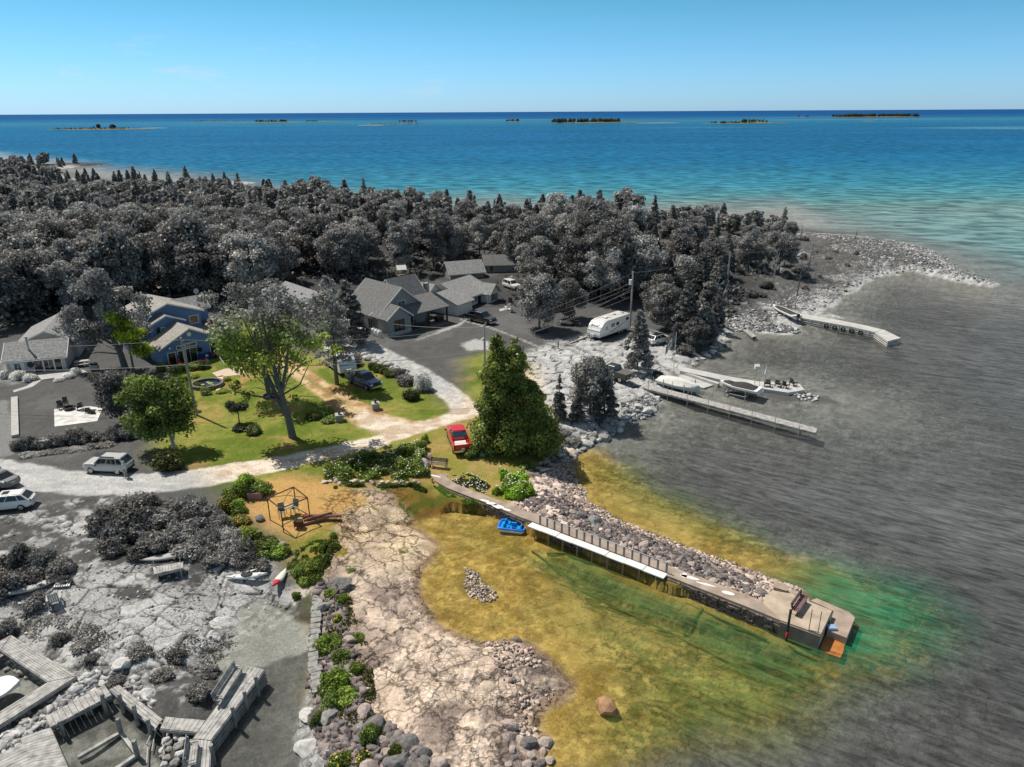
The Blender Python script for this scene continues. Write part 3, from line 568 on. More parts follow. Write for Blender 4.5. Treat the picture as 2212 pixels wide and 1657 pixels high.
while Yc < 640:
    sp = 6.2 if Yc < 140 else 7.4 if Yc < 200 else 9 if Yc < 300 else 13
    xs = np.arange(-0.80 * (Yc + 20), 0.62 * (Yc + 20), sp); cand += [(x + r.uniform(-.38, .38) * sp, Yc + r.uniform(-.38, .38) * sp) for x in xs]; Yc += sp * (0.95 if Yc < 200 else 1.15)
cand = np.array(cand); hf, sf = height(cand[:, 0], cand[:, 1], True); fi = poly_sdf(FOREST, cand[:, 0], cand[:, 1])
HOUSES = []
ok = (fi > 0.5) & (sf > 5.0); cand = cand[ok]; sf = sf[ok]; fi = fi[ok]
near_w = np.hypot(cand[:, 0], cand[:, 1]); order = np.argsort(near_w * (1 + 0.0 * fi)); nind = 262
lf, mf = [], []; lows = {}
def lowtree(seed, kind, H, R, n, size):
    rr = np.random.default_rng(seed); cc, cr = clumps(rr, kind, H, R); return crown_cloud(rr, cc, cr, n, size, 0.8)
lowp = [lowtree(31, 'broad', 11, 4.2, 1500, 0.85), lowtree(32, 'broad', 10, 3.8, 1300, 0.8), lowtree(33, 'cedar', 11, 2.9, 1200, 0.75), lowtree(34, 'spire', 12, 2.4, 1100, 0.7)]
stV, stF, nb = [], [], 0
for j, i in enumerate(order):
    x, y = cand[i]; u = x / y
    con = fbm(np.array([x]), np.array([y]), 45, 2, 70)[0] + 0.25 * (u > 0.18) + 0.3 * (sf[i] < 16) + (0.12 if y > 170 else 0)
    if r.random() < smooth(0.45, 0.9, con) * (0.5 if u > .2 else 1): k = int(r.choice([3, 4, 5], p=[.4, .35, .25]))
    else: k = int(r.choice([0, 1, 2, 6, 7, 8]))
    s = r.uniform(0.78, 1.22) * (0.8 if sf[i] < 10 else 1) * (0.62 if u > 0.27 else 0.8 if u > 0.16 else 1.0) * (0.84 if y > 165 else 1) * (0.9 if -.25 < u < .15 else 1)
    if y > 300: s *= 0.8
    g = float(r.uniform(0.045, 0.095)) * (0.72 if k in (3, 4, 5) else 1.15); colr = grey(g)
    if y > 175 and -0.29 < u < 0.02 and sf[i] < 16: colr = (0.20, 0.23, 0.08)
    if y < 118 and -0.52 < u < -0.38: colr = (0.16, 0.21, 0.06)
    if j < nind:
        w_ = ('grey broadleaf tree', 'grey broadleaf tree', 'grey broadleaf tree', 'grey pointed cedar', 'grey narrow spruce', 'grey pointed cedar', 'grey open-crowned tree', 'grey open-crowned tree', 'grey open-crowned tree')[k]; w_ = ('small ' if s < .9 else 'tall ' if s > 1.08 else 'mid-sized ') + w_
        lm = ['the lattice mast', 'the white cottage', 'the blue house', 'the ash trees', 'the grey garage', 'the grey house', 'the play tower', 'the ranch house', 'the weeping birch', 'the long trailer', 'the waterside clump', 'the rocky point'][int(np.searchsorted([-.62, -.54, -.44, -.34, -.26, -.19, -.12, -.04, .06, .16, .28], u))]
        where = (' at the near edge of the wood, behind ' if fi[i] < 9 else ' at the lakeward edge of the wood, beyond ' if sf[i] < 16 else ' deep in the wood behind ' if y > 170 else ' in the middle of the wood behind ') + lm
        if colr[2] < colr[1] * 0.6: w_ = 'green tree'; where = ' close behind the blue house' if y < 118 else ' at the lake edge of the wood, beyond ' + lm
        put(k, x, y, s, r.random() * 6.28, colr, w_ + where, w_ + 's' + where, sz=s * r.uniform(.85, 1.18))
    else:
        kk = {0: 0, 1: 1, 2: 0, 3: 2, 4: 3, 5: 2, 6: 0, 7: 1, 8: 0}[k]; V, F_ = lowp[kk]; a = r.random() * 6.28; ca, sa = math.cos(a), math.sin(a)
        W = V * s; W = np.stack([W[:, 0] * ca - W[:, 1] * sa + x, W[:, 0] * sa + W[:, 1] * ca + y, W[:, 2] + hf[ok][i] - 0.3], 1)
        stV.append(W); stF.append(F_ + nb); nb += len(W)
print('forest', len(order), 'leftover', len(stV))
if stV:
    o = bpy.data.objects.new('far_forest', npmesh('far_forest', np.vstack(stV), np.vstack(stF), FOL)); C.objects.link(o); o.color = (*grey(0.07), 1); tag(o, 'distant grey mixed forest running back to the far shore on the left', 'forest', kind='stuff')
# understorey so that no bare ground shows between the trunks
uc = cand[(r.random(len(cand)) < 0.9) & (near_w < 170)]; V_, F__ = [], []; nb = 0
for x, y in uc:
    rr = r; n = 260; c = np.stack([x + rr.normal(0, 2.6, n), y + rr.normal(0, 2.6, n), 0.9 + np.abs(rr.normal(0, 1.0, n))], 1); c[:, 2] += 0.9
    q, f = quads(c, sph(rr, n) + np.array([0, 0, .5]), 0.6, rr); V_.append(q); F__.append(f + nb); nb += len(q)
o = bpy.data.objects.new('undergrowth', npmesh('undergrowth', np.vstack(V_), np.vstack(F__), FOL)); C.objects.link(o); o.color = (*grey(0.05), 1); tag(o, 'dark undergrowth on the forest floor behind the houses', 'undergrowth', kind='stuff')
# ---- trees that stand on their own
def tree_at(i, px, py, s, colr, label, rz=None, sz=None, group=None):
    p = GZ(px, py); return put(i, p.x, p.y, s, r.random() * 6.28 if rz is None else rz, colr, label, group, sz=sz)
DG = (0.17, 0.24, 0.05); MG = (0.25, 0.35, 0.06); LG = (0.20, 0.27, 0.035)
def own_tree(name, label, px, py, cc, cr, n, size, mb, bark, colr, m=None, seed=0, rz=0, flat=0.8):
    rr = np.random.default_rng(seed); p = GZ(px, py); root = thing(name, label, 'tree', p, rz)
    V, F_ = crown_cloud(rr, np.array(cc, float), np.array(cr, float), n, size, flat); me = npmesh('crown', V, F_, m or FOL); o = bpy.data.objects.new('crown', me); link(o, root); o.color = (*colr, 1)
    if mb: mb.build('trunk', bark, root)
    return root
# tall thin tree in the middle of the lawn: two forked trunks, grey top, green below
rr = np.random.default_rng(5)
def leafy(rr, centers, spread, per, base=1.0):
    cc, cr = [], []
    for c in centers:
        for k in range(per): cc.append(np.array(c) + rr.normal(0, spread, 3) * np.array([1, 1, 0.7])); cr.append(base * rr.uniform(0.6, 1.5))
    return cc, cr
cen = [(-3.5, 1.0, 12.5), (-1.5, 0, 15), (1.5, .5, 16), (3.6, 0, 13.5), (-4.6, 1, 9.6), (0.6, 1.5, 12.2), (3.9, 1, 10.3), (-2.4, -1.0, 9.2), (2.0, -1.0, 11), (-5.4, 0.3, 11.5), (0, 0, 10)]
cc, cr = leafy(rr, cen, 1.0, 4, 1.05)
for c in [(-3.4, -2, 5.6), (-1.6, -2, 4.6), (1.2, -1, 4.6), (-4.6, -1.5, 6.4)]: cc.append(np.array(c)); cr.append(0.75)
mb = MB(); mb.tube([(0.25, 0, -0.3), (0.0, 0, 2.5), (-.55, 0, 6), (-1.3, 0.2, 11), (-1.5, 0, 15)], [0.45, 0.36, 0.27, 0.16, 0.04], 9); mb.tube([(0, 0, 2.2), (-1.3, 0.3, 5.5), (-2.6, 0.8, 9.5), (-3.7, 1, 13)], [0.32, 0.24, 0.16, 0.04], 8)
mb.tube([(-0.4, 0, 5.2), (0.6, 0.2, 9), (1.6, 0.4, 15.5)], [0.22, 0.15, 0.03], 7); mb.tube([(-0.5, 0, 4.4), (-2.8, -1.6, 5.6), (-5.3, -2.4, 6.6)], [0.14, 0.09, 0.02], 6); mb.tube([(-.4, 0, 5), (2, -1, 6.6), (3.4, -1.2, 9.2)], [0.13, 0.08, 0.02], 6)
for k in range(46):
    a = rr.random() * 6.28; z0 = rr.uniform(3, 12); c = cc[rr.integers(len(cc))] if k > 14 else np.array([math.cos(a) * rr.uniform(2, 4), math.sin(a) * 3 - 1, z0 + rr.uniform(-.6, 1.6)])
    b0 = np.array([-0.1 * z0, 0, min(z0, c[2] - 0.5)]); mb.tube([b0, (b0 + c) / 2 + rr.normal(0, .3, 3), c, c + rr.normal(0, .7, 3)], [0.06, 0.04, 0.025, 0.01], 4, False)
fm = folmat('leaves_grey_above', split=(2, 12.3, 15.5, grey(0.085)))
own_tree('ash_tree', 'tall forked ash tree on the green lawn, grey at the top and green below', 628, 945, cc, cr, 8200, 0.25, mb, BARKG, (0.28, 0.37, 0.065), fm, 6)
cen = [(-1.5, 0, 10.5), (1.5, 0, 12), (-3, 0, 8), (2.8, 0.5, 8.8), (0.2, -.6, 7.4), (-3.6, .5, 11.5), (0, 0, 13.3), (3.3, 0, 11)]; cc, cr = leafy(rr, cen, 1.0, 4, 1.05)
mb = MB(); mb.tube([(0, 0, -.3), (-.3, 0, 4), (-.9, 0.2, 8.5), (-1.3, 0, 13)], [0.34, 0.27, 0.16, 0.03], 8); mb.tube([(-.2, 0, 3.6), (.9, .2, 8), (1.6, .2, 12)], [0.2, 0.13, 0.03], 7)
for k in range(22): c = cc[rr.integers(len(cc))]; mb.tube([(0, 0, min(5, c[2] - 1)), c * 0.6 + rr.normal(0, .2, 3) + np.array([0, 0, 1.5]), c], [0.06, 0.04, 0.01], 4, False)
fm2 = folmat('leaves_grey_above_low', split=(2, 9.8, 13, grey(0.085)))
own_tree('ash_tree', 'ash tree growing from a dark ring planter beside the dirt drive', 583, 858, cc, cr, 6800, 0.25, mb, BARKG, (0.26, 0.35, 0.065), fm2, 7)
mb = MB(); a_ = [2 * math.pi * k / 16 for k in range(16)]; mb.loft([[(math.cos(t) * R_, math.sin(t) * R_, z_) for t in a_] for R_, z_ in ((.75, 0), (.85, .35), (.7, .35), (.66, .12))]); mb.build('ring_planter', mat('planter_black', (0.03, 0.03, 0.03)), None, loc=GZ(583, 858)); tag(bpy.data.objects['ring_planter'], 'dark ring planter around the base of an ash tree', 'planter')
# bare-branched broad tree left of the blue house with a lime maple in front
cen = [(-5.5, 0, 8), (-3.5, 0, 10.5), (-1, 0, 12), (2, 0, 11.3), (3.6, 0, 9), (-3, -1, 7), (0, -1, 8.6), (-6.2, 0.4, 6), (-1.8, 1, 5.8), (-4.6, 0, 5), (1, .5, 6.6)]; cc, cr = leafy(rr, cen, 0.9, 4, 1.05)
mb = MB(); mb.tube([(0.3, 0, -.3), (0, 0, 2.5), (-.9, 0, 5.5), (-2, 0, 10)], [0.48, 0.4, 0.26, 0.05], 9); mb.tube([(0, 0, 2.6), (1.1, .2, 6), (1.9, .2, 10)], [0.25, 0.16, 0.04], 7); mb.tube([(-.3, 0, 3.4), (-3, -.4, 5.6), (-5.4, 0, 7.4)], [0.2, 0.12, 0.03], 7); mb.tube([(0, 0, 2.4), (-2.6, -1, 3), (-4.4, -1.6, 2.6)], [.12, .07, .02], 6)
for k in range(26): c = cc[rr.integers(len(cc))]; mb.tube([(-.6, 0, min(4.5, c[2] - 1)), c * 0.6 + np.array([0, 0, 1.5]), c], [0.07, 0.045, 0.01], 4, False)
own_tree('maple_tree', 'spreading grey maple between the white cottage and the blue house', 268, 800, cc, cr, 12500, 0.25, mb, BARKG, grey(0.09), seed=8)
cc, cr = leafy(rr, [(0, 0, 6.4), (.5, 0, 4.6), (-.6, -.3, 5.4), (1.2, 0, 3.3), (-.3, 0, 7.6), (.9, -.2, 5.8)], 0.55, 4, 0.75)
mb = MB(); mb.tube([(0, 0, -.2), (0, 0, 3), (.1, 0, 6)], [.16, .12, .03], 7); own_tree('young_maple', 'slim young maple with lime green leaves left of the blue house', 290, 805, cc, cr, 5000, 0.22, mb, BARKG, (0.42, 0.52, 0.05), seed=9)
# birch and its grey neighbour by the gravel road
cc, cr = leafy(rr, [(-2.6, 0, 4.6), (-1.2, 0, 6.6), (.4, 0, 6.3), (-3.6, 0, 5.8), (-2, -1, 3.4), (0.3, -.6, 4), (-.8, -.3, 5.2), (.8, 0, 5), (-3, -.4, 2.4), (-1.6, -.6, 2.1), (-.6, -.7, 2.4), (1.2, -.2, 3.6), (-2.6, 1, 6.8), (-3.6, -.5, 3.8), (0.6, -.4, 2.9)], 0.55, 5, 0.8)
mb = MB(); mb.tube([(0, 0, -.2), (-.3, 0, 2), (-.9, 0, 5), (-1.1, 0, 7)], [.2, .15, .09, .02], 7); mb.tube([(0, 0, 1), (.5, 0, 3), (.7, 0, 5)], [.13, .1, .02], 6)
own_tree('birch_tree', 'green birch with a pale trunk at the edge of the gravel road', 378, 968, cc, cr, 17000, 0.19, mb, BIRCHB, (0.20, 0.265, 0.06), seed=10)
cc, cr = leafy(rr, [(0, 0, 4.4), (1, 0, 5.2), (-1, 0, 3.4), (.2, -.5, 2.5), (1.6, -.2, 3.4), (-.6, 0, 5)], 0.6, 5, 0.8)
mb = MB(); mb.tube([(0, 0, -.2), (.2, 0, 2), (.3, 0, 4.6)], [.18, .14, .03], 7); own_tree('plum_tree', 'dark grey leafy tree touching the birch on its left', 262, 915, cc, cr, 12000, 0.18, mb, BARKG, grey(0.06), seed=11)
# tall cedar beside the red truck (two tops)
cc, cr = [], []
for (ox, Ht, R_) in ((-2.0, 12.6, 2.2), (-.6, 11.2, 2.6), (0.7, 12.3, 2.8), (2.9, 7.6, 2.3), (-1.8, 6.6, 1.7), (1.9, 5.5, 2.8)):
    for k in range(64): z = rr.random(); a = rr.random() * 6.28; R1 = R_ * (1 - z ** 1.5) ** 0.6 * (0.35 + 0.65 * rr.random()); cc.append(np.array([ox * (1 - .3 * z) + math.cos(a) * R1, math.sin(a) * R1, 0.5 + (Ht - .7) * z])); cr.append(max(0.5, 1.05 * (1 - z * 0.55) * rr.uniform(0.75, 1.15)))
mb = MB(); mb.tube([(0, 0, -.2), (-1, 0, 6), (-1.7, 0, 12)], [.4, .25, .04], 8); mb.tube([(.3, 0, -.2), (1.2, 0, 6), (1.3, 0, 11.6)], [.35, .2, .04], 8)
own_tree('cedar_tree', 'massive twin-topped green cedar beside the red pickup', 1104, 970, cc, cr, 76000, 0.19, mb, BARKB, (0.29, 0.355, 0.08), seed=12, flat=0.9)
# spruce by the trailer: drooping layered boughs
def spruce(name, label, px, py, H, R, colr, seed, droop=0.25, n=420, m=None):
    rr = np.random.default_rng(seed); p = GZ(px, py); root = thing(name, label, 'tree', p); mb = MB(); mb.tube([(0, 0, -.2), (0, 0, H * .5), (0.1, 0, H)], [.3, .2, .03], 8)
    cs, ns = [], []
    for k in range(int(H * 8)):
        z = H * rr.uniform(0.24, 0.98); L_ = R * (1 - z / H) ** 0.65 * rr.uniform(.55, 1.1) + .3; a = rr.random() * 6.28; d = np.array([math.cos(a), math.sin(a), 0]); t_ = np.linspace(0.12, 1, 5)
        ptsb = [np.array([0, 0, z]) + d * L_ * q + np.array([0, 0, 0.12 * L_ * q - droop * L_ * q * q]) for q in t_]; mb.tube([(0, 0, z)] + [tuple(q) for q in ptsb], [.05, .04, .03, .025, .02, .008], 4, False)
        m_ = int(n * L_ / R * 0.30) + 8; q = rr.random(m_) ** .7; side = rr.normal(0, .20 * L_ * (1 - .3 * q), m_); pd = np.array([-d[1], d[0], 0])
        c = np.array([0, 0, z]) + d * (L_ * q)[:, None] + pd * side[:, None]; c[:, 2] += 0.12 * L_ * q - droop * L_ * q * q - np.abs(rr.normal(0, .16, m_)); cs.append(c)
    c = np.vstack(cs); V, F_ = quads(c, sph(rr, len(c)) * .8 + np.array([0, 0, .7]), .19, rr); o = bpy.data.objects.new('crown', npmesh('crown', V, F_, m or FOL)); link(o, root); o.color = (*colr, 1); mb.build('trunk', BARKB, root); return root
spruce('spruce_tree', 'tall ragged grey spruce standing in front of the white trailer', 728, 830, 14.8, 4.0, grey(0.13), 13)
p = GZ(757, 745); put(3, p.x, p.y, 1.0, 1, grey(0.045), 'small dark cedar behind the ragged spruce', sz=0.95)
# round topped little pine on a stem
cc, cr = leafy(rr, [(0, 0, 2.0), (.7, 0, 1.9), (-.7, 0, 1.9), (0, .6, 2), (0, -.6, 1.9)], .2, 4, .42); mb = MB(); mb.tube([(0, 0, -.1), (.05, 0, 1.6)], [.08, .05], 7)
own_tree('pine_tree', 'small globe-shaped dark pine on a bare stem on the lawn', 517, 914, cc, cr, 5000, .10, mb, BARKB, (0.055, 0.062, 0.045), seed=14, flat=.75)
# trees around the eastern rock yard (grey)
own = [(1, 1165, 712, 0.80, .075, 'pale weeping birch alone on the grass right of the ranch house'), (3, 1376, 800, .74, .07, 'dense cedar on the pale rock between the pickup and the hatchback'),
       (4, 1207, 905, .42, .055, 'small pointed cedar at the left of the shoreline clump'), (4, 1246, 912, .42, .05, 'small pointed cedar in the middle of the shoreline clump'), (3, 1305, 905, .55, .05, 'dark bushy cedar at the right end of the shoreline clump'), (1, 1274, 895, .62, .10, 'thin leafy sapling rising out of the shoreline clump')]
for i, px, py, s, g, lb_ in own: tree_at(i, px, py, s, grey(g), lb_, sz=s * (1.1 if i != 4 else 1.15))
for px, py, s, i, lb_ in [(1478, 728, .85, 3, 'large dark conifer above the shore behind the white hatchback'), (1440, 712, .72, 1, 'grey broadleaf at the left of the big waterside clump'), (1520, 735, .70, 5, 'dark cedar at the right edge of the waterside clump'), (1545, 715, .55, 3, 'low dark cedar overhanging the rocky bank'), (1455, 752, .42, 5, 'short cedar closest to the hatchback'), (1500, 752, .45, 1, 'leafy shrub-like tree at the front of the waterside clump'),
                        (1230, 690, .62, 0, 'low broadleaf tree with an island bed behind the long trailer'), (1420, 690, .6, 2, 'rounded broadleaf tree right behind the tall pole')]:
    tree_at(i, px, py, s, grey(.06), lb_)
# dead trees
def dead(px, py, H, lean, seed, label, nb_=12, spread=1.0, name='dead_tree', m=DEADB):
    rr = np.random.default_rng(seed); root = thing(name, label, 'dead tree', GZ(px, py)); mb = MB(); top = np.array([lean, 0, H]); mb.tube([(0, 0, -.2), top * .5 + np.array([.1, 0, 0]), top], [.13, .09, .02], 6)
    for k in range(nb_): q = rr.uniform(.25, .95); a = rr.random() * 6.28; L_ = H * .28 * spread * (1.1 - q) + .4; b0 = top * q; e = b0 + np.array([math.cos(a) * L_, math.sin(a) * L_, L_ * .9]); mb.tube([b0, (b0 + e) / 2 + rr.normal(0, .12, 3), e, e + rr.normal(0, .3, 3) + [0, 0, .3]], [.05, .04, .025, .01], 4, False)
    mb.build('trunk', m, root); return root
for k, (px, py, H_, ln) in enumerate([(1535, 668, 6.5, 1.2), (1545, 672, 5.5, 2.0), (1528, 664, 6, .3)]): dead(px, py, H_, ln, k, ('leaning pale dead trunk left of the lawn chairs', 'most strongly leaning pale dead trunk by the lawn chairs', 'upright pale dead trunk behind the waterside clump')[k], 5, .5)
dead(1668, 622, 8, .2, 7, 'bare white dead tree at the right edge of the wood', 12); dead(480, 590, 12, 0, 8, 'bare branched grey tree rising behind the blue house', 26, 1.5); dead(1225, 560, 11, 0, 9, 'leafless brushy treetop above the wood by the lake', 40, 1.6); dead(240, 520, 13, 0, 19, 'bare grey tree deep in the wood on the left', 34, 1.6)
for px, py, H_ in [(1721, 640, 7), (1728, 520, 4), (1846, 520, 3)]: dead(px, py, H_, .2, int(px), 'thin dead snag standing on the scrubby point, ' + {1721: 'tallest', 1728: 'farthest left', 1846: 'farthest right'}[px] + ' of them', 3, .4, 'snag', BARKG)
# ---- shrubs
def shrub_proto(seed, n=4200, size=.095, leafy_=True):
    rr = np.random.default_rng(seed); K = 26; d = sph(rr, K); d[:, 2] = np.abs(d[:, 2]); cc = d * np.array([.72, .72, .62]) * (0.6 + .4 * rr.random(K))[:, None]; cr = .22 + .16 * rr.random(K); cc[:, 2] += .15
    V, F_ = crown_cloud(rr, cc, cr, n, size, .9); return npmesh('foliage', V, F_, FOL)
SHM = [shrub_proto(51), shrub_proto(52), shrub_proto(53, 5200, .085), shrub_proto(54, 5600, .075)]
FLW = mat('white_petals', (0.85, 0.84, 0.8), .8, .05); FLO = mat('orange_petals', (0.85, 0.35, .05), .8, .1); FLR = mat('red_petals', (0.65, 0.02, .04), .8, .1); FLY = mat('yellow_petals', (0.75, 0.55, .05), .8, .1); FLP = mat('pink_petals', (.7, .12, .25), .8, .1)
def blooms(root, n, m, R=.95, h=.8, size=.11, seed=0):
    rr = np.random.default_rng(seed); d = sph(rr, n); d[:, 2] = np.abs(d[:, 2]); c = d * np.array([R, R, h]) + [0, 0, .15]; V, F_ = quads(c, d + [0, 0, .6], size, rr, 1.0); o = bpy.data.objects.new('flowers', npmesh('flowers', V, F_, m)); link(o, root)
def shrub(px, py, wd, ht, colr, label, group=None, kind=0, fl=None, name='shrub', dp=None, rz=None, nfl=160, fs=.12):
    p = GZ(px, py) if not isinstance(px, tuple) else Vector((px[0], px[1], gz(*px))); wd *= r.uniform(.85, 1.2); ht *= r.uniform(.8, 1.25)
    root = thing(name, label, 'shrub', (p.x, p.y, p.z - .08), r.random() * 6.28 if rz is None else rz, group); root.scale = (wd / 2, (dp or wd) / 2, ht)
    o = bpy.data.objects.new('foliage', SHM[kind]); link(o, root); o.color = (*colr, 1)
    if fl: blooms(root, nfl, fl, size=fs * 1.4 / wd, seed=int(abs(p.x) * 10))
    return root
shrub(365, 1012, 3.6, 1.9, (0.10, .12, .025), 'golden green bush at the road edge below the birch', kind=2)
shrub(520, 928, 1.9, .7, (.03, .06, .03), 'dark hosta clump under the globe pine'); shrub(548, 935, 2.0, .8, (.075, .13, .02), 'bright green mound of creeping shrub beside the hosta clump', kind=2)
shrub(675, 903, 2.3, .8, (.17, .24, .05), 'pale variegated hosta bed left of the stone urn pillar', kind=0); shrub(700, 900, 1.8, 1.0, (.12, .2, .04), 'taller leafy perennial in the hosta bed'); shrub(712, 910, 2.0, .6, (.15, .22, .05), 'low hostas beside the left urn pillar')
shrub(889, 862, 2.6, 1.7, (.06, .085, .022), 'round green shrub on the lawn tip between the drives', kind=3)
shrub(915, 842, 2.9, 2.6, grey(.16), 'tall grey shrub speckled with pale blossom beside the grey driveway', kind=3, fl=FLW, nfl=240)
shrub(878, 828, 2.8, 1.4, grey(.07), 'dark grey rounded bush beside the pale blossoming shrub', kind=2); shrub(862, 812, 2.2, 1.2, grey(.055), 'low dark bush at the end of the clipped hedge', kind=2)
for k, (px, py) in enumerate([(805, 797), (817, 801), (829, 806), (841, 812)]): shrub(px, py, 1.9, 1.0, (.085, .12, .025), 'clipped green hedge section along the boulder wall', 'hedge sections beside the boulder wall', 3, name='hedge_section')
shrub(755, 790, 3.4, 1.6, grey(.04), 'dark bush between the white trailer and the boulder wall')
# thicket in the lower left
for k, (px, py, w_, h_, g) in enumerate([(235, 1135, 3.8, 1.9, .055), (275, 1110, 3.6, 1.8, .05), (315, 1105, 3.6, 1.7, .06), (260, 1160, 3.4, 1.7, .055), (305, 1150, 3.6, 1.8, .05), (350, 1135, 3.6, 1.6, .07), (395, 1120, 3.4, 1.5, .08), (435, 1110, 3.2, 1.5, .09), (340, 1185, 3.2, 1.4, .06), (385, 1165, 3.2, 1.4, .085), (425, 1150, 3.0, 1.3, .10), (465, 1140, 2.8, 1.3, .10), (410, 1195, 2.8, 1.1, .09), (450, 1180, 2.8, 1.2, .11), (490, 1165, 2.6, 1.0, .10), (500, 1190, 2.4, .9, .10), (250, 1190, 2.4, 1.2, .05), (470, 1215, 2.2, .8, .07), (300, 1205, 2.2, 1.1, .05), (520, 1215, 2.2, .8, .07), (560, 1225, 2.0, .7, .06)]):
    shrub(px, py, w_, h_, grey(g), 'dark grey bush in the thicket below the gravel road' if g < .075 else 'paler feathery grey bush in the thicket below the gravel road', 'dark thicket bushes below the road' if g < .075 else 'pale thicket bushes below the road', k % 3)
for k, (px, py, w_, h_) in enumerate([(15, 1235, 3.2, 1.6), (55, 1225, 3.2, 1.7), (95, 1225, 3.0, 1.6), (130, 1235, 2.4, 1.2), (20, 1275, 2.8, 1.3), (-30, 1250, 3.4, 1.6), (60, 1258, 2.4, 1.2)]): shrub(px, py, w_, h_, grey(.055), 'dark grey bush at the left edge behind the upturned canoe', 'bushes behind the upturned canoe', k % 3)
shrub(80, 1310, 2.2, 1.3, grey(.06), 'leafy grey bush beside the moulded armchair'); shrub(10, 1370, 2.0, 1.0, grey(.07), 'low grey bush at the left edge above the plank dock')
for k, (px, py, w_, h_) in enumerate([(130, 1385, 1.6, .7), (180, 1400, 1.8, .6), (250, 1480, 1.8, .8), (300, 1415, 1.6, .7), (380, 1420, 1.6, .6), (430, 1500, 2.0, .7), (500, 1500, 1.7, .6), (455, 1455, 1.6, .5), (200, 1425, 1.2, .5), (350, 1460, 1.6, .5)]): shrub(px, py, w_, h_, grey(.065), 'low grey weed tuft on the rock above the plank docks', 'weed tufts above the docks', k % 3, name='weed_tuft')
# green bushes round the gazebo
GB = [(505, 1075, 2.6, 1.7, MG), (530, 1068, 2.8, 1.9, MG), (560, 1068, 2.6, 1.6, DG), (495, 1100, 2.2, 1.4, (.16, .19, .04)), (515, 1105, 2.0, 1.1, MG), (520, 1130, 1.8, .9, (.18, .2, .05)), (530, 1150, 1.7, .8, MG), (545, 1175, 2.2, 1.3, (.14, .19, .03)), (575, 1185, 2.4, 1.3, (.13, .18, .03)), (600, 1195, 1.8, .9, MG), (565, 1205, 2.0, .7, MG), (500, 1140, 1.8, .8, (.12, .13, .05))]
for k, (px, py, w_, h_, c_) in enumerate(GB): shrub(px, py, w_, h_, c_, 'leafy green bush bordering the dry grass around the metal gazebo', 'green bushes around the gazebo', k % 3, fl=FLO if k in (3, 5, 6) else None, nfl=60)
for k, (px, py, w_, h_) in enumerate([(712, 1400, 2.1, 1.3), (738, 1425, 1.5, 1.0), (725, 1490, 2.2, 1.3), (748, 1512, 1.9, 1.1), (720, 1525, 1.8, 1.0), (730, 1345, 1.0, .8), (700, 1345, .9, .6), (800, 1600, 1.5, 1.0), (855, 1632, 1.1, .9), (735, 1655, 1.4, .9), (790, 1650, 1.2, .8), (742, 1300, 1.3, .7), (715, 1285, 1.2, .7), (645, 1240, 1.3, .7), (680, 1225, 1.3, .7), (660, 1260, 1.2, .7), (700, 1190, 1.2, .7), (640, 1290, 1.0, .5), (720, 1160, .8, .7), (760, 1235, 1.0, .4), (770, 1450, 1.2, .6), (775, 1380, 1.0, .5), (690, 1560, 1.2, .7)]):
    shrub(px, py, w_, h_, (MG, DG, (.13, .2, .02))[k % 3], 'green weedy bush among the stones beside the old stone wall', 'green bushes among the wall stones', k % 3, fl=FLY if k in (5, 9, 10) else None, nfl=50, name='weed_bush')
# white-flowered foundation bushes of the cottage, hedge rows
for k, (px, py, w_, h_) in enumerate([(15, 815, 2.2, 1.1), (40, 818, 2.2, 1.2), (65, 822, 2.0, 1.0), (128, 822, 1.8, .7), (150, 815, 2.0, 1.0), (165, 808, 1.8, .9)]): shrub(px, py, w_, h_, grey(.2), 'grey bush with white blossoms in front of the white cottage', 'blossoming bushes in front of the cottage', 3, FLW, nfl=160, fs=.16)
p0, p1 = GZ(45, 968), GZ(285, 945)
for k in range(13):
    q = p0.lerp(p1, k / 12); shrub((q.x, q.y), 0, 2.2, 1.25, None or grey(.06), 'dark grey hedge section along the lower edge of the cottage lawn', 'hedge sections below the cottage lawn', k % 3, name='hedge_section') if False else None
    o = shrub((q.x, q.y), None, 2.2, 1.3, grey(.06), 'dark grey hedge section along the lower edge of the cottage lawn', 'hedge sections below the cottage lawn', k % 3, name='hedge_section')
p0, p1 = GZ(60, 985), GZ(235, 962)
for k in range(10): q = p0.lerp(p1, k / 9); shrub((q.x, q.y), None, 1.8, .45, grey(.085), 'low leafy ground plant in front of the dark hedge', 'low plants in front of the hedge', k % 3, name='low_plant')
# garden beds of the blue house
for k, (px, py, w_, h_, c_, f_) in enumerate([(375, 802, 2.0, .9, DG, FLO), (395, 800, 2.2, 1.0, MG, FLO), (420, 798, 2.0, .9, MG, FLO), (440, 795, 2.4, 1.3, (.1, .15, .03), None), (365, 785, 2.4, 1.4, DG, None), (395, 822, 1.6, .8, MG, FLY), (372, 830, 1.8, .9, MG, None), (428, 835, 1.2, .7, MG, None), (445, 845, 1.5, .7, MG, None), (395, 848, 1.8, .8, MG, FLW), (445, 852, 1.6, .6, (.16, .2, .05), None), (480, 848, 1.6, .6, MG, None), (490, 822, 1.4, .6, MG, FLO), (510, 828, 1.2, .6, MG, FLY), (495, 778, 2.6, 1.7, DG, None), (420, 815, 1.4, .6, MG, FLY), (460, 840, 1.2, .5, MG, FLY), (350, 800, 2.2, 1.2, DG, None), (425, 890, 1.3, .4, MG, None)]):
    shrub(px, py, w_, h_, c_, 'garden plant' + (' with orange lilies' if f_ == FLO else ' with yellow flowers' if f_ == FLY else ' with green leaves') + ' in the beds in front of the blue house', 'garden plants' + (' with orange lilies' if f_ == FLO else ' with yellow flowers' if f_ == FLY else ' with green leaves') + ' by the blue house', k % 3, f_, name='garden_plant', nfl=45)
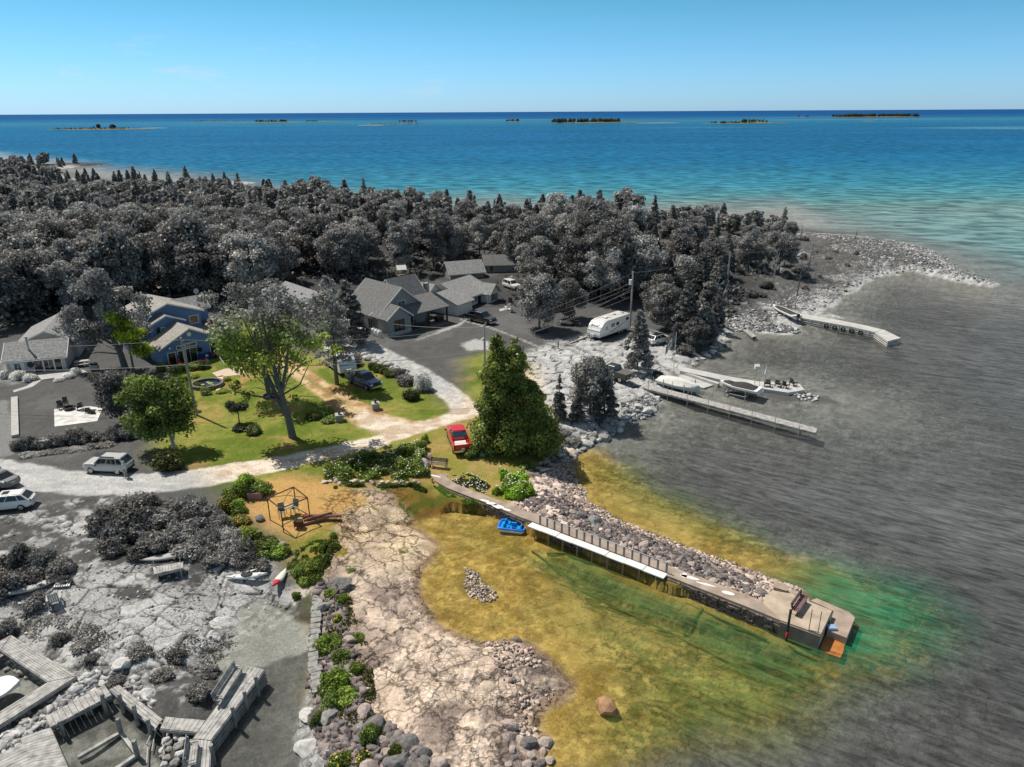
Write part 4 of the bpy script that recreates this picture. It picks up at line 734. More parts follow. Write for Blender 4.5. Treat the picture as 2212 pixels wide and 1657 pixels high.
shrub(912, 970, 1.4, 1.2, DG, 'dark green shrub by the rock bed left of the red pickup', kind=2); shrub(918, 955, .8, .9, MG, 'small leggy plant at the road edge left of the red pickup')
for px, py, w_, h_, lb_ in [(1215, 945, 2.8, 1.3, 'grey rounded bush at the foot of the shoreline cedars'), (1235, 958, 2.4, 1.0, 'lowest grey bush above the shore boulders'), (1180, 930, 2.6, 1.8, 'dusky green bush between the tall cedar and the grey cedars'), (1190, 965, 2.4, 1.2, 'dark bush right of the foot of the tall cedar'), (1480, 765, 2.6, 1.6, 'white-speckled bush above the rocky bank'), (1420, 815, 1.6, 1.0, 'low bush at the foot of the lone cedar'), (1140, 1010, 2.2, .9, 'low green bush under the front of the tall cedar'), (1020, 985, 2.4, 1.2, 'green bush at the left foot of the tall cedar'), (160, 940, 2.0, 1.0, 'dark shrub beside the grey leafy tree'), (1225, 700, 3.4, 1.0, 'dark bed of shrubs under the tree behind the trailer'), (1165, 716, 2.6, .7, 'ring of low plants at the foot of the weeping birch')]:
    cl = DG if px in (1140, 1020, 1190) else (grey(.1) if 'grey' in lb_ else grey(.06)); shrub(px, py, w_, h_, cl, lb_, kind=2)
for k, (px, py, s_) in enumerate([(1740, 600, 2.2), (1700, 600, 3), (1655, 622, 3.2), (1620, 640, 3.2), (1735, 560, 2.6), (1790, 560, 1.8), (1760, 545, 1.8), (1830, 575, 1.6), (1725, 590, 3.2), (1740, 625, 2), (1770, 600, 1.6), (1700, 560, 3.4), (1740, 520, 2.2), (1580, 655, 2.6), (1645, 640, 2.2), (1805, 545, 1.6), (1850, 550, 1.6)]): shrub(px, py, s_, s_ * .5, grey(.06), 'dark scrub bush on the rocky point', 'scrub bushes on the rocky point', k % 3)
# wildflower banks: ground cover
def meadow(name, label, poly, n, hgt, colr, flowers=None, nf=0, size=.11, seed=0):
    n *= 2; rr = np.random.default_rng(seed); pg = QG(poly); mn, mx = pg.min(0), pg.max(0); q = mn + rr.random((n * 4, 2)) * (mx - mn); d = poly_sdf(pg, q[:, 0], q[:, 1]); q = q[d > 0.02][:int(n*1.3)]; d = d[d > 0.02][:int(n*1.3)]
    tuft = 1.5 * smooth(.25, .75, fbm(q[:, 0], q[:, 1], 1.6, 3, seed + 80)); kk = (d + (fbm(q[:, 0], q[:, 1], 1.8, 2, seed + 5) - .5) * 3 > 0.1) & (fbm(q[:, 0], q[:, 1], 1.1, 3, seed + 90) > .36); q = q[kk]; d = d[kk]; tuft = tuft[kk]; z = height(q[:, 0], q[:, 1]); c = np.stack([q[:, 0], q[:, 1], z + hgt * tuft * rr.random(len(q)) ** .7 * smooth(0, .8, d + .3)], 1)
    nn = np.stack([rr.normal(size=len(q)), rr.normal(size=len(q)), 1.6 * rr.random(len(q))], 1); V, F_ = quads(c, nn, size, rr, 1.8); o = bpy.data.objects.new(name, npmesh(name, V, F_, FOL)); C.objects.link(o); o.color = (*colr, 1); tag(o, label, 'plants', kind='stuff')
    if flowers:
        k = rr.choice(len(q), nf); c = np.stack([q[k, 0], q[k, 1], z[k] + hgt * tuft[k] + .08], 1); V, F_ = quads(c, np.tile([0, 0, 1.0], (nf, 1)) + .3 * rr.normal(size=(nf, 3)), .12, rr, 1); o2 = bpy.data.objects.new('flower_heads', npmesh('flower_heads', V, F_, flowers)); link(o2, o)
meadow('wildflower_bank', 'bank of green grasses with white wildflowers below the gravel road', '700,1010 760,990 830,975 905,962 925,985 930,1030 905,1040 820,1040 740,1045 700,1035', 15000, .7, (.30, .40, .075), FLW, 330, seed=1)
meadow('tall_grass', 'strip of rough green grass below the low boulder row', '720,1042 800,1046 900,1046 960,1075 940,1070 880,1056 800,1056 720,1056', 2600, .35, (.13, .18, .03), seed=2)
meadow('tall_grass', 'green weeds at the foot of the curved stone wall', '925,1040 945,1040 1000,1075 1040,1095 1010,1095 960,1072', 2600, .5, (.13, .2, .03), seed=3)
meadow('wildflower_bank', 'bright green daisy bank on the pier side of the lawn', '1070,1060 1075,1020 1140,1015 1160,1060 1160,1075 1120,1085 1060,1068', 9000, .7, (.28, .42, .05), FLW, 130, seed=4)
meadow('wildflower_bank', 'sparse low daisies along the path to the pier', '965,1030 1010,1020 1060,1050 1060,1072 1000,1055', 1500, .22, (.13, .17, .04), FLW, 110, seed=5)
meadow('weeds', 'green weeds growing in the cracks below the gazebo', '600,1190 690,1165 760,1170 720,1200 700,1260 650,1270 610,1220', 3000, .45, (.13, .17, .03), seed=6)
meadow('weeds', 'grey-green weeds over the lower left rocks', '0,1290 150,1330 340,1400 480,1340 520,1390 430,1460 300,1420 180,1450 60,1380', 1800, .10, grey(.08), seed=8)
meadow('weeds', 'weeds between the stones along the old wall', '690,1280 760,1290 800,1400 820,1560 880,1657 740,1657 700,1500', 3400, .3, (.12, .13, .035), seed=9)
meadow('reeds', 'thin grey reeds on the rocky point', '1740,530 1850,520 1960,560 1930,585 1860,600 1800,650 1700,670 1640,640 1720,600', 12000, .35, grey(.11), seed=10)
meadow('grass', 'unmown grey grass beside the shore boulders', '1330,880 1400,850 1420,870 1360,910', 1200, .2, grey(.08), seed=11)

meadow('tall_grass', 'pale feathery grasses filling the thicket below the road', '215,1120 300,1085 420,1090 480,1110 520,1160 590,1225 520,1240 400,1205 260,1195', 9000, 1.1, grey(.09), seed=12)
meadow('tall_grass', 'rough grass in front of the left edge bushes', '-20,1215 150,1215 160,1260 60,1290 -20,1300', 3000, .7, grey(.07), seed=13)
# ================================================================ BUILDINGS
SHG = mat('grey_shingles', lin(142) , .9, .38, 3.5, bump=.4, stretch=(1, 1, 1)); SHD = mat('dark_shingles', lin(112), .9, .35, 3.5, bump=.4); SHB = mat('brown_shingles', lin(158, 153, 147), .9, .32, 3.5, bump=.4)
WBL = mat('blue_siding', lin(98, 130, 178), .6, .08, 4, stretch=(.3, .3, 9), bump=.5); WBD = mat('blue_board', lin(88, 116, 160), .6, .08, 4)
WWH = mat('white_siding', (.72, .715, .69), .6, .06, 4, stretch=(.3, .3, 9), bump=.4); WGR = mat('grey_board_siding', (.30, .296, .285), .7, .12, 6, stretch=(6, 6, .1), bump=.6); WCR = mat('pale_siding', (.50, .495, .475), .7, .08, 4, stretch=(.3, .3, 9), bump=.3)
TRW = mat('white_trim', (.8, .79, .77), .5, .04); TRG = mat('grey_trim', (.42, .41, .4), .6, .06); BLK = mat('black_metal', (.025, .025, .025), .4, .1); GLS = mat('dark_glass', (.02, .024, .03), .06, .2, 2, spec=.9)
STN = mat('grey_stone_veneer', (.42, .41, .39), .9, .45, 5, bump=1, stretch=(1, 1, 2.5)); DKW = mat('dark_deck', (.12, .118, .112), .7, .2, 3); DKB = mat('brown_deck', lin(150, 128, 108), .8, .15, 3); CNC = mat('concrete', lin(196, 180, 164), .9, .12, 1.5, bump=.2)
CNG = mat('grey_concrete', (.46, .455, .44), .9, .12, 1.5, bump=.2)
RED = mat('red_cloth', lin(190, 40, 50), .8, .1); NVY = mat('navy_cushion', lin(40, 62, 120), .8, .15); WPL = mat('white_plastic', (.8, .8, .78), .4, .04)
class House:
    """local x runs along the front, y goes back from it"""
    def __init__(s, name, label, cx, cy, rz, z=None, cat='house'):
        z = gz(cx, cy) if z is None else z; s.root = thing(name, label, cat, (cx, cy, z - .15), rz)
    def box(s, name, m, c, d, rz=0): return MB().box(c, d, rz).build(name, m, s.root)
    def gable(s, x0, x1, y0, y1, z0, ze, zr, axis, wm, rm, tm, over=.4, wall='wall', th=.14, apex=.5, pr=None):
        mb = MB()
        if axis == 'y':   # ridge along y; gable faces -y
            xm = x0 + (x1 - x0) * apex; prof = [(x0, z0), (x1, z0), (x1, ze), (xm, zr), (x0, ze)]
            mb.loft([[(x, y, z) for x, z in prof] for y in (y0, y1)])
        else:
            ym = y0 + (y1 - y0) * apex; prof = [(y0, z0), (y1, z0), (y1, ze), (ym, zr), (y0, ze)]
            mb.loft([[(x, y, z) for y, z in prof] for x in (x0, x1)])
        w_ = mb.build(wall, wm, s.root)
        rb = MB(); e = .03
        if axis == 'y':
            for sx, xe in ((-1, x0), (1, x1)):
                k = (zr - ze) / abs(xm - xe); xo = xe + sx * over
                rb.slab([(xm, y0 - over, zr + th), (xo, y0 - over, ze - k * over + th), (xo, y1 + over, ze - k * over + th), (xm, y1 + over, zr + th)], th - .01)
        else:
            for sy, ye in ((-1, y0), (1, y1)):
                k = (zr - ze) / abs(ym - ye); yo = ye + sy * over
                rb.slab([(x0 - over, ym, zr + th), (x0 - over, yo, ze - k * over + th), (x1 + over, yo, ze - k * over + th), (x1 + over, ym, zr + th)], th - .01)
        rf = rb.build('roof', rm, s.root)
        tb = MB()
        if axis == 'y':
            for sx, xe in ((-1, x0), (1, x1)):
                k = (zr - ze) / abs(xm - xe); xo = xe + sx * over
                for y in (y0 - over - .02, y1 + over + .02): tb.bar((xm, y, zr + .03), (xo, y, ze - k * over + .03), .05, .2)
        else:
            for sy, ye in ((-1, y0), (1, y1)):
                k = (zr - ze) / abs(ym - ye); yo = ye + sy * over
                for x in (x0 - over - .02, x1 + over + .02): tb.bar((x, ym, zr + .03), (x, yo, ze - k * over + .03), .05, .2)
            tb.bar((x0 - over, y0 - over - .04, ze - (zr - ze) / abs(ym - y0) * over), (x1 + over, y0 - over - .04, ze - (zr - ze) / abs(ym - y0) * over), .09, .12)
        tb.build('fascia', tm, s.root); return w_
    def window(s, x, y, z, w_, h, face='f', frame=None, n=2, name='window', m=None):
        """centre on the wall; face f (-y) b (+y) l (-x) r (+x)"""
        frame = frame or TRW; ax = {'f': ((1, 0), (0, -1)), 'b': ((1, 0), (0, 1)), 'l': ((0, 1), (-1, 0)), 'r': ((0, 1), (1, 0))}[face]; (ux, uy), (nx, ny) = ax
        def bx(mb, cu, cz, du, dz, out, t): mb.box((x + ux * cu + nx * out, y + uy * cu + ny * out, z + cz), (abs(ux) * du + abs(nx) * t, abs(uy) * du + abs(ny) * t, dz))
        mb = MB(); f = .09
        for sgn in (-1, 1): bx(mb, sgn * (w_ / 2 - f / 2 + .04), 0, f, h + .1, .04, .08); bx(mb, 0, sgn * (h / 2 - f / 2 + .04), w_ - 2 * f + .08, f, .04, .08)
        for k in range(1, n): bx(mb, -w_ / 2 + w_ * k / n, 0, .05, h - .1, .035, .05)
        wo = mb.build(name, frame, s.root); p = MB(); bx(p, 0, 0, w_ - .08, h - .08, .012, .016); p.build('pane', m or GLS, wo); return wo
def rail(root, pts, h=.95, m=None, sp=1.2, name='railing', w_=.05, bal=True):
    mb = MB(); pts = [Vector(p) for p in pts]
    for a, b in zip(pts, pts[1:]):
        L_ = (b - a).length; n = max(1, round(L_ / sp)); up = Vector((0, 0, h)); mb.bar(a + up, b + up, w_ * 1.4, w_); mb.bar(a + up * .15, b + up * .15, w_ * .8, w_ * .6)
        for k in range(n + 1): q = a.lerp(b, k / n); mb.bar(q, q + up, w_, w_)
        if bal:
            for k in range(int(L_ / .14)): q = a.lerp(b, (k + .5) / int(L_ / .14)); mb.bar(q + up * .15, q + up, .02, .02)
    return mb.build(name, m or BLK, root)
def steps(root, x0, x1, y, z, n, dirn=-1, rise=.17, run=.3, m=None, name='steps'):
    mb = MB()
    for k in range(n): hh_ = z - rise * k; mb.box(((x0 + x1) / 2, y + dirn * (run * (k + .5)), hh_ / 2 - .05), (x1 - x0, run, hh_ - .1 + .1))
    return mb.build(name, m or CNG, root)
# ---- blue house
def ang(p, q): return math.atan2(q[1] - p[1], q[0] - p[0])
a = P(343, 760, 4); c = P(479.7, 731, 4); rz = ang(a, c); L_ = float(np.hypot(*(c - a)))
bl = House('blue_house', 'blue-sided lakeside house with stepped gables, a front deck and white trim', a[0], a[1], rz, 1.45); H = bl; W = L_ - .4
H.gable(.4, W, .35, 5.2, -.2, 3.0, 5.1, 'y', WBL, SHB, TRW, .45)
H.gable(.9, 5.6, 5.0, 6.4, 2.2, 5.3, 6.3, 'y', WBL, SHB, TRW, .35, 'entry_gable_wall')
H.gable(-.6, W + .2, 6.4, 13.5, -.2, 5.9, 7.7, 'y', WBL, SHB, TRW, .5, 'upper_wall')
H.gable(W - 2.2, W + 2.4, 9.2, 13.2, -.2, 5.6, 6.9, 'x', WBL, SHG, TRW, .4, 'rear_wing_wall')
yf = .35
for x, z, w_, h, n in ((1.7, 1.1, 1.1, 2.0, 1), (3.1, 1.15, 1.15, 1.9, 1), (W - .95, 1.3, .95, 2.0, 1)): H.window(x, yf, z, w_, h, 'f', TRW, n)
H.window(4.25, yf, 1.15, 1.9, 2.1, 'f', TRW, 2, 'sliding_door'); H.window(3.1, yf, 2.6, 1.15, .5, 'f', TRW, 1); H.window(4.35, yf, 2.7, 1.9, .5, 'f', TRW, 1)
H.window(W - .9, 6.4, 4.6, 1.3, 1.2, 'f', TRW, 1); H.window(.1, 6.4, 4.0, 1.3, 1.4, 'f', TRW, 1); H.window(2.6, 5.0, 4.4, .5, .5, 'f', TRW, 2); H.window(4.2, 5.0, 4.4, .5, .5, 'f', TRW, 2); H.window(2.0, 5.0, 4.3, .45, .9, 'f', BLK, 1); H.window(4.9, 5.0, 4.2, .5, .8, 'f', BLK, 1)
mb = MB(); mb.tube([(W / 2 + .2, yf - .02, 4.25), (W / 2 + .2, yf - .1, 4.25)], .32, 16); mb.build('gable_vent', TRW, H.root)
mb = MB(); mb.tube([(1.6, yf - .01, 2.75), (1.6, yf - .08, 2.75)], .25, 14); mb.build('wall_clock', BLK, H.root); mb = MB(); mb.tube([(1.6, yf - .081, 2.75), (1.6, yf - .09, 2.75)], .19, 14); mb.build('clock_face', TRW, bpy.data.objects['wall_clock'])
for x, y, z in ((2.0, 9, 7.35), (5.2, 10.5, 7.05)): mb = MB().box((x, y, z), (.3, .3, .3)); mb.build('roof_vent', BLK, H.root)
mb = MB(); mb.tube([(W + 1.8, 11.2, 6.9), (W + 1.8, 11.2, 7.5)], .04, 6); mb.loft([[(W + 1.8 + rr_ * math.cos(t), 11.2 - dd_, 7.7 + rr_ * math.sin(t)) for t in [k * .524 for k in range(12)]] for rr_, dd_ in ((.08, 0), (.38, .1), (.42, .16))]); mb.build('satellite_dish', TRG, H.root)
mb = MB().box((3.6, -1.3, .0), (7.4, 3.3, .18)); mb.box((3.6, -1.3, -.35), (7.2, 3.1, .5)); mb.build('front_deck', mat('rust_deck', lin(120, 92, 86), .8, .15, 3, stretch=(1, 8, 1)), H.root)
rail(H.root, [(0, -2.9, .1), (4.5, -2.9, .1)], .95, TRG, 1.2); rail(H.root, [(0, .1, .1), (0, -2.9, .1)], .95, TRG); st = steps(H.root, 4.7, 7.0, -2.95, .05, 4, -1, .2, .32, DKB, 'front_steps'); rail(H.root, [(4.6, -2.9, .1), (4.6, -4.2, -.7)], .9, TRW, 1.4, bal=False); rail(H.root, [(7.1, -2.9, .1), (7.1, -4.2, -.7)], .9, TRW, 1.4, bal=False)
mb = MB().box((W + 2.6, 7.6, 2.95), (4.8, 5.2, .2))
for x in (W + .6, W + 4.8):
    for y in (5.3, 9.9): mb.box((x, y, 1.35), (.15, .15, 3.0))
mb.build('upper_deck', DKB, H.root); rail(H.root, [(W + .4, 5.1, 3.05), (W + 5, 5.1, 3.05), (W + 5, 10.2, 3.05)], .95, BLK, 1.5)
H.window(W + .2, 7.6, 4.2, 1.6, 2.0, 'r', TRW, 2, 'sliding_door')
def local(root, p): return root.matrix_basis @ Vector(p)
def placed(root, p): q = local(root, p); return (q.x, q.y, q.z)
def armchair(name, label, m, loc, rz, s=1.0, cat='chair', group=None):
    t_ = thing(name, label, cat, loc, rz, group); t_.scale = (s, s, s); MB().box((0, -.02, .36), (.55, .52, .06), rx=-.08).build('seat', m, t_)
    mb = MB()
    for k in range(5): mb.box((-.22 + .11 * k, .32, .68), (.095, .03, .75), rx=-.3)
    mb.build('backrest', m, t_)
    for sx in (-1, 1): MB().box((sx * .33, -.02, .56), (.12, .68, .03)).build('armrest', m, t_); MB().box((sx * .33, -.3, .27), (.06, .08, .54)).box((sx * .33, .26, .27), (.06, .1, .54)).build('leg', m, t_)
    return t_
armchair('deck_chair', 'red deck chair by the glass door of the blue house', RED, placed(H.root, (2.3, -.9, .1)), rz + .2); armchair('deck_chair', 'dark red chair at the left end of the front deck', RED, placed(H.root, (.6, -1.6, .1)), rz - .4)
t_ = thing('porch_sofa', 'navy cushioned sofa with a striped pillow on the front deck', 'sofa', placed(H.root, (6.1, -.35, .1)), rz); MB().box((0, 0, .3), (1.9, .8, .3)).build('seat', NVY, t_); MB().box((0, .35, .65), (1.9, .2, .6)).build('backrest', NVY, t_); MB().box((.2, .1, .6), (.4, .2, .35)).build('pillow', TRW, t_)
for k, (x, y, m_, lb_) in enumerate([(4.4, -2.3, FLR, 'pot of red geraniums on the front deck nearest the sliding door'), (5.2, -2.7, FLP, 'tall dark pot of pink flowers at the head of the deck steps'), (7.4, -.6, FLP, 'pot of deep pink flowers at the right corner of the blue house')]):
    t_ = thing('flower_pot', lb_, 'flower pot', placed(H.root, (x, y, .1))); mb = MB(); mb.tube([(0, 0, 0), (0, 0, .5)], [.18, .25], 10); mb.build('pot', BLK, t_); q, f_ = quads(np.array([0, 0, .65]) + rng.normal(0, .17, (60, 3)), sph(rng, 60), .16, rng); link(bpy.data.objects.new('flowers', npmesh('flowers', q, f_, m_)), t_)
for x, z in ((5.5, 2.2), (2.6, 1.9)):
    t_ = thing('hanging_basket', 'hanging basket of red and green plants at the ' + ('right' if x > 4 else 'left') + ' windows of the blue house', 'hanging basket', placed(H.root, (x, -.1, z - .5))); q, f_ = quads(rng.normal(0, .16, (90, 3)), sph(rng, 90), .16, rng); o = bpy.data.objects.new('foliage', npmesh('foliage', q, f_, FOL)); link(o, t_); o.color = (.09, .1, .03, 1); MB().tube([(0, 0, .1), (0, 0, .6)], .012, 4).build('hanger', BLK, t_)
mb = MB(); mb.tube([(0, 0, 0), (0, 0, .35)], [.4, .45], 14); o = mb.build('tub_table', TRG, None, loc=placed(H.root, (3.3, -2.2, .1))); tag(o, 'round pale stone table on the front deck', 'table')
o = MB().box((0, 0, .25), (.7, .5, .5)).build('cooler_box', RED, None, loc=placed(H.root, (W + 2.3, 7.8, 3.05))); tag(o, 'bright red cool box on the upper side deck', 'cool box')
t_ = thing('patio_table', 'round table on the upper side deck of the blue house', 'table', placed(H.root, (W + 1.6, 9, 3.05))); mb = MB(); mb.tube([(0, 0, .7), (0, 0, .75)], .6, 14); mb.build('tabletop', TRG, t_); MB().tube([(0, 0, 0), (0, 0, .7)], .05, 6).build('leg', TRG, t_)
# front path, pond ring and rock edging
pm = mat('flagstone', lin(222, 200, 170), .9, .2, 2, bump=.3)
def flat(name, poly, m, dz=.03, t=.08, label=None, kind='structure', cat=None):
    pts = [GZ(*map(float, s_.split(','))) for s_ in poly.split()]; mb = MB(); mb.loft([[(p.x, p.y, p.z - t) for p in pts], [(p.x, p.y, p.z + dz) for p in pts]])
    if sum((pts[i].x * pts[(i + 1) % len(pts)].y - pts[(i + 1) % len(pts)].x * pts[i].y) for i in range(len(pts))) < 0: mb.f = [f_[::-1] for f_ in mb.f]
    o = mb.build(name, m); tag(o, label, cat, kind=kind if not cat else None); return o
flat('path', '458,806 488,796 520,798 535,808 500,812 470,815', mat('path_concrete', lin(205, 185, 165), .9, .1)); flat('path', '470,814 482,811 482,830 474,842 466,845 470,830', pm)
t_ = thing('garden_pond', 'round stone-walled lily pond in the front garden', 'pond', GZ(448, 833)); mb = MB(); a_ = [2 * math.pi * k / 20 for k in range(20)]
mb.loft([[(math.cos(t) * R_, math.sin(t) * R_ * .9, z_) for t in a_] for R_, z_ in ((2.1, -.1), (2.1, .45), (1.75, .45), (1.75, .1))], False); mb.build('stone_rim', mat('pond_stone', lin(120, 108, 104), .9, .4, 4, bump=1), t_); mb = MB(); mb.loft([[(math.cos(t) * 1.77, math.sin(t) * 1.6, z_) for t in a_] for z_ in (.1, .22)]); mb.build('pond_water', mat('pond_water_surface', (.02, .03, .05), .05, .1), t_)
for x, y, R_ in ((.3, .3, .35), (-.5, -.2, .3), (.8, -.4, .25), (-.2, .7, .25)): mb = MB(); mb.tube([(x, y, .22), (x, y, .235)], R_, 9); mb.build('lily_pad', mat('lily_green', (.25, .33, .06), .6), t_)
# ---- white cottage at the left
a = P(2, 780, 3.8); c = P(137, 766.7, 3.8); rz = ang(a, c); W = float(np.hypot(*(c - a)))
H = House('white_cottage', 'low pale cottage with a metal stovepipe and big glass sliding doors', a[0] + .2, a[1] + .2, rz, 1.45); W -= .3
H.gable(.1, W, .2, 6.2, -.2, 2.35, 4.0, 'x', WCR, SHG, TRW, .4); H.gable(.4, W + .6, 6.0, 15.5, -.2, 3.0, 4.6, 'y', WCR, SHG, TRW, .4, 'rear_wall')
for x, w_, n in ((3.9, 1.2, 1), (6.2, 1.0, 1)): H.window(x, .2, 1.15, w_, 2.0, 'f', TRW, n)
H.window(5.1, .2, 1.1, 1.4, 2.0, 'f', TRW, 2, 'sliding_door'); H.window(1.4, .2, 1.3, .8, 1.1, 'f', TRW, 2)
for x in (.75, 2.05): MB().box((x, .16, 1.3), (.36, .06, 1.2)).build('shutter', TRW, H.root)
mb = MB(); mb.tube([(2.95, .17, 1.5), (2.95, .1, 1.5)], .42, 18); mb.build('round_plaque', BLK, H.root); mb = MB(); mb.tube([(2.8, 1.6, 3.0), (2.8, 1.6, 4.9)], .13, 10); mb.tube([(2.8, 1.6, 4.95), (2.8, 1.6, 5.1)], .2, 10); mb.build('stovepipe', mat('galvanised', (.5, .5, .49), .35, .1, metal=.6), H.root)
mb = MB(); mb.loft([[(5.6 + rr_ * math.cos(t), 5.9 - dd_, 3.6 + rr_ * math.sin(t)) for t in [k * .524 for k in range(12)]] for rr_, dd_ in ((.08, 0), (.36, .1), (.4, .16))]); mb.build('satellite_dish', TRG, H.root)
for y in (7.5, 9.5, 12): MB().box((6.6, y, 4.35), (.35, .35, .25)).build('roof_vent', BLK, H.root)
flat('deck_patio', '75,806 135,797 175,798 192,806 150,812 90,822', CNG, .1, .2, 'pale wooden deck in front of the white cottage', cat='deck'); flat('path', '76,822 90,822 70,836 30,848 28,844 58,834', CNG)
armchair('garden_chair', 'dark chair on the pale deck of the white cottage', BLK, GZ(110, 802), 0); t_ = thing('barbecue', 'dark covered barbecue between the white cottage and the maple', 'barbecue', GZ(205, 800)); MB().box((0, 0, .45), (1.1, .5, .7)).build('body', TRG, t_); MB().box((0, 0, .95), (.8, .5, .3)).build('lid', BLK, t_)
t_ = thing('picnic_table', 'grey picnic table right of the white cottage', 'table', GZ(178, 790), .4); MB().box((0, 0, .72), (1.8, .8, .06)).build('tabletop', TRG, t_)
for s_ in (-1, 1): MB().box((0, s_ * .7, .42), (1.8, .28, .05)).build('bench_seat', TRG, t_); MB().bar((s_ * .6, -.6, 0), (s_ * .6, 0, .7), .08).bar((s_ * .6, .6, 0), (s_ * .6, 0, .7), .08).build('leg', TRG, t_)
flat('patio', '117,884 195,878 222,882 210,910 118,922', mat('pale_flagstone', (.66, .65, .62), .9, .25, 1.2, bump=.4), .03)
for k, (px, py, rz_, lb_) in enumerate([(133, 884, .9, 'charcoal wooden armchair at the left of the fire pit'), (141, 877, .3, 'charcoal wooden armchair behind the fire pit'), (172, 885, -2.2, 'charcoal wooden armchair at the right of the fire pit')]): armchair('garden_armchair', lb_, BLK, GZ(px, py), rz_)
mb = MB(); mb.loft([[(math.cos(t) * R_, math.sin(t) * R_, z_) for t in a_] for R_, z_ in ((.55, 0), (.6, .4), (.5, .4), (.45, .15))]); o = mb.build('fire_pit', BLK, None, loc=GZ(150, 885)); tag(o, 'round dark fire pit on the pale flagstone patio', 'fire pit')
def logs(name, label, px, py, n, L_, R_, m, seed, spread=.4, rz0=0.0, cat='firewood'):
    rr = np.random.default_rng(seed); t_ = thing(name, label, cat, GZ(px, py))
    for k in range(n): a = rz0 + rr.normal(0, .25); l = L_ * rr.uniform(.6, 1); c = np.array([rr.normal(0, spread), rr.normal(0, spread), R_ + rr.random() * R_ * 3]); d = np.array([math.cos(a), math.sin(a), rr.normal(0, .06)]) * l / 2; MB().tube([c - d, c + d], R_ * rr.uniform(.7, 1.1), 6).build('log', m, t_)
logs('firewood_pile', 'dark pile of firewood on the flagstone patio', 195, 892, 12, .9, .09, BLK, 3); logs('log_pile', 'brown fallen logs lying right of the metal gazebo', 693, 1126, 6, 3.2, .13, mat('brown_log', lin(140, 100, 84), .9, .3, 4), 4, .3, .25)
t_ = thing('electrical_box', 'dark metal utility box in the hedge', 'utility box', GZ(100, 965), .1); MB().box((0, 0, .4), (.9, .7, .8)).build('cabinet', TRG, t_); MB().box((0, 0, .83), (1, .8, .06)).build('lid', TRG, t_)
mb = MB(); p, q = GZ(32, 862), GZ(34, 945); mb.bar(p + Vector((0, 0, .15)), q + Vector((0, 0, .15)), .7, .35); o = mb.build('low_wall', CNG); tag(o, 'long low pale wall at the left of the cottage lawn', 'wall')
# ---- garage behind the ash trees
GA, GB_ = P(684.5, 630.6, 6.3), P(607, 604.6, 6.3); GRZ = math.atan2(-(GB_ - GA)[0], (GB_ - GA)[1]); GAR = GA
H = House('grey_garage', 'grey garage with a long dark shingled roof behind the ash tree', *GAR, GRZ, 1.4, 'garage'); H.gable(-3.6, 3.6, 0, 11, -.2, 2.9, 5.0, 'y', WGR, SHG, TRW, .4, th=.14)
for y in (3, 5.5, 8): MB().box((-1.3, y, 4.4), (.35, .35, .2)).build('roof_vent', BLK, H.root)
# ---- main grey house
C0 = P(838.8, 731.8, 1.35); C1 = P(776, 710, 1.35); rz = ang(C1, C0) + math.pi / 2
ux = np.array([math.cos(rz), math.sin(rz)])
H = House('farmhouse', 'large grey board-and-batten house with a shingled roof and covered porch', C0[0], C0[1], rz, 1.35); MH = H; SW, DW = 4.6, 9.6
print('farmhouse rz', rz)
H.gable(0, 4.6, 0, 4.0, -.2, 3.3, 4.95, 'y', WGR, SHD, TRW, .35, 'bay_wall')
H.gable(0.02, 13.0, .5, 10.2, -.2, 3.3, 7.4, 'x', WGR, SHD, TRW, .35, 'main_wall') if False else None
# long roof: ridge runs back from the dormer; the left slope comes down to the left wall
H.gable(0, 9.6, 2.6, 12.0, -.2, 3.28, 7.2, 'y', WGR, SHD, TRW, .36, 'main_wall')
H.gable(6.4, 12.0, 4.4, 12.6, -.2, 3.3, 7.35, 'x', WGR, SHD, TRW, .3, 'right_wing_wall')
H.window(2.3, 0, 1.75, 1.9, 2.0, 'f', BLK, 2); H.window(4.8, 2.6, 4.5, 1.5, 1.1, 'f', TRW, 2); H.window(0, 4.4, 1.75, 1.5, 1.4, 'l', BLK, 2); H.window(0, 7.0, 1.5, .95, 2.1, 'l', BLK, 1, 'door')
mb = MB().box((-.06, 4.8, .35), (.12, 9.6, 1.1)); mb.box((2.3, -.06, .4), (4.6, .12, 1.2)); mb.build('stone_base', STN, H.root)
MB().slab([(4.3, -.2, 3.2), (12.7, -.2, 3.2), (12.4, 4.4, 4.9), (4.3, 4.4, 4.9)], .16).build('porch_roof', SHD, H.root)
mb = MB().box((8.4, 1.5, .35), (8.0, 3.4, .5)); mb.build('porch_floor', DKW, H.root)
for x in (8.3, 12.2): MB().box((x, .0, 1.85), (.22, .22, 2.6)).build('porch_post', BLK, H.root)
rail(H.root, [(4.8, -.1, .6), (8.2, -.1, .6)], .95, BLK, 1.2); rail(H.root, [(12.3, .0, .6), (12.3, 3.0, .6)], .95, BLK, 1.5); steps(H.root, 8.5, 12.2, -.2, .5, 4, -1, .15, .35, DKB, 'porch_steps')
H.window(5.9, 2.6, 1.8, 1.8, 1.7, 'f', BLK, 2); H.window(10.4, 4.4, 1.7, 1.0, 2.2, 'f', BLK, 1, 'door'); H.window(8.8, 4.4, 1.9, 1.2, 1.5, 'f', BLK, 1)
steps(H.root, -1.2, -.1, 6.2, .6, 3, -1, .18, .3, CNG, 'side_steps'); MB().box((-.65, 7.0, .2), (1.1, 1.6, .7)).build('side_landing', CNG, H.root); rail(H.root, [(-1.15, 6.2, .55), (-1.15, 7.8, .55)], .9, BLK, .8)
MB().box((.5, -.05, 1.6), (.3, .14, .4)).build('meter_box', TRG, H.root)
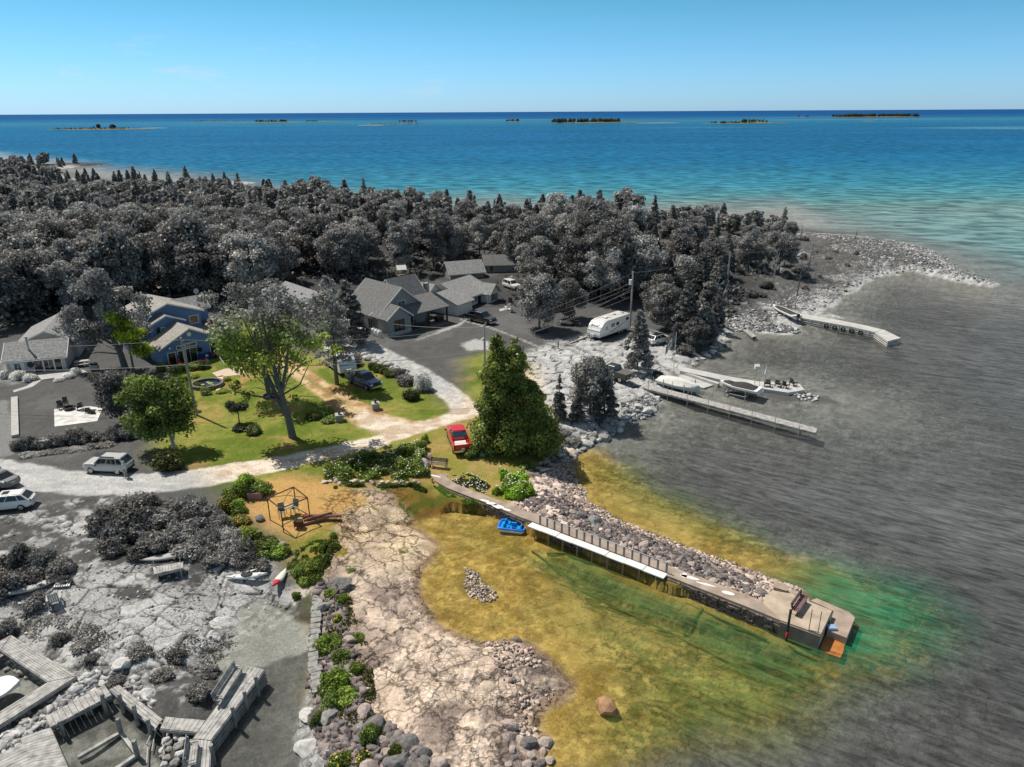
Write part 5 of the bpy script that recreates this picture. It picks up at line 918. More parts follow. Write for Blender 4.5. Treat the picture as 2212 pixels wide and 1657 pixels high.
for k, (x, y) in enumerate([(-.75, 2.9), (-.75, 2.0), (-.8, 1.1)]):
    t_ = thing('propane_tank', 'white upright gas tank by the stone base of the grey house, ' + ('farthest left', 'middle', 'nearest the corner')[k], 'gas tank', placed(H.root, (x, y, .05))); mb = MB(); mb.tube([(0, 0, .05), (0, 0, .12), (0, 0, 1.25), (0, 0, 1.38), (0, 0, 1.42)], [.3, .37, .37, .28, .1], 14); mb.build('cylinder', WPL, t_, True); mb = MB(); mb.tube([(0, 0, 1.4), (0, 0, 1.52)], .12, 8); mb.build('valve_cap', TRG, t_)
t_ = thing('hot_tub', 'dark square box bench on the porch of the grey house', 'box', placed(H.root, (11.4, 1.2, .6)), rz); MB().box((0, 0, .4), (1.4, .9, .75)).build('body', BLK, t_); MB().box((0, 0, .8), (1.5, 1, .06)).build('lid', DKW, t_)
armchair('porch_chair', 'dark chair on the porch by the railing of the grey house', DKW, placed(H.root, (6.6, 1.2, .6)), rz)
# swing set
t_ = thing('play_tower', 'childrens play tower with a pale roof and slide behind the grey house', 'play set', GZ(868, 607), .3); mb = MB()
for x in (-.7, .7):
    for y in (-.7, .7): mb.bar((x, y, 0), (x, y, 2.6), .1)
mb.box((0, 0, 1.2), (1.5, 1.5, .1)); mb.bar((.7, 0, 2.4), (3.4, 0, 2.4), .1); mb.bar((3.4, 0, 2.4), (3.4, -1, 0), .1); mb.bar((3.4, 0, 2.4), (3.4, 1, 0), .1); mb.build('frame', DKB, t_)
MB().slab([(-1, -1, 2.5), (1, -1, 2.5), (1, 0, 3.3), (-1, 0, 3.3)], .05).slab([(-1, 1, 2.5), (1, 1, 2.5), (1, 0, 3.3), (-1, 0, 3.3)], .05).build('canopy', WPL, t_); MB().slab([(.2, -.8, 1.2), (.7, -.8, 1.2), (1.2, -2.6, .15), (.7, -2.6, .15)], .06).build('slide', TRW, t_)
for x in (1.6, 2.5): MB().bar((x, 0, 2.4), (x, 0, .6), .03).box((x, 0, .55), (.45, .2, .04)).build('swing', BLK, t_)
# ---- white ranch house with garage
a = P(989, 686, 1.35); c = P(1020, 674, 1.35); rz = ang(a, c); H = House('ranch_house', 'long white ranch house with a stone chimney and attached garage', a[0], a[1], rz, 1.35); print('ranch', rz)
H.gable(0, 4.4, 0, 8.5, -.2, 2.45, 4.0, 'x', WWH, SHG, TRG, .35, 'garage_wall', th=.12)
H.gable(4.4, 12.6, 1.6, 11.5, -.2, 2.5, 4.5, 'x', WWH, SHG, TRG, .5); H.gable(9.6, 12.7, -.3, 5, -.2, 2.5, 3.9, 'y', WWH, SHG, TRG, .4, 'front_wing_wall'); H.gable(-1.0, 4.6, 6.5, 13.0, -.2, 2.9, 4.9, 'y', WWH, SHG, TRG, .35, 'rear_wing_wall')
MB().box((2.1, -.03, 1.1), (2.6, .06, 2.1)).build('garage_door', TRW, H.root)
for x in (5.2, 6.5, 7.7): H.window(x, 1.6, 1.6, 1.05, 1.0, 'f', TRW, 2)
H.window(8.9, 1.6, 1.25, .85, 2.0, 'f', BLK, 1, 'door'); H.window(11.1, -.3, 1.55, 1.1, 1.3, 'f', TRW, 2)
for x in (10.35, 11.85): MB().box((x, -.34, 1.55), (.32, .06, 1.3)).build('shutter', BLK, H.root)
MB().box((9.2, -.1, 1.3), (.14, .14, 2.5)).build('porch_post', TRW, H.root); MB().box((-.55, 6.3, 2.8), (.9, .6, 5.8)).build('chimney', mat('rubble_stone', (.36, .35, .33), .9, .6, 4, bump=1), H.root); MB().box((0, 3.2, 1.2), (.1, .9, 1.9)).build('side_door', TRW, H.root)
for k, (px, py) in enumerate([(1096, 669), (1103, 674)]): armchair('lawn_chair', 'white lawn chair on the grass in front of the ranch house, ' + ('left' if k == 0 else 'right') + ' of the pair', TRW, GZ(px, py), -2.4, 1.2)
armchair('porch_bench', 'dark bench under the window of the ranch house', BLK, GZ(1104, 660), .3, 1.3); mb = MB(); mb.tube([(0, 0, 0), (0, 0, .55)], [.28, .33], 10); o = mb.build('planter_tub', TRW, None, loc=GZ(1132, 682)); tag(o, 'pale round planter tub alone on the grass', 'planter'); flat('path', '1078,668 1105,662 1112,664 1080,673', CNG)
H = House('garden_shed', 'dark gabled shed with pale patches on its roof beside the wood', *P(1000, 612, 1.6), .35, 1.6, 'shed'); H.gable(-2.6, 4.6, 0, 6, -.2, 2.3, 4.2, 'x', WGR, SHG, TRG, .4, th=.12); H.window(1, 0, 1.4, .8, .7, 'f', TRW, 1)
H = House('woodland_cabin', 'small dark cabin with a white-framed window among the trees', *P(1068, 596, 1.7), .1, 1.7, 'cabin'); H.gable(-2, 5, 0, 5, -.2, 2.6, 4.2, 'x', WGR, SHD, TRG, .3, th=.12); H.window(-.6, 0, 1.8, 1.1, 1.5, 'f', TRW, 1); MB().box((3, -1.2, .3), (4, 2.2, .5)).build('porch_floor', CNG, H.root)
H = House('garden_shed', 'small plain grey shed under the trees behind the weeping birch', *P(1188, 676, 1.5), .5, 1.5, 'shed'); H.gable(-1.4, 1.4, 0, 2.4, -.1, 1.9, 2.7, 'x', WGR, SHG, TRG, .25, th=.1); H.window(0, 0, .95, .9, 1.6, 'f', TRG, 1, 'door')
# ---- poles and wires
PW = mat('grey_pole', (.36, .35, .33), .9, .25, 2, stretch=(1, 1, .2)); WIRE = mat('cable', (.30, .295, .29), .6, .1)
def pole(px, py, h, label, lean=0, bits=()):
    g = GZ(px, py); t_ = thing('utility_pole', label, 'utility pole', g); mb = MB(); mb.tube([(0, 0, -.3), (lean, 0, h)], [.17, .12], 10); mb.build('shaft', PW, t_)
    if 'tr' in bits: mb = MB(); mb.tube([(-.35, -.1, h - 2.2), (-.35, -.1, h - 1.35)], .24, 10); mb.build('transformer', TRW, t_)
    if 'lamp' in bits: MB().bar((0, 0, h - 1.6), (-.4, 0, h - 1.9), .3, .1).build('bracket', TRW, t_)
    mb = MB()
    for s_ in (0, -.5): mb.tube([(0.02, -.17, h - .3 + s_), (0.02, -.3, h - .3 + s_)], .05, 6)
    mb.build('insulator', TRG, t_); return g + Vector((lean, 0, h - .25))
T1 = pole(426, 897, 9.6, 'leaning grey utility pole on the lawn of the blue house', -.35); T2 = pole(1049, 862, 9.6, 'grey utility pole rising behind the tall cedar', 0, ('lamp',)); T3 = pole(1361, 706, 9.3, 'tall utility pole with a white transformer behind the long trailer', 0, ('tr',)); T4 = pole(1568, 640, 8.5, 'slim utility pole in the wood above the dead trees'); T5 = pole(1743, 600, 7.5, 'distant utility pole on the rocky point', .3)
def wire(a, b, sag, label, th=.022):
    a = Vector(a); b = Vector(b); pts = [a.lerp(b, k / 16) - Vector((0, 0, sag * 4 * (k / 16) * (1 - k / 16))) for k in range(17)]; mb = MB(); mb.tube(pts, th, 4); o = mb.build('overhead_wire', WIRE); tag(o, label, 'cable')
LEFT = Vector((*P(-120, 745, 9.5), 9.5)); wire(LEFT, T1, .5, 'overhead line from the left edge to the leaning pole, upper'); wire(LEFT - Vector((0, 0, 3)), T1 - Vector((0, 0, 3)), .4, 'overhead cable from the left edge to the leaning pole, lower', .035); wire(T1, T2, .9, 'overhead line from the leaning pole to the pole behind the cedar'); wire(T1 - Vector((0, 0, 3)), T2 - Vector((0, 0, 3)), .9, 'lower cable from the leaning pole to the pole behind the cedar', .035)
wire(T2, (*P(850, 700, 5), 5.0), .3, 'service wire from the cedar pole to the grey house'); wire(T2 - Vector((0, 0, 2.6)), T3 - Vector((0, 0, 2.6)), .8, 'cable between the cedar pole and the tall transformer pole', .03); wire(T3, (*P(1100, 700, 6), 6.0), .4, 'highest wire running left from the transformer pole')
for k, z_ in enumerate((1.6, 2.3, 3.0, 3.9)): wire(T3 - Vector((0, 0, z_)), (*P(1105 - k * 10, 700 + k * 12, 4), 4.0), .5, 'wire running left from the transformer pole, %s' % ('second from top', 'third from top', 'fourth from top', 'lowest')[k])
wire(T3, T4, .5, 'wire from the transformer pole into the wood'); wire(T4, T5, .5, 'wire through the wood to the point')
# lattice antenna mast
t_ = thing('antenna_mast', 'tall triangular lattice mast beside the wood on the left', 'antenna mast', (*P(88, 690, 1.5), 1.4)); mb = MB(); hm = 14; cs = [(.28 * math.cos(a), .28 * math.sin(a)) for a in (0, 2.09, 4.19)]
for x, y in cs: mb.bar((x, y, 0), (x * .7 - .3, y * .7, hm), .045)
for k in range(28):
    for i in range(3): (x, y), (u_, v_) = cs[i], cs[(i + 1) % 3]; z_ = hm * k / 28; mb.bar((x - .3 * z_ / hm, y, z_), (u_ - .3 * (z_ + .5) / hm, v_, z_ + .5), .03)
mb.build('lattice', mat('mast_grey', (.4, .4, .39), .5), t_); MB().bar((-1, 0, hm), (.5, 0, hm), .04).bar((-.7, -.4, hm - .3), (-.7, .4, hm - .3), .03).bar((-.2, -.5, hm - .3), (-.2, .5, hm - .3), .03).build('antenna', MATS['mast_grey'], t_)
# ================================================================ VEHICLES
TYR = mat('tyre_rubber', (.018, .018, .018), .85, .1); RIM = mat('wheel_rim', (.5, .5, .5), .3, .05, metal=.7); CHR = mat('chrome', (.65, .65, .65), .18, .03, metal=.9)
HL = mat('headlight_lens', (.8, .8, .82), .1, .05); TL = mat('tail_lens', (.35, .02, .02), .2, .05); TLG = mat('grey_tail_lens', (.12, .115, .11), .2, .05)
def wheel(parent, x, y, r_, w_=.24):
    s_ = 1 if y > 0 else -1; mb = MB(); mb.tube([(x, y - w_ / 2, r_), (x, y - w_ / 2 + .03, r_), (x, y + w_ / 2 - .03, r_), (x, y + w_ / 2, r_)], [r_ * .9, r_, r_, r_ * .9], 20); wh = mb.build('wheel', TYR, parent)
    yo = y + s_ * (w_ / 2 + .004); mb = MB(); mb.tube([(x, yo - s_ * .02, r_), (x, yo + s_ * .015, r_)], r_ * .62, 14)
    for k in range(5): a = k * 1.2566; mb.bar((x, yo + s_ * .02, r_), (x + math.cos(a) * r_ * .58, yo + s_ * .02, r_ + math.sin(a) * r_ * .58), .05, .02)
    mb.build('rim', RIM, wh)
def body_loft(sts):   # x, half width, z bottom, z top
    rings = []
    for x, w_, zb, zt in sts:
        h = zt - zb; rings.append([(x, -w_ * .94, zb), (x, -w_, zb + h * .25), (x, -w_ * .99, zb + h * .62), (x, -w_ * .93, zb + h * .93), (x, -w_ * .80, zt), (x, w_ * .80, zt), (x, w_ * .93, zb + h * .93), (x, w_ * .99, zb + h * .62), (x, w_, zb + h * .25), (x, w_ * .94, zb)])
    return MB().loft(rings)
def cabin(root, paint, xf, xrf, xrr, xr, zb, zr, wb, wr, pill=(.5,), roofm=None, xmid=None):
    P8 = {'fb': [(xf, s * wb, zb) for s in (-1, 1)], 'ft': [(xrf, s * wr, zr) for s in (-1, 1)], 'rt': [(xrr, s * wr, zr) for s in (-1, 1)], 'rb': [(xr, s * wb, zb) for s in (-1, 1)]}
    mb = MB(); vs = P8['fb'] + P8['ft'] + P8['rt'] + P8['rb']; mb.add(vs, [(0, 1, 3, 2), (2, 3, 5, 4), (4, 5, 7, 6), (0, 2, 4, 6), (1, 7, 5, 3), (0, 6, 7, 1)]); cb = mb.build('cabin', paint, root)
    def pan(q, n, out): q = [Vector(v) for v in q]; nr_ = (q[1] - q[0]).cross(q[3] - q[0]).normalized(); nr_ = nr_ if nr_.dot(Vector(out)) > 0 else -nr_; MB().loft([[v - nr_ * .004 for v in q], [v + nr_ * .008 for v in q]]).build(n, GLS, root)
    def bil(a, b, c, d, u0, u1, v0, v1): a, b, c, d = map(Vector, (a, b, c, d)); f_ = lambda u, v: a.lerp(b, u).lerp(d.lerp(c, u), v); return [f_(u0, v0), f_(u1, v0), f_(u1, v1), f_(u0, v1)]
    pan(bil(vs[0], vs[1], vs[3], vs[2], .06, .94, .08, .93), 'windscreen', (1, 0, 1)); pan(bil(vs[6], vs[7], vs[5], vs[4], .08, .92, .12, .9), 'rear_window', (-1, 0, .5))
    cuts = [0.03] + list(pill) + [.97]
    for s_ in (0, 1):
        for u0, u1 in zip(cuts, cuts[1:]): pan(bil(vs[0 + s_], vs[6 + s_], vs[4 + s_], vs[2 + s_], u0 + .015, u1 - .015, .1, .88), 'side_window', (0, -1 if s_ == 0 else 1, 0))
    MB().loft([[(xrf + .02, -wr * .97, zr - .02), (xrf + .02, wr * .97, zr - .02), (xrr, wr * .97, zr - .02), (xrr, -wr * .97, zr - .02)], [(xrf - .06, -wr * .86, zr + .045), (xrf - .06, wr * .86, zr + .045), (xrr + .06, wr * .86, zr + .045), (xrr + .06, -wr * .86, zr + .045)]]).build('roof', roofm or paint, root)
    return cb
def lights(root, xf, xr, y, zf, zr, tl=None, w_=.34):
    for s_ in (-1, 1): MB().box((xf, s_ * y, zf), (.12, w_, .16)).build('headlight', HL, root); MB().box((xr, s_ * y * 1.06, zr), (.1, w_ * .55, .26)).build('tail_light', tl or TL, root); MB().box((xf - 1.55, s_ * (y + .42), zf + .38), (.14, .2, .15)).build('mirror', BLK, root)
def locate(f, b):   # front and rear ground sight points -> centre and heading
    a, c = GZ(*f), GZ(*b); m_ = (a + c) / 2; return m_, math.atan2(a.y - c.y, a.x - c.x)
def pickup(name, label, f, b, paint, bed='open', crew=True, tl=None):
    m_, rz = locate(f, b); t_ = thing(name, label, 'pickup truck', m_, rz)
    body_loft([(2.85, .80, .55, .98), (2.7, .93, .42, 1.12), (1.5, .97, .40, 1.22), (1.3, .98, .40, 1.24), (-.85, .98, .42, 1.22)]).build('body', paint, t_)
    cabin(t_, paint, 1.45, .72, -.72, -.9, 1.18, 1.88, .88, .72, (.52,) if crew else ())
    mb = MB(); zt = 1.26
    for s_ in (-1, 1): mb.box((-1.9, s_ * .91, .88), (2.02, .12, .78))
    mb.box((-2.86, 0, .88), (.1, 1.94, .74)); mb.box((-1.9, 0, .72), (2.0, 1.75, .14)); mb.box((-.93, 0, .9), (.1, 1.94, .72)); bd_ = mb.build('bed', paint, t_)
    if bed == 'cover': MB().box((-1.9, 0, 1.29), (1.98, 1.84, .05)).build('bed_cover', DKW, t_)
    MB().box((-2.95, 0, .56), (.16, 1.9, .2)).build('rear_bumper', CHR, t_); MB().box((2.88, 0, .55), (.2, 1.86, .24)).build('front_bumper', CHR, t_); MB().box((2.86, 0, .87), (.1, 1.0, .3)).build('grille', BLK, t_)
    MB().box((-2.965, .0, .80), (.03, .34, .16)).build('number_plate', TRW, t_); lights(t_, 2.8, -2.88, .76, .92, .92, tl)
    mb = MB()
    for s_ in (-1, 1):
        for x in (1.85, -1.85): wheel(t_, x, s_ * .86, .40)
    for s_ in (-1, 1): mb.box((.2, s_ * .97, .42), (2.2, .12, .06))
    mb.build('running_board', CHR if paint is not PRED else BLK, t_); return t_
PRED = mat('red_paint', (.62, .012, .03), .3, .04, coat=.7); PNAVY = mat('navy_paint', (.02, .045, .16), .25, .05, coat=.8); PBLK = mat('black_paint', (.02, .02, .021), .25, .05, coat=.8); PWHT = mat('white_paint', (.78, .775, .75), .3, .03, coat=.5); PSLV = mat('silver_paint', (.50, .495, .48), .35, .04, coat=.5); PGRY = mat('grey_paint', (.22, .22, .215), .3, .05, coat=.6)
RT = pickup('pickup_truck', 'bright red pickup parked on the grass beside the tall green cedar', (981, 934), (1001, 986), PRED)
o = MB().box((-.35, .1, .1), (.5, 1.3, .14)).box((.1, .1, .12), (.3, 1.2, .16)).box((.5, .05, .1), (.25, 1.2, .12)).build('panel_stack', WPL, None, loc=placed(RT, (-1.9, 0, .82))); o.rotation_euler = (0, 0, RT.rotation_euler.z); tag(o, 'stack of white panels lying in the red pickup bed', 'panels')
pickup('pickup_truck', 'dark navy crew-cab pickup hitched in front of the white trailer', (810, 842), (764, 823), PNAVY, 'cover'); pickup('pickup_truck', 'black pickup parked by the garage of the ranch house', (1066, 702), (1014, 690), PBLK, 'open', tl=TLG); pickup('pickup_truck', 'dark pickup with a covered bed parked on the pale rock near the docks', (1298, 806), (1350, 826), PBLK, 'cover', tl=TLG)
def car(name, label, f, b, paint, kind='hatch', L_=4.4, tl=None, cat='car', roofm=None, rack=False):
    m_, rz = locate(f, b); t_ = thing(name, label, cat, m_, rz); h = L_ / 2; k = {'hatch': 0, 'suv': .18, 'sedan': -.05}[kind]
    if kind == 'suv': body_loft([(h, .74, .48, .95), (h - .25, .86, .36, 1.06), (h - 1.1, .90, .34, 1.12), (0, .92, .34, 1.08), (-h + .3, .90, .36, 1.08), (-h, .80, .5, 1.0)]).build('body', paint, t_); cabin(t_, paint, h - 1.15, h - 1.85, -h + .45, -h + .08, 1.03, 1.70, .82, .66, (.40, .76), roofm)
    elif kind == 'hatch': body_loft([(h, .70, .42, .72), (h - .3, .84, .3, .86), (h - 1.1, .88, .28, .96), (0, .89, .28, 1.0), (-h + .3, .87, .32, 1.0), (-h, .76, .45, .9)]).build('body', paint, t_); cabin(t_, paint, h - .95, h - 1.85, -h + .75, -h + .12, .95, 1.48, .80, .60, (.42, .76), roofm)
    else: body_loft([(h, .72, .4, .70), (h - .3, .86, .28, .82), (h - 1.2, .90, .26, .92), (0, .91, .26, .95), (-h + .6, .89, .3, .98), (-h, .78, .45, .92)]).build('body', paint, t_); cabin(t_, paint, h - 1.2, h - 2.0, -h + 1.35, -h + .55, .92, 1.42, .80, .58, (.46, .86), roofm)
    r_ = .36 if kind == 'suv' else .32
    for s_ in (-1, 1):
        for x in (h - .85, -h + .85): wheel(t_, x, s_ * .80, r_, .2)
        if rack: MB().box((-.2, s_ * .58, 1.79), (1.9, .05, .05)).build('roof_rail', BLK, t_)
    lights(t_, h - .06, -h + .05, .62, .70, .86, tl, .28); MB().box((-h - .02, 0, .45), (.08, 1.3, .2)).build('rear_bumper', BLK if kind == 'suv' else paint, t_); MB().box((-h - .03, 0, .66), (.03, .4, .13)).build('number_plate', TRW, t_); MB().box((h - .02, 0, .5), (.08, 1.0, .18)).build('grille', BLK, t_)
    return t_
SV = car('suv', 'silver four-wheel-drive car parked beside the gravel road', (198, 1014), (278, 1018), PSLV, 'suv', 4.5, TLG, rack=True); MB().box((.85, 0, 1.755), (.7, .75, .02)).build('sunroof', GLS, SV)
SD_ = car('sedan', 'dark grey sedan cut off by the left edge of the picture', (-48, 1034), (38, 1056), PGRY, 'sedan', 4.8, TLG); HB = car('hatchback', 'white hatchback with a small sunroof at the lower left by the road', (-30, 1102), (66, 1092), PWHT, 'hatch', 4.5, TLG); MB().box((-.1, 0, 1.535), (.55, .6, .02)).build('sunroof', GLS, HB)
car('hatchback', 'white hatchback with a dark glass roof parked on pale rock near the waterside trees', (1441, 736), (1403, 745), PWHT, 'hatch', 4.2, TLG, roofm=GLS); car('suv', 'white car half hidden behind the ranch house', (1119, 628), (1092, 618), PWHT, 'suv', 4.4, TLG)
def text(root, s_, size, loc, rot, m, name='lettering', ext=.004, shear=0):
    cu = bpy.data.curves.new(name, 'FONT'); cu.body = s_; cu.size = size; cu.extrude = ext; cu.align_x = 'CENTER'; cu.align_y = 'CENTER'; cu.shear = shear; cu.offset = size * .02
    o = bpy.data.objects.new(name, cu); C.objects.link(o); dg = bpy.context.evaluated_depsgraph_get(); me = bpy.data.meshes.new_from_object(o.evaluated_get(dg)); bpy.data.objects.remove(o); me.materials.clear(); me.materials.append(m); o = bpy.data.objects.new(name, me); link(o, root); o.location = loc; o.rotation_euler = rot; return o
def trailer(name, label, f, b, wd, ht, paint, front, swoosh, side_m):
    m_, rz = locate(f, b); L_ = (GZ(*f) - GZ(*b)).length; t_ = thing(name, label, 'travel trailer', m_, rz); h = L_ / 2
    prof = [(-h, .55), (-h - .02, ht), (h - 1.9, ht + .02), (h - 1.1, ht - .18), (h - .45, ht - .75), (h - .12, ht - 1.4), (h, .95), (h - .05, .55)]
    MB().loft([[(x, y, z) for x, z in prof] for y in (-wd / 2, wd / 2)]).build('body', paint, t_); MB().box((0, 0, .5), (L_ - .3, wd - .1, .2)).build('chassis', BLK, t_)
    MB().loft([[(h - 1.0, s_ * (wd / 2 - .04), ht - .27) for s_ in (-1, 1)] + [(h - .10, s_ * (wd / 2 - .04), ht - 1.38) for s_ in (1, -1)], [(h - .97, s_ * (wd / 2 - .04), ht - .24) for s_ in (-1, 1)] + [(h - .07, s_ * (wd / 2 - .04), ht - 1.36) for s_ in (1, -1)]]).build('front_cap', front, t_)
    for s_ in (-1, 1):
        y = s_ * (wd / 2 + .01)
        for x, z, w_, hh_ in ((h - 2.0, 1.75, .6, .6), (h * .15, 1.9, .9, .55), (-h * .15, 1.9, .7, .55), (-h + .8, 2.2, .7, .45)): MB().box((x, y, z), (w_, .03, hh_)).build('window', GLS, t_)
        if s_ == -swoosh or True:
            for k in range(4): MB().loft([[(h - 2.2 - .9 * k, y, .75 + .14 * k), (h - 4.2 - .9 * k, y, 1.35 + .18 * k), (h - 2.2 - .9 * k, y, .85 + .14 * k)], [(h - 2.2 - .9 * k, y + s_ * .012, .75 + .14 * k), (h - 4.2 - .9 * k, y + s_ * .012, 1.35 + .18 * k), (h - 2.2 - .9 * k, y + s_ * .012, .85 + .14 * k)]]).build('stripe', side_m, t_)
        MB().box((h * .45, y, 1.45), (.65, .035, 1.7)).build('door', paint, t_)
        for x in (-h * .28, -h * .28 - .85): wheel(t_, x, s_ * (wd / 2 - .1), .34, .2)
    MB().bar((h - .1, -.7, .5), (h + 1.1, 0, .5), .08).bar((h - .1, .7, .5), (h + 1.1, 0, .5), .08).build('hitch', BLK, t_)
    for y in (-.18, .18): mb = MB(); mb.tube([(h + .25, y, .55), (h + .25, y, .6), (h + .25, y, 1.0), (h + .25, y, 1.08)], [.14, .16, .16, .08], 10); mb.build('gas_bottle', WPL, t_)
    for x, y in ((.3, .3), (-h * .4, -.2), (-h + .7, .2)): MB().box((x, y, ht + .08), (.38, .38, .12)).build('roof_vent', TRG if x < 0 else TRW, t_)
    MB().box((h * .25, 0, ht + .13), (.75, .6, .2)).build('air_conditioner', TRW, t_); return t_, h
GRF = mat('grey_graphic', (.25, .245, .235), .5, .1)
tb_, h = trailer('travel_trailer', 'long white travel trailer with grey swooshes on the pale rock yard', (1281, 734), (1346, 711), 2.5, 2.9, PWHT, PWHT, 1, GRF)
text(tb_, 'BULLET', .5, (h - .505, 0, 2.28), (math.radians(52), 0, math.radians(90)), BLK)
PBL = mat('pale_blue_paint', lin(150, 178, 225), .3, .05, coat=.5); t2, h = trailer('travel_trailer', 'white travel trailer with a pale blue front behind the ragged spruce', (754, 812), (713, 780), 2.4, 2.8, PWHT, PBL, 1, GRF)
MB().box((h - .50, 0, 2.13), (.03, 1.1, .24), ry=-.9).build('name_plate', BLK, t2)
# ---- person beside the silver car: one skinned body, leaning on one hip with hands together
def person(label, px, py, rz):
    t_ = thing('person', label, 'person', GZ(px, py), rz); me = bpy.data.meshes.new('body')
    V_ = {'pel': (0, 0, .92, .145), 'wst': (0, .01, 1.08, .125), 'chs': (0, .02, 1.3, .15), 'nck': (0, .02, 1.48, .06), 'hd': (0, .04, 1.58, .085), 'top': (0, .04, 1.68, .085),
          'sl': (-.17, .02, 1.4, .065), 'el': (-.25, .05, 1.14, .045), 'wl': (-.12, .22, 1.0, .032), 'hl': (-.07, .28, 1.0, .035), 'sr': (.17, .02, 1.4, .065), 'er': (.25, .03, 1.14, .045), 'wr': (.12, .22, 1.02, .032), 'hr': (.06, .29, 1.02, .035),
          'pl': (-.09, 0, .86, .1), 'kl': (-.11, .03, .48, .062), 'al': (-.12, -.02, .09, .042), 'tl': (-.13, .14, .04, .04), 'pr': (.09, 0, .86, .1), 'kr': (.13, .12, .48, .062), 'ar': (.17, .04, .09, .042), 'tr': (.19, .2, .04, .04)}
    for s_, q in (('l', -1), ('r', 1)):
        for k in range(5): V_['f%s%d' % (s_, k)] = (q * .05 - q * .012 * k, .34 + .012 * (2 - abs(k - 2)), 1.03 - .017 * k, .011)
    ks = list(V_); E = [('pel', 'wst'), ('wst', 'chs'), ('chs', 'nck'), ('nck', 'hd'), ('hd', 'top'), ('chs', 'sl'), ('sl', 'el'), ('el', 'wl'), ('wl', 'hl'), ('chs', 'sr'), ('sr', 'er'), ('er', 'wr'), ('wr', 'hr'), ('pel', 'pl'), ('pl', 'kl'), ('kl', 'al'), ('al', 'tl'), ('pel', 'pr'), ('pr', 'kr'), ('kr', 'ar'), ('ar', 'tr')] + [('h' + s_, 'f%s%d' % (s_, k)) for s_ in 'lr' for k in range(5)]
    me.from_pydata([V_[k][:3] for k in ks], [(ks.index(a), ks.index(b)) for a, b in E], []); o = bpy.data.objects.new('body', me); link(o, t_)
    md = o.modifiers.new('skin', 'SKIN'); me.skin_vertices[0]; md.use_smooth_shade = True
    for i, k in enumerate(ks): me.skin_vertices[0].data[i].radius = (V_[k][3],) * 2
    me.skin_vertices[0].data[0].use_root = True; o.modifiers.new('sub', 'SUBSURF').levels = 1; me.materials.append(mat('grey_skin', (.42, .41, .39), .6, .05))
    def shell(name, pts, m): mb = MB(); rings = [[(cx + rx * math.cos(a), cy + ry * math.sin(a), z) for a in [k * .524 for k in range(12)]] for cx, cy, z, rx, ry in pts]; mb.loft(rings); mb.build(name, m, t_, True)
    shell('shirt', [(0, 0, .9, .2, .165), (0, .01, 1.1, .17, .15), (0, .02, 1.32, .2, .16), (0, .02, 1.45, .16, .11), (0, .02, 1.5, .08, .08)], mat('pale_shirt', (.6, .59, .57), .8)); 
    for s_ in (-1, 1): shell('shorts', [(s_ * .12, .05, .5, .095, .1), (s_ * .10, .02, .75, .115, .13), (s_ * .08, 0, .95, .125, .15)], mat('grey_shorts', (.33, .32, .31), .8))
    shell('hair', [(0, .03, 1.60, .10, .10), (0, .02, 1.68, .108, .112), (0, .02, 1.75, .09, .095), (0, .02, 1.785, .03, .03)], mat('light_hair', (.5, .49, .46), .8))
    return t_
person('person in a pale shirt and shorts standing at the rear corner of the silver car', 273, 1031, 1.2)
# ================================================================ PIER
RK = [mat('dark_rock', (.17, .16, .155), .95, .35, 3, bump=.8), mat('pink_grey_rock', lin(176, 160, 152), .95, .25, 3, bump=.6), mat('pale_rock', lin(215, 198, 180), .95, .2, 3, bump=.5), mat('grey_rock', (.30, .295, .28), .95, .35, 3, bump=.7), mat('white_grey_rock', (.55, .54, .52), .95, .25, 3, bump=.5)]
def stone_course(name, pts, h, m, seed, parent=None, L_=.45, ch=.2, dep=.28, zb=0.0, taper=None):
    """courses of irregular stones along a line; heights above zb"""
    rr = np.random.default_rng(seed); mb = MB(); pts = [np.array(p[:2]) for p in pts]; seg = [np.linalg.norm(b - a) for a, b in zip(pts, pts[1:])]; T = sum(seg)
    def at_(s):
        for k, l in enumerate(seg):
            if s <= l or k == len(seg) - 1: q = pts[k] + (pts[k + 1] - pts[k]) * min(s / l, 1); d = (pts[k + 1] - pts[k]) / l; return q, d
            s -= l
    for c in range(int(h / ch)):
        s = rr.random() * -.3
        while s < T:
            l = L_ * rr.uniform(.5, 1.5); q, d = at_(max(s + l / 2, 0)); z = zb + ch * (c + .5)
            mb.box((q[0] + rr.normal(0, .035), q[1] + rr.normal(0, .035), z), (l * .94, dep * rr.uniform(.7, 1.15), ch * rr.uniform(.75, .98)), math.atan2(d[1], d[0]) + rr.normal(0, .06), rr.normal(0, .04)); s += l
    return mb.build(name, m, parent)
PC = mat('pier_concrete', lin(164, 148, 134), .9, .26, 1.1, bump=.2); PCL = mat('pale_pier_concrete', lin(182, 166, 148), .9, .24, 1.0, bump=.2)
DWL = mat('dry_stone_face', lin(110, 98, 92), .95, .5, 3, bump=.8)
pier = thing('stone_pier', 'long stone-faced concrete pier curving from the lawn out into the lake', 'pier', (0, 0, 0))
ft = [(921, 1000), (930, 1022), (939, 1038), (965, 1053), (988, 1062.5), (1036, 1081), (1067, 1092), (1119, 1115), (1160, 1130), (1280, 1176), (1437, 1242), (1555, 1287.6), (1640, 1321), (1685, 1339.7)]
F2 = [P(x, y, 1.12) for x, y in ft]; wd = [1.6, 2.0, 1.3, 1.1, 1.1, 1.1, 1.1, 1.15, 1.2, 1.25, 1.3, 1.35, 1.35, 1.35]
B2 = []
for k, p in enumerate(F2): d = F2[min(k + 1, len(F2) - 1)] - F2[max(k - 1, 0)]; d /= np.linalg.norm(d); B2.append(p + np.array([-d[1], d[0]]) * wd[k])
mb = MB()
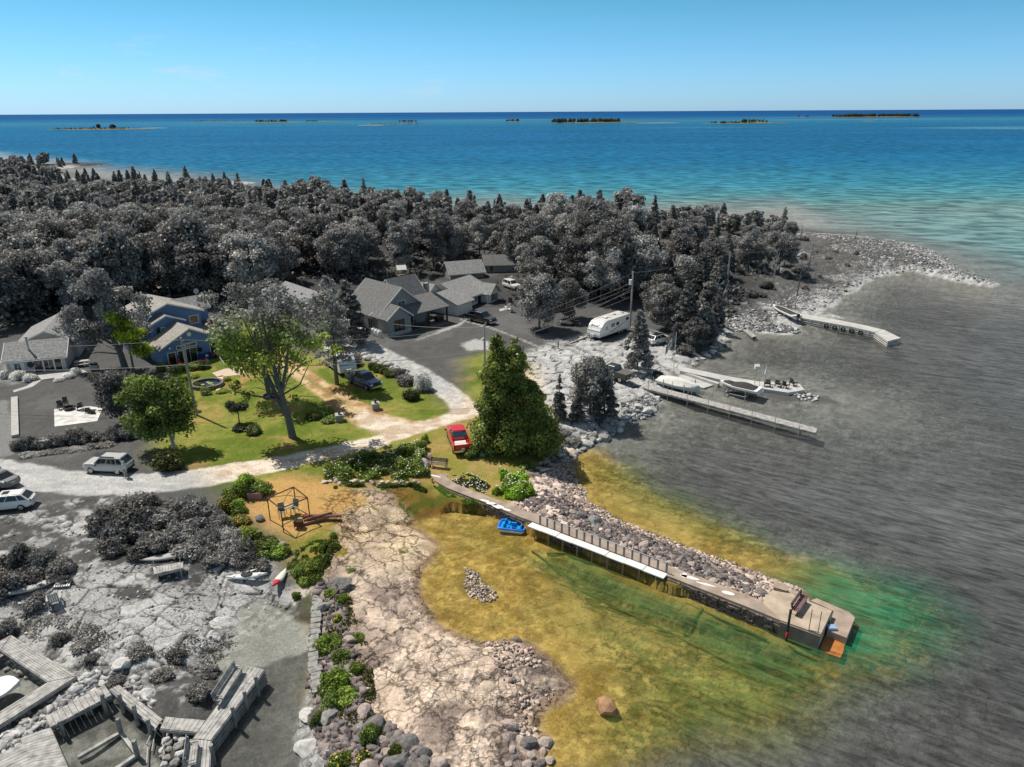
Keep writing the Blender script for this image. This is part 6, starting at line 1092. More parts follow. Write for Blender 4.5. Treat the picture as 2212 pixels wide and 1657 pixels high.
for k in range(len(F2) - 1): mb.loft([[(*F2[k], z), (*F2[k + 1], z), (*B2[k + 1], z), (*B2[k], z)] for z in (.75, 1.12)])
mb.build('concrete_path', PC, pier); stone_course('stone_face', [p + np.array([.0, .0]) for p in F2[2:]], 1.5, DWL, 3, pier, .42, .18, .3, -.5)
mb = MB(); rr = np.random.default_rng(4)
for (x, y, w_, d_) in [(637 + 288, 0, 0, 0)]: pass
for px, py, l, w_ in [(940, 1028, 1.4, .22), (1047, 1081, 1.0, .3), (1062, 1088, 1.2, .45), (1076, 1094, 1.3, .55), (1095, 1101, .9, .3), (1490, 1247, 1.6, .35), (1478, 1243, .5, .6), (1525, 1262, 1.6, .18), (1573, 1281, 1.0, .35)]:
    p = P(px, py, 1.13); n = 9; a0 = -.45; q = [(p[0] + l / 2 * math.cos(t) * math.cos(a0) - w_ / 2 * math.sin(t) * math.sin(a0) * rr.uniform(.6, 1.3), p[1] + l / 2 * math.cos(t) * math.sin(a0) + w_ / 2 * math.sin(t) * rr.uniform(.6, 1.3)) for t in [k * 6.283 / n for k in range(n)]]; MB().prism(q, 1.115, 1.128).build('white_patch', mat('white_mortar', (.82, .8, .76), .9, .05), pier)

# white decking with fence posts behind it
db = mat('white_decking', (.78, .76, .76), .6, .06, 2); A, B = P(1139, 1136, 1.15), P(1434, 1250, 1.15); d = (B - A) / np.linalg.norm(B - A); nrm = np.array([-d[1], d[0]]); LL = np.linalg.norm(B - A)
t_ = thing('white_decking', 'white plank walkway with dark posts along the front of the stone pier', 'walkway', (0, 0, 0)); cuts = [0, .115, .23, .35, .60, .73, .86, 1.0]
for k, (a, b) in enumerate(zip(cuts, cuts[1:])): z = 1.06 + (.03 if k % 2 else 0); q = A + d * LL * a; w_ = A + d * (LL * b - .04); MB().loft([[(*q, zz_), (*w_, zz_), (*(w_ + nrm * .75), zz_), (*(q + nrm * .75), zz_)] for zz_ in (z, z + .09)]).build('deck_panel', db, t_)
for k in range(17): q = A + d * (LL * (.06 + .925 * k / 16)) + nrm * .85; MB().box((q[0], q[1], 1.55), (.14, .10, 1.0), math.atan2(d[1], d[0])).build('post', mat('steel_post', (.16, .17, .18), .5), t_)
q0 = A + d * LL * .11 + nrm * .85; q1 = A + d * LL * .985 + nrm * .85; MB().bar((*q0, 2.04), (*q1, 2.04), .06, .05).bar((*(q0 + nrm * .1), 1.8), (*(q1 + nrm * .1), 1.8), .03, .03).build('top_rail', mat('grey_rail', (.45, .46, .47), .5), t_)
for k in range(9): q = A + d * LL * (k + .5) / 9 + nrm * .1; MB().bar((*q, -.6), (*q, 1.06), .12).build('support_leg', DKB, t_)
# head of the pier
hd = pier
def pz(s, z): return [tuple(P(*map(float, t.split(',')), z)) for t in s.split()]
def block(name, s, z0, z1, m, parent): q = pz(s, z1); a = sum(q[i][0] * q[(i + 1) % len(q)][1] - q[(i + 1) % len(q)][0] * q[i][1] for i in range(len(q))); q = q if a > 0 else q[::-1]; return MB().prism(q, z0, z1).build(name, m, parent)
block('platform', '1685,1339 1773,1371 1797,1319 1712,1284', -1.2, 1.17, PCL, hd); FA, FB = P(1685, 1339, 1.17), P(1773, 1371, 1.17); FN = (FB - FA) / np.linalg.norm(FB - FA); FN = np.array([FN[1], -FN[0]]) * .05; MB().bar((*(FA + FN), .42), (*(FB + FN), .42), .1, 1.3).build('platform_shade_face', mat('painted_shade_concrete', lin(134, 120, 108), .95, .3, 1.2), hd); block('landing', '1648,1303 1686,1337 1713,1283 1672,1276 1655,1280', .3, 1.14, PCL, hd)  # thin added slab: shade of the backlit front painted as darker brown concrete
block('side_slab', '1760,1294 1764,1292 1836,1323 1847,1334 1829,1378 1787,1361 1801,1320 1750,1297', -1.0, .62, PC, hd)
so_ = block('sunken_slab', '1783,1371 1826,1384 1822,1408 1815,1421 1790,1412 1772,1400', -.8, .06, mat('rusty_wet_slab', lin(178, 118, 62), .4, .3, 1.5), None); tag(so_, 'rust-stained wet slab tilted in the water at the pier tip', 'slab'); so_.rotation_euler = (0, 0, 0)
for s, lb_ in (('1672,1256 1700,1262 1701,1277 1671,1268', 'broken pale slab behind the pier head, left of two'), ('1703,1275 1728,1278 1735,1296 1715,1290', 'broken grey slab behind the bench on the pier head')): o = block('broken_slab', s, .3, 1.0, PC, None); tag(o, lb_, 'slab')
def bench(name, label, loc, rz, m, L_=1.8, legm=BLK, z=0):
    t_ = thing(name, label, 'bench', loc, rz)
    sb = MB(); bb = MB()
    for k in range(4): sb.box((0, -.2 + .13 * k, .45), (L_, .11, .04))
    for k in range(3): bb.box((0, .27 + .03 * k, .62 + .14 * k), (L_, .03, .11))
    sb.build('seat', m, t_); bb.build('backrest', m, t_)
    for s_ in (-1, 1): MB().box((s_ * L_ * .42, -.2, .22), (.06, .06, .44)).box((s_ * L_ * .42, .24, .45), (.06, .06, .92)).box((s_ * L_ * .42, 0, .62), (.05, .5, .04)).build('leg_frame', legm, t_)
    return t_
a, b = P(1713, 1333, 1.17), P(1738, 1297, 1.17); c = (a + b) / 2; bench('pier_bench', 'purplish brown bench on the platform at the end of the pier', (*c, 1.17), math.atan2(*(b - a)[::-1]) , mat('purple_brown_wood', lin(120, 92, 96), .8, .1, 3), 2.1, mat('rusty_metal', lin(96, 60, 50), .7))
bench('park_bench', 'weathered slatted bench at the lawn end of the curved wall', GZ(948, 1010), -.22, mat('weathered_slat', lin(120, 112, 108), .8, .2, 3), 1.9)
p = P(1702, 1352, 1.2); t_ = thing('mooring_post', 'dark upright post with a red foot on the pier face', 'post', (*p, 0)); MB().box((0, -.05, 1.3), (.13, .13, 2.6)).build('post', BLK, t_); MB().box((0, -.12, .55), (.18, .16, .35)).build('foot', RED, t_)
p = P(1756, 1371, .9); t_ = thing('swim_ladder', 'metal swim ladder at the front edge of the pier head', 'ladder', (*p, 0), -.38); mb = MB()
for s_ in (-.3, .3): mb.bar((s_, 0, -.8), (s_, .05, 2.9), .05)
mb.build('rail', mat('ladder_grey', (.2, .2, .2), .5), t_); mb = MB()
for k in range(6): mb.bar((-.3, 0, -.4 + .32 * k), (.3, 0, -.4 + .32 * k), .045)
mb.build('rungs', MATS['ladder_grey'], t_); o = MB().box((0, 0, .1), (.6, .45, .2)).build('plastic_step', mat('pale_blue_plastic', lin(150, 175, 210), .4), None, loc=(*P(1796, 1358, .62), .62)); tag(o, 'pale blue plastic step on the lower slab of the pier', 'step')
# underwater timbers of the old crib
OT = mat('sunken_wood', lin(120, 112, 50), .9, .3, 3)
for k, (a, b, lb_) in enumerate([((1149, 1201), (1240, 1249), 'short pale timber lying under water nearest the cove'), ((1185, 1180), (1655, 1394), 'longest straight timber under water parallel to the pier'), ((1255, 1270), (1648, 1454), 'outer timber under water parallel to the pier'), ((1516, 1325), (1478, 1360), 'short cross timber under water between the long timbers'), ((1235, 1205), (1180, 1209), 'shortest cross timber at the shallow end')]):
    A_, B_ = P(*a, -.6), P(*b, -.8); dA = gz(*A_); dB = gz(*B_); o = MB().bar((*A_, min(max(dA + .12, -1.1), -.1)), (*B_, min(max(dB + .12, -1.3), -.1)), .14, .14).build('sunken_timber', OT); tag(o, lb_, 'timber')
# pedal boat
t_ = thing('pedal_boat', 'bright blue pedal boat floating beside the pier', 'pedal boat', (*P(1107, 1142, 0), 0), -.22); PBB = mat('cyan_plastic', lin(20, 150, 225), .35, .08, coat=.3); PBW = mat('white_hull', (.75, .77, .8), .4)
def rr_box(hx, hy, r_, n=5): return [(sx * (hx - r_) + r_ * math.cos(a), sy * (hy - r_) + r_ * math.sin(a)) for sx, sy, a0 in ((1, 1, 0), (-1, 1, 1.571), (-1, -1, 3.142), (1, -1, 4.712)) for a in [a0 + 1.571 * k / n for k in range(n + 1)]]
MB().loft([[(x * k, y * k, z) for x, y in rr_box(1.25, .8, .35)] for k, z in ((.86, -.1), (.97, .12), (1.0, .3))]).build('hull', PBW, t_, True); MB().loft([[(x * k, y * k, z) for x, y in rr_box(1.27, .82, .35)] for k, z in ((1.0, .28), (1.02, .36), (.99, .44), (.88, .44), (.84, .33))], False).build('rim', mat('blue_rim', lin(50, 130, 225), .35, .05), t_, True)
MB().loft([[(x * .86, y * .86, z) for x, y in rr_box(1.25, .8, .35)] for z in (.25, .31)]).build('deck', PBB, t_)
for x, y in ((-.45, -.33), (-.45, .33), (.7, -.33), (.7, .33)): MB().box((x, y, .36), (.42, .48, .12)).box((x - .22 if x < 0 else x + .2, y, .52), (.1, .46, .36)).build('seat', PBB, t_)
MB().box((.15, 0, .5), (.5, .16, .32)).build('console', PBB, t_)
for y in (-.33, .33): MB().box((.2, y, .36), (.34, .3, .06)).build('footwell', mat('deep_blue_plastic', lin(10, 70, 160), .4), t_)
# ================================================================ DOCKS
WD = mat('weathered_planks', (.40, .392, .375), .9, .38, 2.5, stretch=(1, 1, 1), bump=.4); WD2 = mat('weathered_timber', (.30, .295, .28), .9, .35, 2.5, bump=.4)
def dock(name, label, quad, z, along=True, bw=.19, posts=(), side=None, fascia=True, pm_=None, pz0=-.6, ph=1.2, cat='dock'):
    """quad: sight points a0,a1 (one long edge) and b0,b1 (the other)"""
    a0, a1, b0, b1 = [np.array(P(*q, z)) for q in quad]; t_ = thing(name, label, cat, (0, 0, 0)); rr = np.random.default_rng(int(abs(a0[0] * 10)))
    mb = MB()
    if along:
        n = max(2, round(np.linalg.norm(b0 - a0) / bw)); 
        for k in range(n):
            u0, u1 = (k + .05) / n, (k + .95) / n; L_ = np.linalg.norm(a1 - a0); c = sorted([0, 1] + [rr.uniform(.15, .85) for _ in range(max(0, int(L_ / 3.5)))])
            for s0, s1 in zip(c, c[1:]):
                if s1 - s0 < .02: continue
                q = [a0 + (b0 - a0) * u + ((a1 + (b1 - a1) * u) - (a0 + (b0 - a0) * u)) * s for u, s in ((u0, s0 + .002), (u0, s1 - .002), (u1, s1 - .002), (u1, s0 + .002))]; dz = rr.normal(0, .006); mb.loft([[(*p, zz_ + dz) for p in q] for zz_ in (z - .05, z)])
    else:
        n = max(2, round(np.linalg.norm(a1 - a0) / bw))
        for k in range(n):
            s0, s1 = (k + .04) / n, (k + .96) / n; e = rr.normal(0, .012); q = [a0 + (a1 - a0) * s0, a0 + (a1 - a0) * s1, b0 + (b1 - b0) * s1, b0 + (b1 - b0) * s0]; q = [p + (q[(i + 3) % 4 if i in (0, 3) else i] - q[i]) * 0 for i, p in enumerate(q)]; dz = rr.normal(0, .006); mb.loft([[(*p, zz_ + dz) for p in q] for zz_ in (z - .05, z)])
    mb.build('deck_boards', WD, t_)
    mb = MB()
    for p, q in ((a0, a1), (b0, b1)): mb.bar((*p, z - .16), (*q, z - .16), .09, .2)
    mb.build('beam', WD2, t_)
    if side:
        mb = MB()
        for e in side:
            p, q = (a0, a1) if e == 'a' else (b0, b1)
            for k in range(3): mb.bar((*p, z - .42 - .27 * k), (*q, z - .42 - .27 * k), .14, .18)
        mb.build('crib_side', WD2, t_)
    for e, s, up in posts: p, q = (a0, a1) if e == 'a' else (b0, b1); c = p + (q - p) * s; o_ = (p - (b0 if e == 'a' else a0)); o_ = o_ / np.linalg.norm(o_) * .1; c = c + o_; MB().tube([(*c, min(gz(*c), z - .3) - .2), (*c, z + up)], .035 if pm_ is None else .12, 8).build('post', pm_ or CHRD, t_)
    return t_
CHRD = mat('grey_pipe', (.4, .395, .38), .5, .1)
dock('plank_dock', 'long narrow plank dock on pipe legs reaching furthest into the bay', ((1387, 837), (1762, 935), (1396, 829), (1766, 925)), .8, False, .2, [(e, (k + .35) / 8, 1.25) for k in range(8) for e in 'ab'] )
DK = dict(pm_=WD2)
dock('corner_dock', 'grey plank walkway from the left edge down to the mitred corner, upper leg', ((24, 1372), (164, 1460), (2, 1404), (104, 1472)), .95, True, .2); dock('corner_dock', 'grey plank walkway running down left from the mitred corner, lower leg', ((164, 1461), (-60, 1604), (104, 1473), (-60, 1574)), .95, True, .2); dock('corner_dock', 'short plank walkway leaving the left edge above the mitred corner', ((23, 1372), (-60, 1417), (1, 1404), (-60, 1436)), .94, True, .2)
dock('gangway_dock', 'sloping cross-planked dock left of centre in the bottom left dock group', ((97, 1548), (226, 1479), (108, 1571), (241, 1501)), .95, False, .3, [('b', .15, .2), ('b', .85, .5)], **DK)
dock('angled_dock', 'dark lengthwise planked dock between the cross-planked gangways', ((236, 1489), (336, 1574), (256, 1479), (351, 1554)), .93, True, .22, [('a', .3, .6), ('a', .62, .7), ('a', .9, .5)], **DK)
dock('gangway_dock', 'short cross-planked footbridge leading to the big timber dock', ((346, 1573), (426, 1581), (357, 1548), (444, 1556)), .9, False, .28)
big = dock('timber_dock', 'big timber crib dock with a bench pointing up into the grey cove', ((417, 1595), (533, 1437), (455, 1599), (572, 1446)), .98, True, .2, [('b', .36, .5), ('b', .58, .5), ('b', .8, .5)], side='b', **DK)
dock('timber_dock', 'near end of the big timber dock at the bottom edge', ((411, 1596), (398, 1720), (455, 1600), (448, 1720)), .98, True, .2, [('b', .18, .4)], side='b', **DK)
dock('deck_platform', 'wide lengthwise-weathered deck platform at the bottom left', ((44, 1594), (91, 1690), (108, 1571), (160, 1690)), .93, False, .22); dock('plank_walk', 'loose plank walk at the bottom left corner', ((-20, 1640), (60, 1600), (0, 1690), (90, 1650)), .9, True, .25)
a, b = P(480, 1512, 1.0), P(512, 1462, 1.0); c = (a + b) / 2; bench('dock_bench', 'long plank bench on the big timber dock', (*c, .98), math.atan2(*(b - a)[::-1]), WD, 3.0, WD2); a, b = P(416, 1655, 1.0), P(420, 1620, 1.0); bench('dock_bench', 'plank bench at the bottom edge of the timber dock', (*((a + b) / 2), .98), math.atan2(*(b - a)[::-1]), WD, 1.8, WD2)
t_ = thing('floating_frame', 'square floating timber frame in the pool between the docks', 'frame', (0, 0, 0)); fq = [P(168, 1636, .15), P(261, 1582, .15), P(296, 1630, .15), P(245, 1665, .15)]
for p, q in zip(fq, fq[1:]): MB().bar((*p, .12), (*q, .12), .22, .2).build('beam', WD, t_)
for p in fq[1:3]: MB().box((*p, .5), (.2, .2, 1.4)).build('post', WD2, t_)
# concrete breakwater, lifts and boats in the bay
t_ = thing('concrete_breakwater', 'long pale concrete breakwater ending in a paved sitting platform', 'breakwater', (0, 0, 0)); GCN = mat('pale_grey_concrete', (.52, .515, .495), .9, .14, .8, bump=.2)
block('walkway', '1464,792 1491,796 1585,815 1640,824 1640,836 1583,826 1538,816 1469,801', -.9, .62, GCN, t_); block('platform', '1641,824 1700,826 1727,829 1738,842 1702,848 1650,840 1641,836', -.9, .66, GCN, t_); block('boat_ramp', '1463,793 1468,801 1475,804 1553,828 1520,838 1452,824', -.5, .12, GCN, t_); block('ramp_kerb', '1470,802 1476,802 1556,827 1550,829', -.3, .5, GCN, t_)
for k, (px, py, lb_) in enumerate([(1657, 834, 'leftmost'), (1680, 835, 'second from the left'), (1696, 838, 'third from the left'), (1713, 833, 'rightmost')]): armchair('patio_chair', 'dark chair on the breakwater platform, ' + lb_, BLK, (*P(px, py, .66), .66), 2.9 - k * .3, 1.05)
for (px, py, h_, nm, lb_, m_) in [(1630, 830, 2.4, 'bird_house', 'white bird house on a pole at the breakwater platform', TRW), (1652, 828, 2.3, 'folded_parasol', 'folded pale parasol on the breakwater platform', TRW)]:
    t_ = thing(nm, lb_, nm.replace('_', ' '), (*P(px, py, .66), .66)); MB().tube([(0, 0, 0), (0, 0, h_)], .04, 6).build('pole', TRG, t_); mb = MB()
    if nm[0] == 'b': mb.box((0, 0, h_), (.5, .4, .4)); mb.slab([(-.35, -.3, h_ + .2), (.35, -.3, h_ + .2), (.35, 0, h_ + .45), (-.35, 0, h_ + .45)], .04)
    else: mb.tube([(0, 0, h_ - 1.1), (0, 0, h_ - .9), (0, 0, h_ + .2)], [.08, .22, .03], 8)
    mb.build('box' if nm[0] == 'b' else 'canopy', m_, t_)
def boat(name, label, bow, stern, wd, z, hullm, cover=None, coverm=None, cabin_=None, motor=True, dk=None, hh_=.9, cat='boat', lift=False):
    a, b = P(*bow, z + .4), P(*stern, z + .4); L_ = np.linalg.norm(a - b); c = (a + b) / 2; t_ = thing(name, label, cat, (*c, z), math.atan2(a[1] - b[1], a[0] - b[0])); h = L_ / 2; st = []
    for u in np.linspace(-1, 1, 11):
        w_ = wd / 2 * (1 if u < 0 else (1 - u ** 2.2)) * (.92 if u < -.9 else 1); w_ = max(w_, .02); zt = hh_ * (1 + .16 * max(u, 0)); kz = .0 + .28 * max(u - .3, 0) ** 2; st.append([(u * h, -w_, zt), (u * h, -w_ * .92, zt * .55 + kz), (u * h, -w_ * .5, .12 + kz), (u * h, 0, kz), (u * h, w_ * .5, .12 + kz), (u * h, w_ * .92, zt * .55 + kz), (u * h, w_, zt)])
    MB().loft(st).build('hull', hullm, t_, False); MB().loft([[(p[0][0], p[0][1] * 1.03, p[0][2] - .1), (p[6][0], p[6][1] * 1.03, p[6][2] - .1), (p[6][0], p[6][1] * 1.03, p[6][2] + .03), (p[0][0], p[0][1] * 1.03, p[0][2] + .03)] for p in st[:-1]]).build('deck', dk or WPL, t_)
    MB().loft([[(p[0][0] * 1.0, s_ * abs(p[1][1]) + s_ * .012, z_) for z_ in (p[1][2] - .08, p[1][2] + .06)] + [(p[0][0], s_ * abs(p[1][1]) - s_ * .03, z_) for z_ in (p[1][2] + .06, p[1][2] - .08)] for s_ in (1,) for p in st[:-1]]).build('stripe', BLK, t_)
    if cover:
        for x0, x1, hz, wk in cover:
            rg = []
            for v in np.linspace(0, 1, 7):
                x = (x0 + (x1 - x0) * v) * h; u = x / h; w_ = wd / 2 * (1 if u < 0 else (1 - u ** 2.2)) * wk; zt = hh_ * (1 + .16 * max(u, 0)); top = hz * math.sin(math.pi * min(max(v, .08), .92)) ** .6; rg.append([(x, -w_, zt + .02), (x, -w_ * .5, zt + top * .8), (x, 0, zt + top), (x, w_ * .5, zt + top * .8), (x, w_, zt + .02)])
            MB().loft(rg).build('cover', coverm, t_, False)
    if motor: MB().box((-h - .25, 0, .8), (.45, .4, .6)).box((-h - .3, 0, .2), (.2, .12, .9)).build('outboard_motor', BLK, t_)
    if lift:
        lt = thing('boat_lift', 'grey metal boat lift carrying the ' + label.split(' on ')[0], 'boat lift', (*c, 0), t_.rotation_euler.z); mb = MB()
        for x in (-h * .5, h * .5):
            for y in (-wd * .62, wd * .62): MB().box((x, y, .4), (.1, .1, 2.9 if lift == 2 else 1.9)).build('post', TRG, lt)
            MB().box((x, 0, z - .1), (.12, wd * 1.3, .1)).build('cross_beam', TRG, lt)
        for y in (-wd * .62, wd * .62): MB().box((0, y, z - .12), (h * 1.1, .08, .1)).build('side_beam', TRG, lt)
    return t_
GTP = mat('pale_tarp', (.66, .65, .62), .7, .1, 2, bump=.5); DTP = mat('dark_canvas', (.05, .05, .049), .85, .15, 2)
b1 = boat('covered_boat', 'boat wrapped in a pale tarpaulin on a lift beside the long plank dock', (1512, 846), (1424, 822), 2.3, .55, GTP, [(-.95, .95, .75, .98)], GTP, hh_=.8, lift=2); boat('motor_boat', 'white motor boat with dark canvas covers on a low lift', (1555, 829), (1641, 848), 2.3, .6, WPL, [(.25, .8, .25, .8), (-.8, .3, .5, .9)], DTP, hh_=.8, lift=1, motor=False)
boat('motor_boat', 'dark-decked motor boat on rails at the landward end of the far dock', (1669, 662), (1722, 686), 2.1, .8, WPL, [(-.8, .7, .25, .85)], DTP, hh_=.7, lift=1); boat('rowing_boat', 'white upturned boat hull cut off by the left edge', (43, 1474), (-45, 1500), 1.9, .4, WPL, motor=False, hh_=.5, dk=WPL)
# far right dock
t_ = thing('concrete_dock', 'pale concrete-topped crib dock with tyres bending at its outer end', 'dock', (0, 0, 0)); block('deck', '1727,677 1800,689 1870,703 1908,712 1889,717 1840,706 1723,685', .6, .9, GCN, t_); block('deck', '1909,712 1946,730 1918,737 1890,718', .6, .9, GCN, t_)
e = [P(1723, 685, .9), P(1889, 717, .9), P(1918, 737, .9), P(1946, 731, .9)]; mb = MB()
for k in range(3):
    for p, q in zip(e, e[1:]): mb.bar((*p, .35 - .3 * k), (*q, .35 - .3 * k), .12, .14)
mb.build('crib_rail', GCN, t_)
for k in range(8): q = e[0] + (e[1] - e[0]) * (k + .5) / 8; MB().box((*q, .1), (.12, .12, 1.6)).build('post', TRG if k % 2 else WD2, t_)
for k in range(5): q = e[0] + (e[1] - e[0]) * (.40 + .11 * k); d = (e[1] - e[0]) / np.linalg.norm(e[1] - e[0]); n_ = np.array([d[1], -d[0]]); mb = MB(); R_ = .32; mb.loft([[(q[0] + d[0] * (R_ + .11 * math.cos(b_)) * math.cos(a_) + n_[0] * (.15 + .11 * math.sin(b_)), q[1] + d[1] * (R_ + .11 * math.cos(b_)) * math.cos(a_) + n_[1] * (.15 + .11 * math.sin(b_)), .3 + (R_ + .11 * math.cos(b_)) * math.sin(a_)) for b_ in [j * 1.047 for j in range(6)]] for a_ in [i * .3927 for i in range(17)]], False); mb.build('tyre', TYR, t_)
o = block('slab_jetty', '1609,684 1640,688 1724,708 1720,713 1640,697 1608,690', -.2, .5, GCN, None); tag(o, 'long low pale slab on the pebbles before the far dock', 'jetty'); dock('small_dock', 'short pale plank float beside the pebbly shore', ((1607, 713), (1626, 728), (1615, 711), (1634, 726)), .3, True, .3); dock('boat_ramp_deck', 'grey plank ramp under the dark-decked boat', ((1645, 667), (1700, 682), (1650, 664), (1706, 678)), .5, True, .3)
# flag pole
t_ = thing('flag_pole', 'thin flagpole with a drooping maple leaf flag at the head of the boat ramp', 'flagpole', GZ(1454, 810)); MB().tube([(0, 0, 0), (0, 0, 6.2)], .04, 6).build('pole', TRW, t_); fg = mat('flag_dark', (.2, .195, .19), .8); fw = mat('flag_white', (.75, .74, .71), .8)
def fq_(u, v): return Vector((-.15 - 1.5 * u * .8, .25 * math.sin(u * 5), 5.7 - 1.15 * v - 1.5 * u))
for nm, u0, u1, m_ in (('flag_bar', 0, .25, fg), ('flag_field', .25, .75, fw), ('flag_bar', .75, 1, fg)): MB().loft([[fq_(u, v) + Vector((0, dy, 0)) for dy in (-.008, .008) for v in ((0, 1) if dy < 0 else (1, 0))] for u in np.linspace(u0, u1, 5)]).build(nm, m_, t_)
leaf = [(0, .5), (.1, .3), (.2, .35), (.17, .1), (.35, .2), (.42, .05), (.5, 0), (.3, -.2), (.33, -.28), (.03, -.25), (.03, -.5)]; leaf = leaf + [(-x, y) for x, y in leaf[::-1][:-1]]; MB().loft([[fq_(.5 + x * .4, .5 - y * .7) + Vector((0, dy, 0)) for x, y in leaf] for dy in (-.02, .02)]).build('maple_leaf', fg, t_)
# canoes and kayaks
def kayak(name, label, a, b, wd, colm, z=.18, hatch=True, upturned=False, cat='kayak', colm2=None, split=None):
    A_, B_ = GZ(*a), GZ(*b); c = (A_ + B_) / 2; L_ = (A_ - B_).length; t_ = thing(name, label, cat, (c.x, c.y, max(A_.z, B_.z, c.z) - .05), math.atan2(A_.y - B_.y, A_.x - B_.x)); h = L_ / 2; st = []
    for u in np.linspace(-1, 1, 13): w_ = wd / 2 * max(1 - abs(u) ** 2.0, .03); e = .1 * u * u; st.append([(u * h, w_ * math.cos(a_), .2 + e + (.16 if math.sin(a_) > 0 else .2) * math.sin(a_) * (1 - .5 * abs(u))) for a_ in [k * .628 for k in range(10)]])
    if split: n = split; MB().loft(st[:n + 1]).build('hull', colm, t_, True); MB().loft(st[n:]).build('bow_section', colm2, t_, True)
    else: MB().loft(st).build('hull', colm, t_, True)
    if hatch:
        MB().loft([[(x * .42 * k, y * .24 * k, .2 + z_) for x, y in [(math.cos(q), math.sin(q)) for q in [j * .4488 for j in range(14)]]] for k, z_ in ((1.1, .12), (1.1, .19), (.95, .19), (.95, .165))]).build('cockpit', BLK, t_)
        for s_ in (-1, 1): MB().tube([(s_ * h * .6, 0, .3), (s_ * h * .6, 0, .375)], .13, 10).build('hatch_lid', TRW, t_)
    return t_
kayak('kayak', 'pale grey kayak lying flat on the rock, cockpit up', (489, 1252), (579, 1248), .68, WPL); kayak('kayak', 'red and white kayak resting on the rock slab', (592, 1283), (619, 1234), .68, mat('cream_hull', lin(225, 220, 205), .5), hatch=False, colm2=mat('red_hull', lin(205, 45, 60), .5), split=8)
kayak('canoe', 'long grey canoe lying behind the little plank platform', (303, 1216), (426, 1198), .85, TRG, cat='canoe', hatch=False); kayak('canoe', 'upturned pale canoe by the dark bushes at the left', (-5, 1296), (142, 1251), .9, mat('worn_white_hull', (.5, .49, .47), .7, .3, 3), cat='canoe', hatch=False)
for a, b, lb_ in (((606, 1254), (643, 1229), 'white paddle leaning across the red and white kayak'), ((548, 1242), (575, 1228), 'pale paddle lying beside the flat grey kayak')): A_, B_ = GZ(*a), GZ(*b); t_ = thing('paddle', lb_, 'paddle', A_); D_ = B_ - A_; D_.z = .35; MB().tube([(0, 0, .45), D_ + Vector((0, 0, .1))], .025, 6).build('shaft', TRW, t_); MB().box(D_ * .94 + Vector((0, 0, .15)), (.5, .16, .02), math.atan2(D_.y, D_.x)).box(D_ * .04 + Vector((0, 0, .45)), (.5, .16, .02), math.atan2(D_.y, D_.x)).build('blade', TRW, t_)
dock('plank_platform', 'little railed plank platform on the rock in front of the grey canoe', ((330, 1225), (396, 1213), (333, 1240), (395, 1226)), 1.9, False, .22, [('a', .05, .6), ('a', .9, .6), ('b', .1, 0), ('b', .9, 0)], pm_=None, cat='platform')
p = GZ(137, 1262); t_ = thing('pallet', 'small slatted pallet beside the upturned canoe', 'pallet', p, .15); mb = MB()
for k in range(7): mb.box((-.5 + .17 * k, 0, .14), (.11, 1.0, .03), .12)
mb.build('slats', TRW, t_); MB().box((0, -.4, .06), (1.1, .1, .1)).box((0, .4, .06), (1.1, .1, .1)).build('bearer', WD2, t_)
armchair('moulded_armchair', 'pale moulded garden armchair among the bushes above the docks', TRG, GZ(120, 1306), -2.6, 1.25)
# ================================================================ GAZEBO AND YARD
RUST = mat('rusty_frame', lin(88, 48, 40), .7, .2); gp = [GZ(584, 1124), GZ(613, 1150), GZ(670, 1124), GZ(640, 1098)]; c = sum(gp, Vector()) / 4; t_ = thing('gazebo_frame', 'bare rusty metal gazebo frame on the dry grass', 'gazebo frame', c); lp = [p - c for p in gp]; hh_ = 2.25
for p in lp: MB().tube([p, (p.x, p.y, hh_)], .05, 8).build('leg', RUST, t_)
mb = MB()
for p, q in zip(lp, lp[1:] + lp[:1]): mb.bar((p.x, p.y, hh_), (q.x, q.y, hh_), .08); mb.bar((p.x, p.y, hh_ - .25), (p.x + (q.x - p.x) * .12, p.y + (q.y - p.y) * .12, hh_), .04)
mb.bar((lp[0].x, lp[0].y, hh_), (0, 0, hh_ + .25), .035).bar((lp[1].x, lp[1].y, hh_), (0, 0, hh_ + .25), .035).bar((lp[2].x, lp[2].y, hh_), (0, 0, hh_ + .25), .035).bar((lp[3].x, lp[3].y, hh_), (0, 0, hh_ + .25), .035); mb.build('roof_frame', RUST, t_)
def sling(label, px, py, rz): t_ = thing('patio_chair', label, 'chair', GZ(px, py), rz); m_ = mat('grey_green_sling', lin(128, 134, 122), .7, .1); MB().box((0, 0, .6), (.55, .55, .04)).build('seat', m_, t_); MB().box((0, .32, .95), (.55, .04, .7), rx=-.2).build('backrest', m_, t_); [MB().bar((x, y, 0), (x * .9, y * .9, .6), .03).build('leg', BLK, t_) for x in (-.27, .27) for y in (-.27, .27)]; MB().box((-.3, 0, .8), (.04, .55, .03)).box((.3, 0, .8), (.04, .55, .03)).build('armrest', BLK, t_)
sling('tall patio chair left of the glass table under the gazebo frame', 610, 1118, .35); sling('tall patio chair right of the glass table under the gazebo frame', 637, 1109, -.3)
t_ = thing('glass_table', 'small glass bistro table between the two patio chairs', 'table', GZ(625, 1113)); MB().box((0, 0, .9), (.75, .75, .03)).build('tabletop', mat('pale_glass', lin(190, 180, 150), .15, .1), t_); [MB().bar((x, y, 0), (x, y, .9), .03).build('leg', BLK, t_) for x in (-.33, .33) for y in (-.33, .33)]
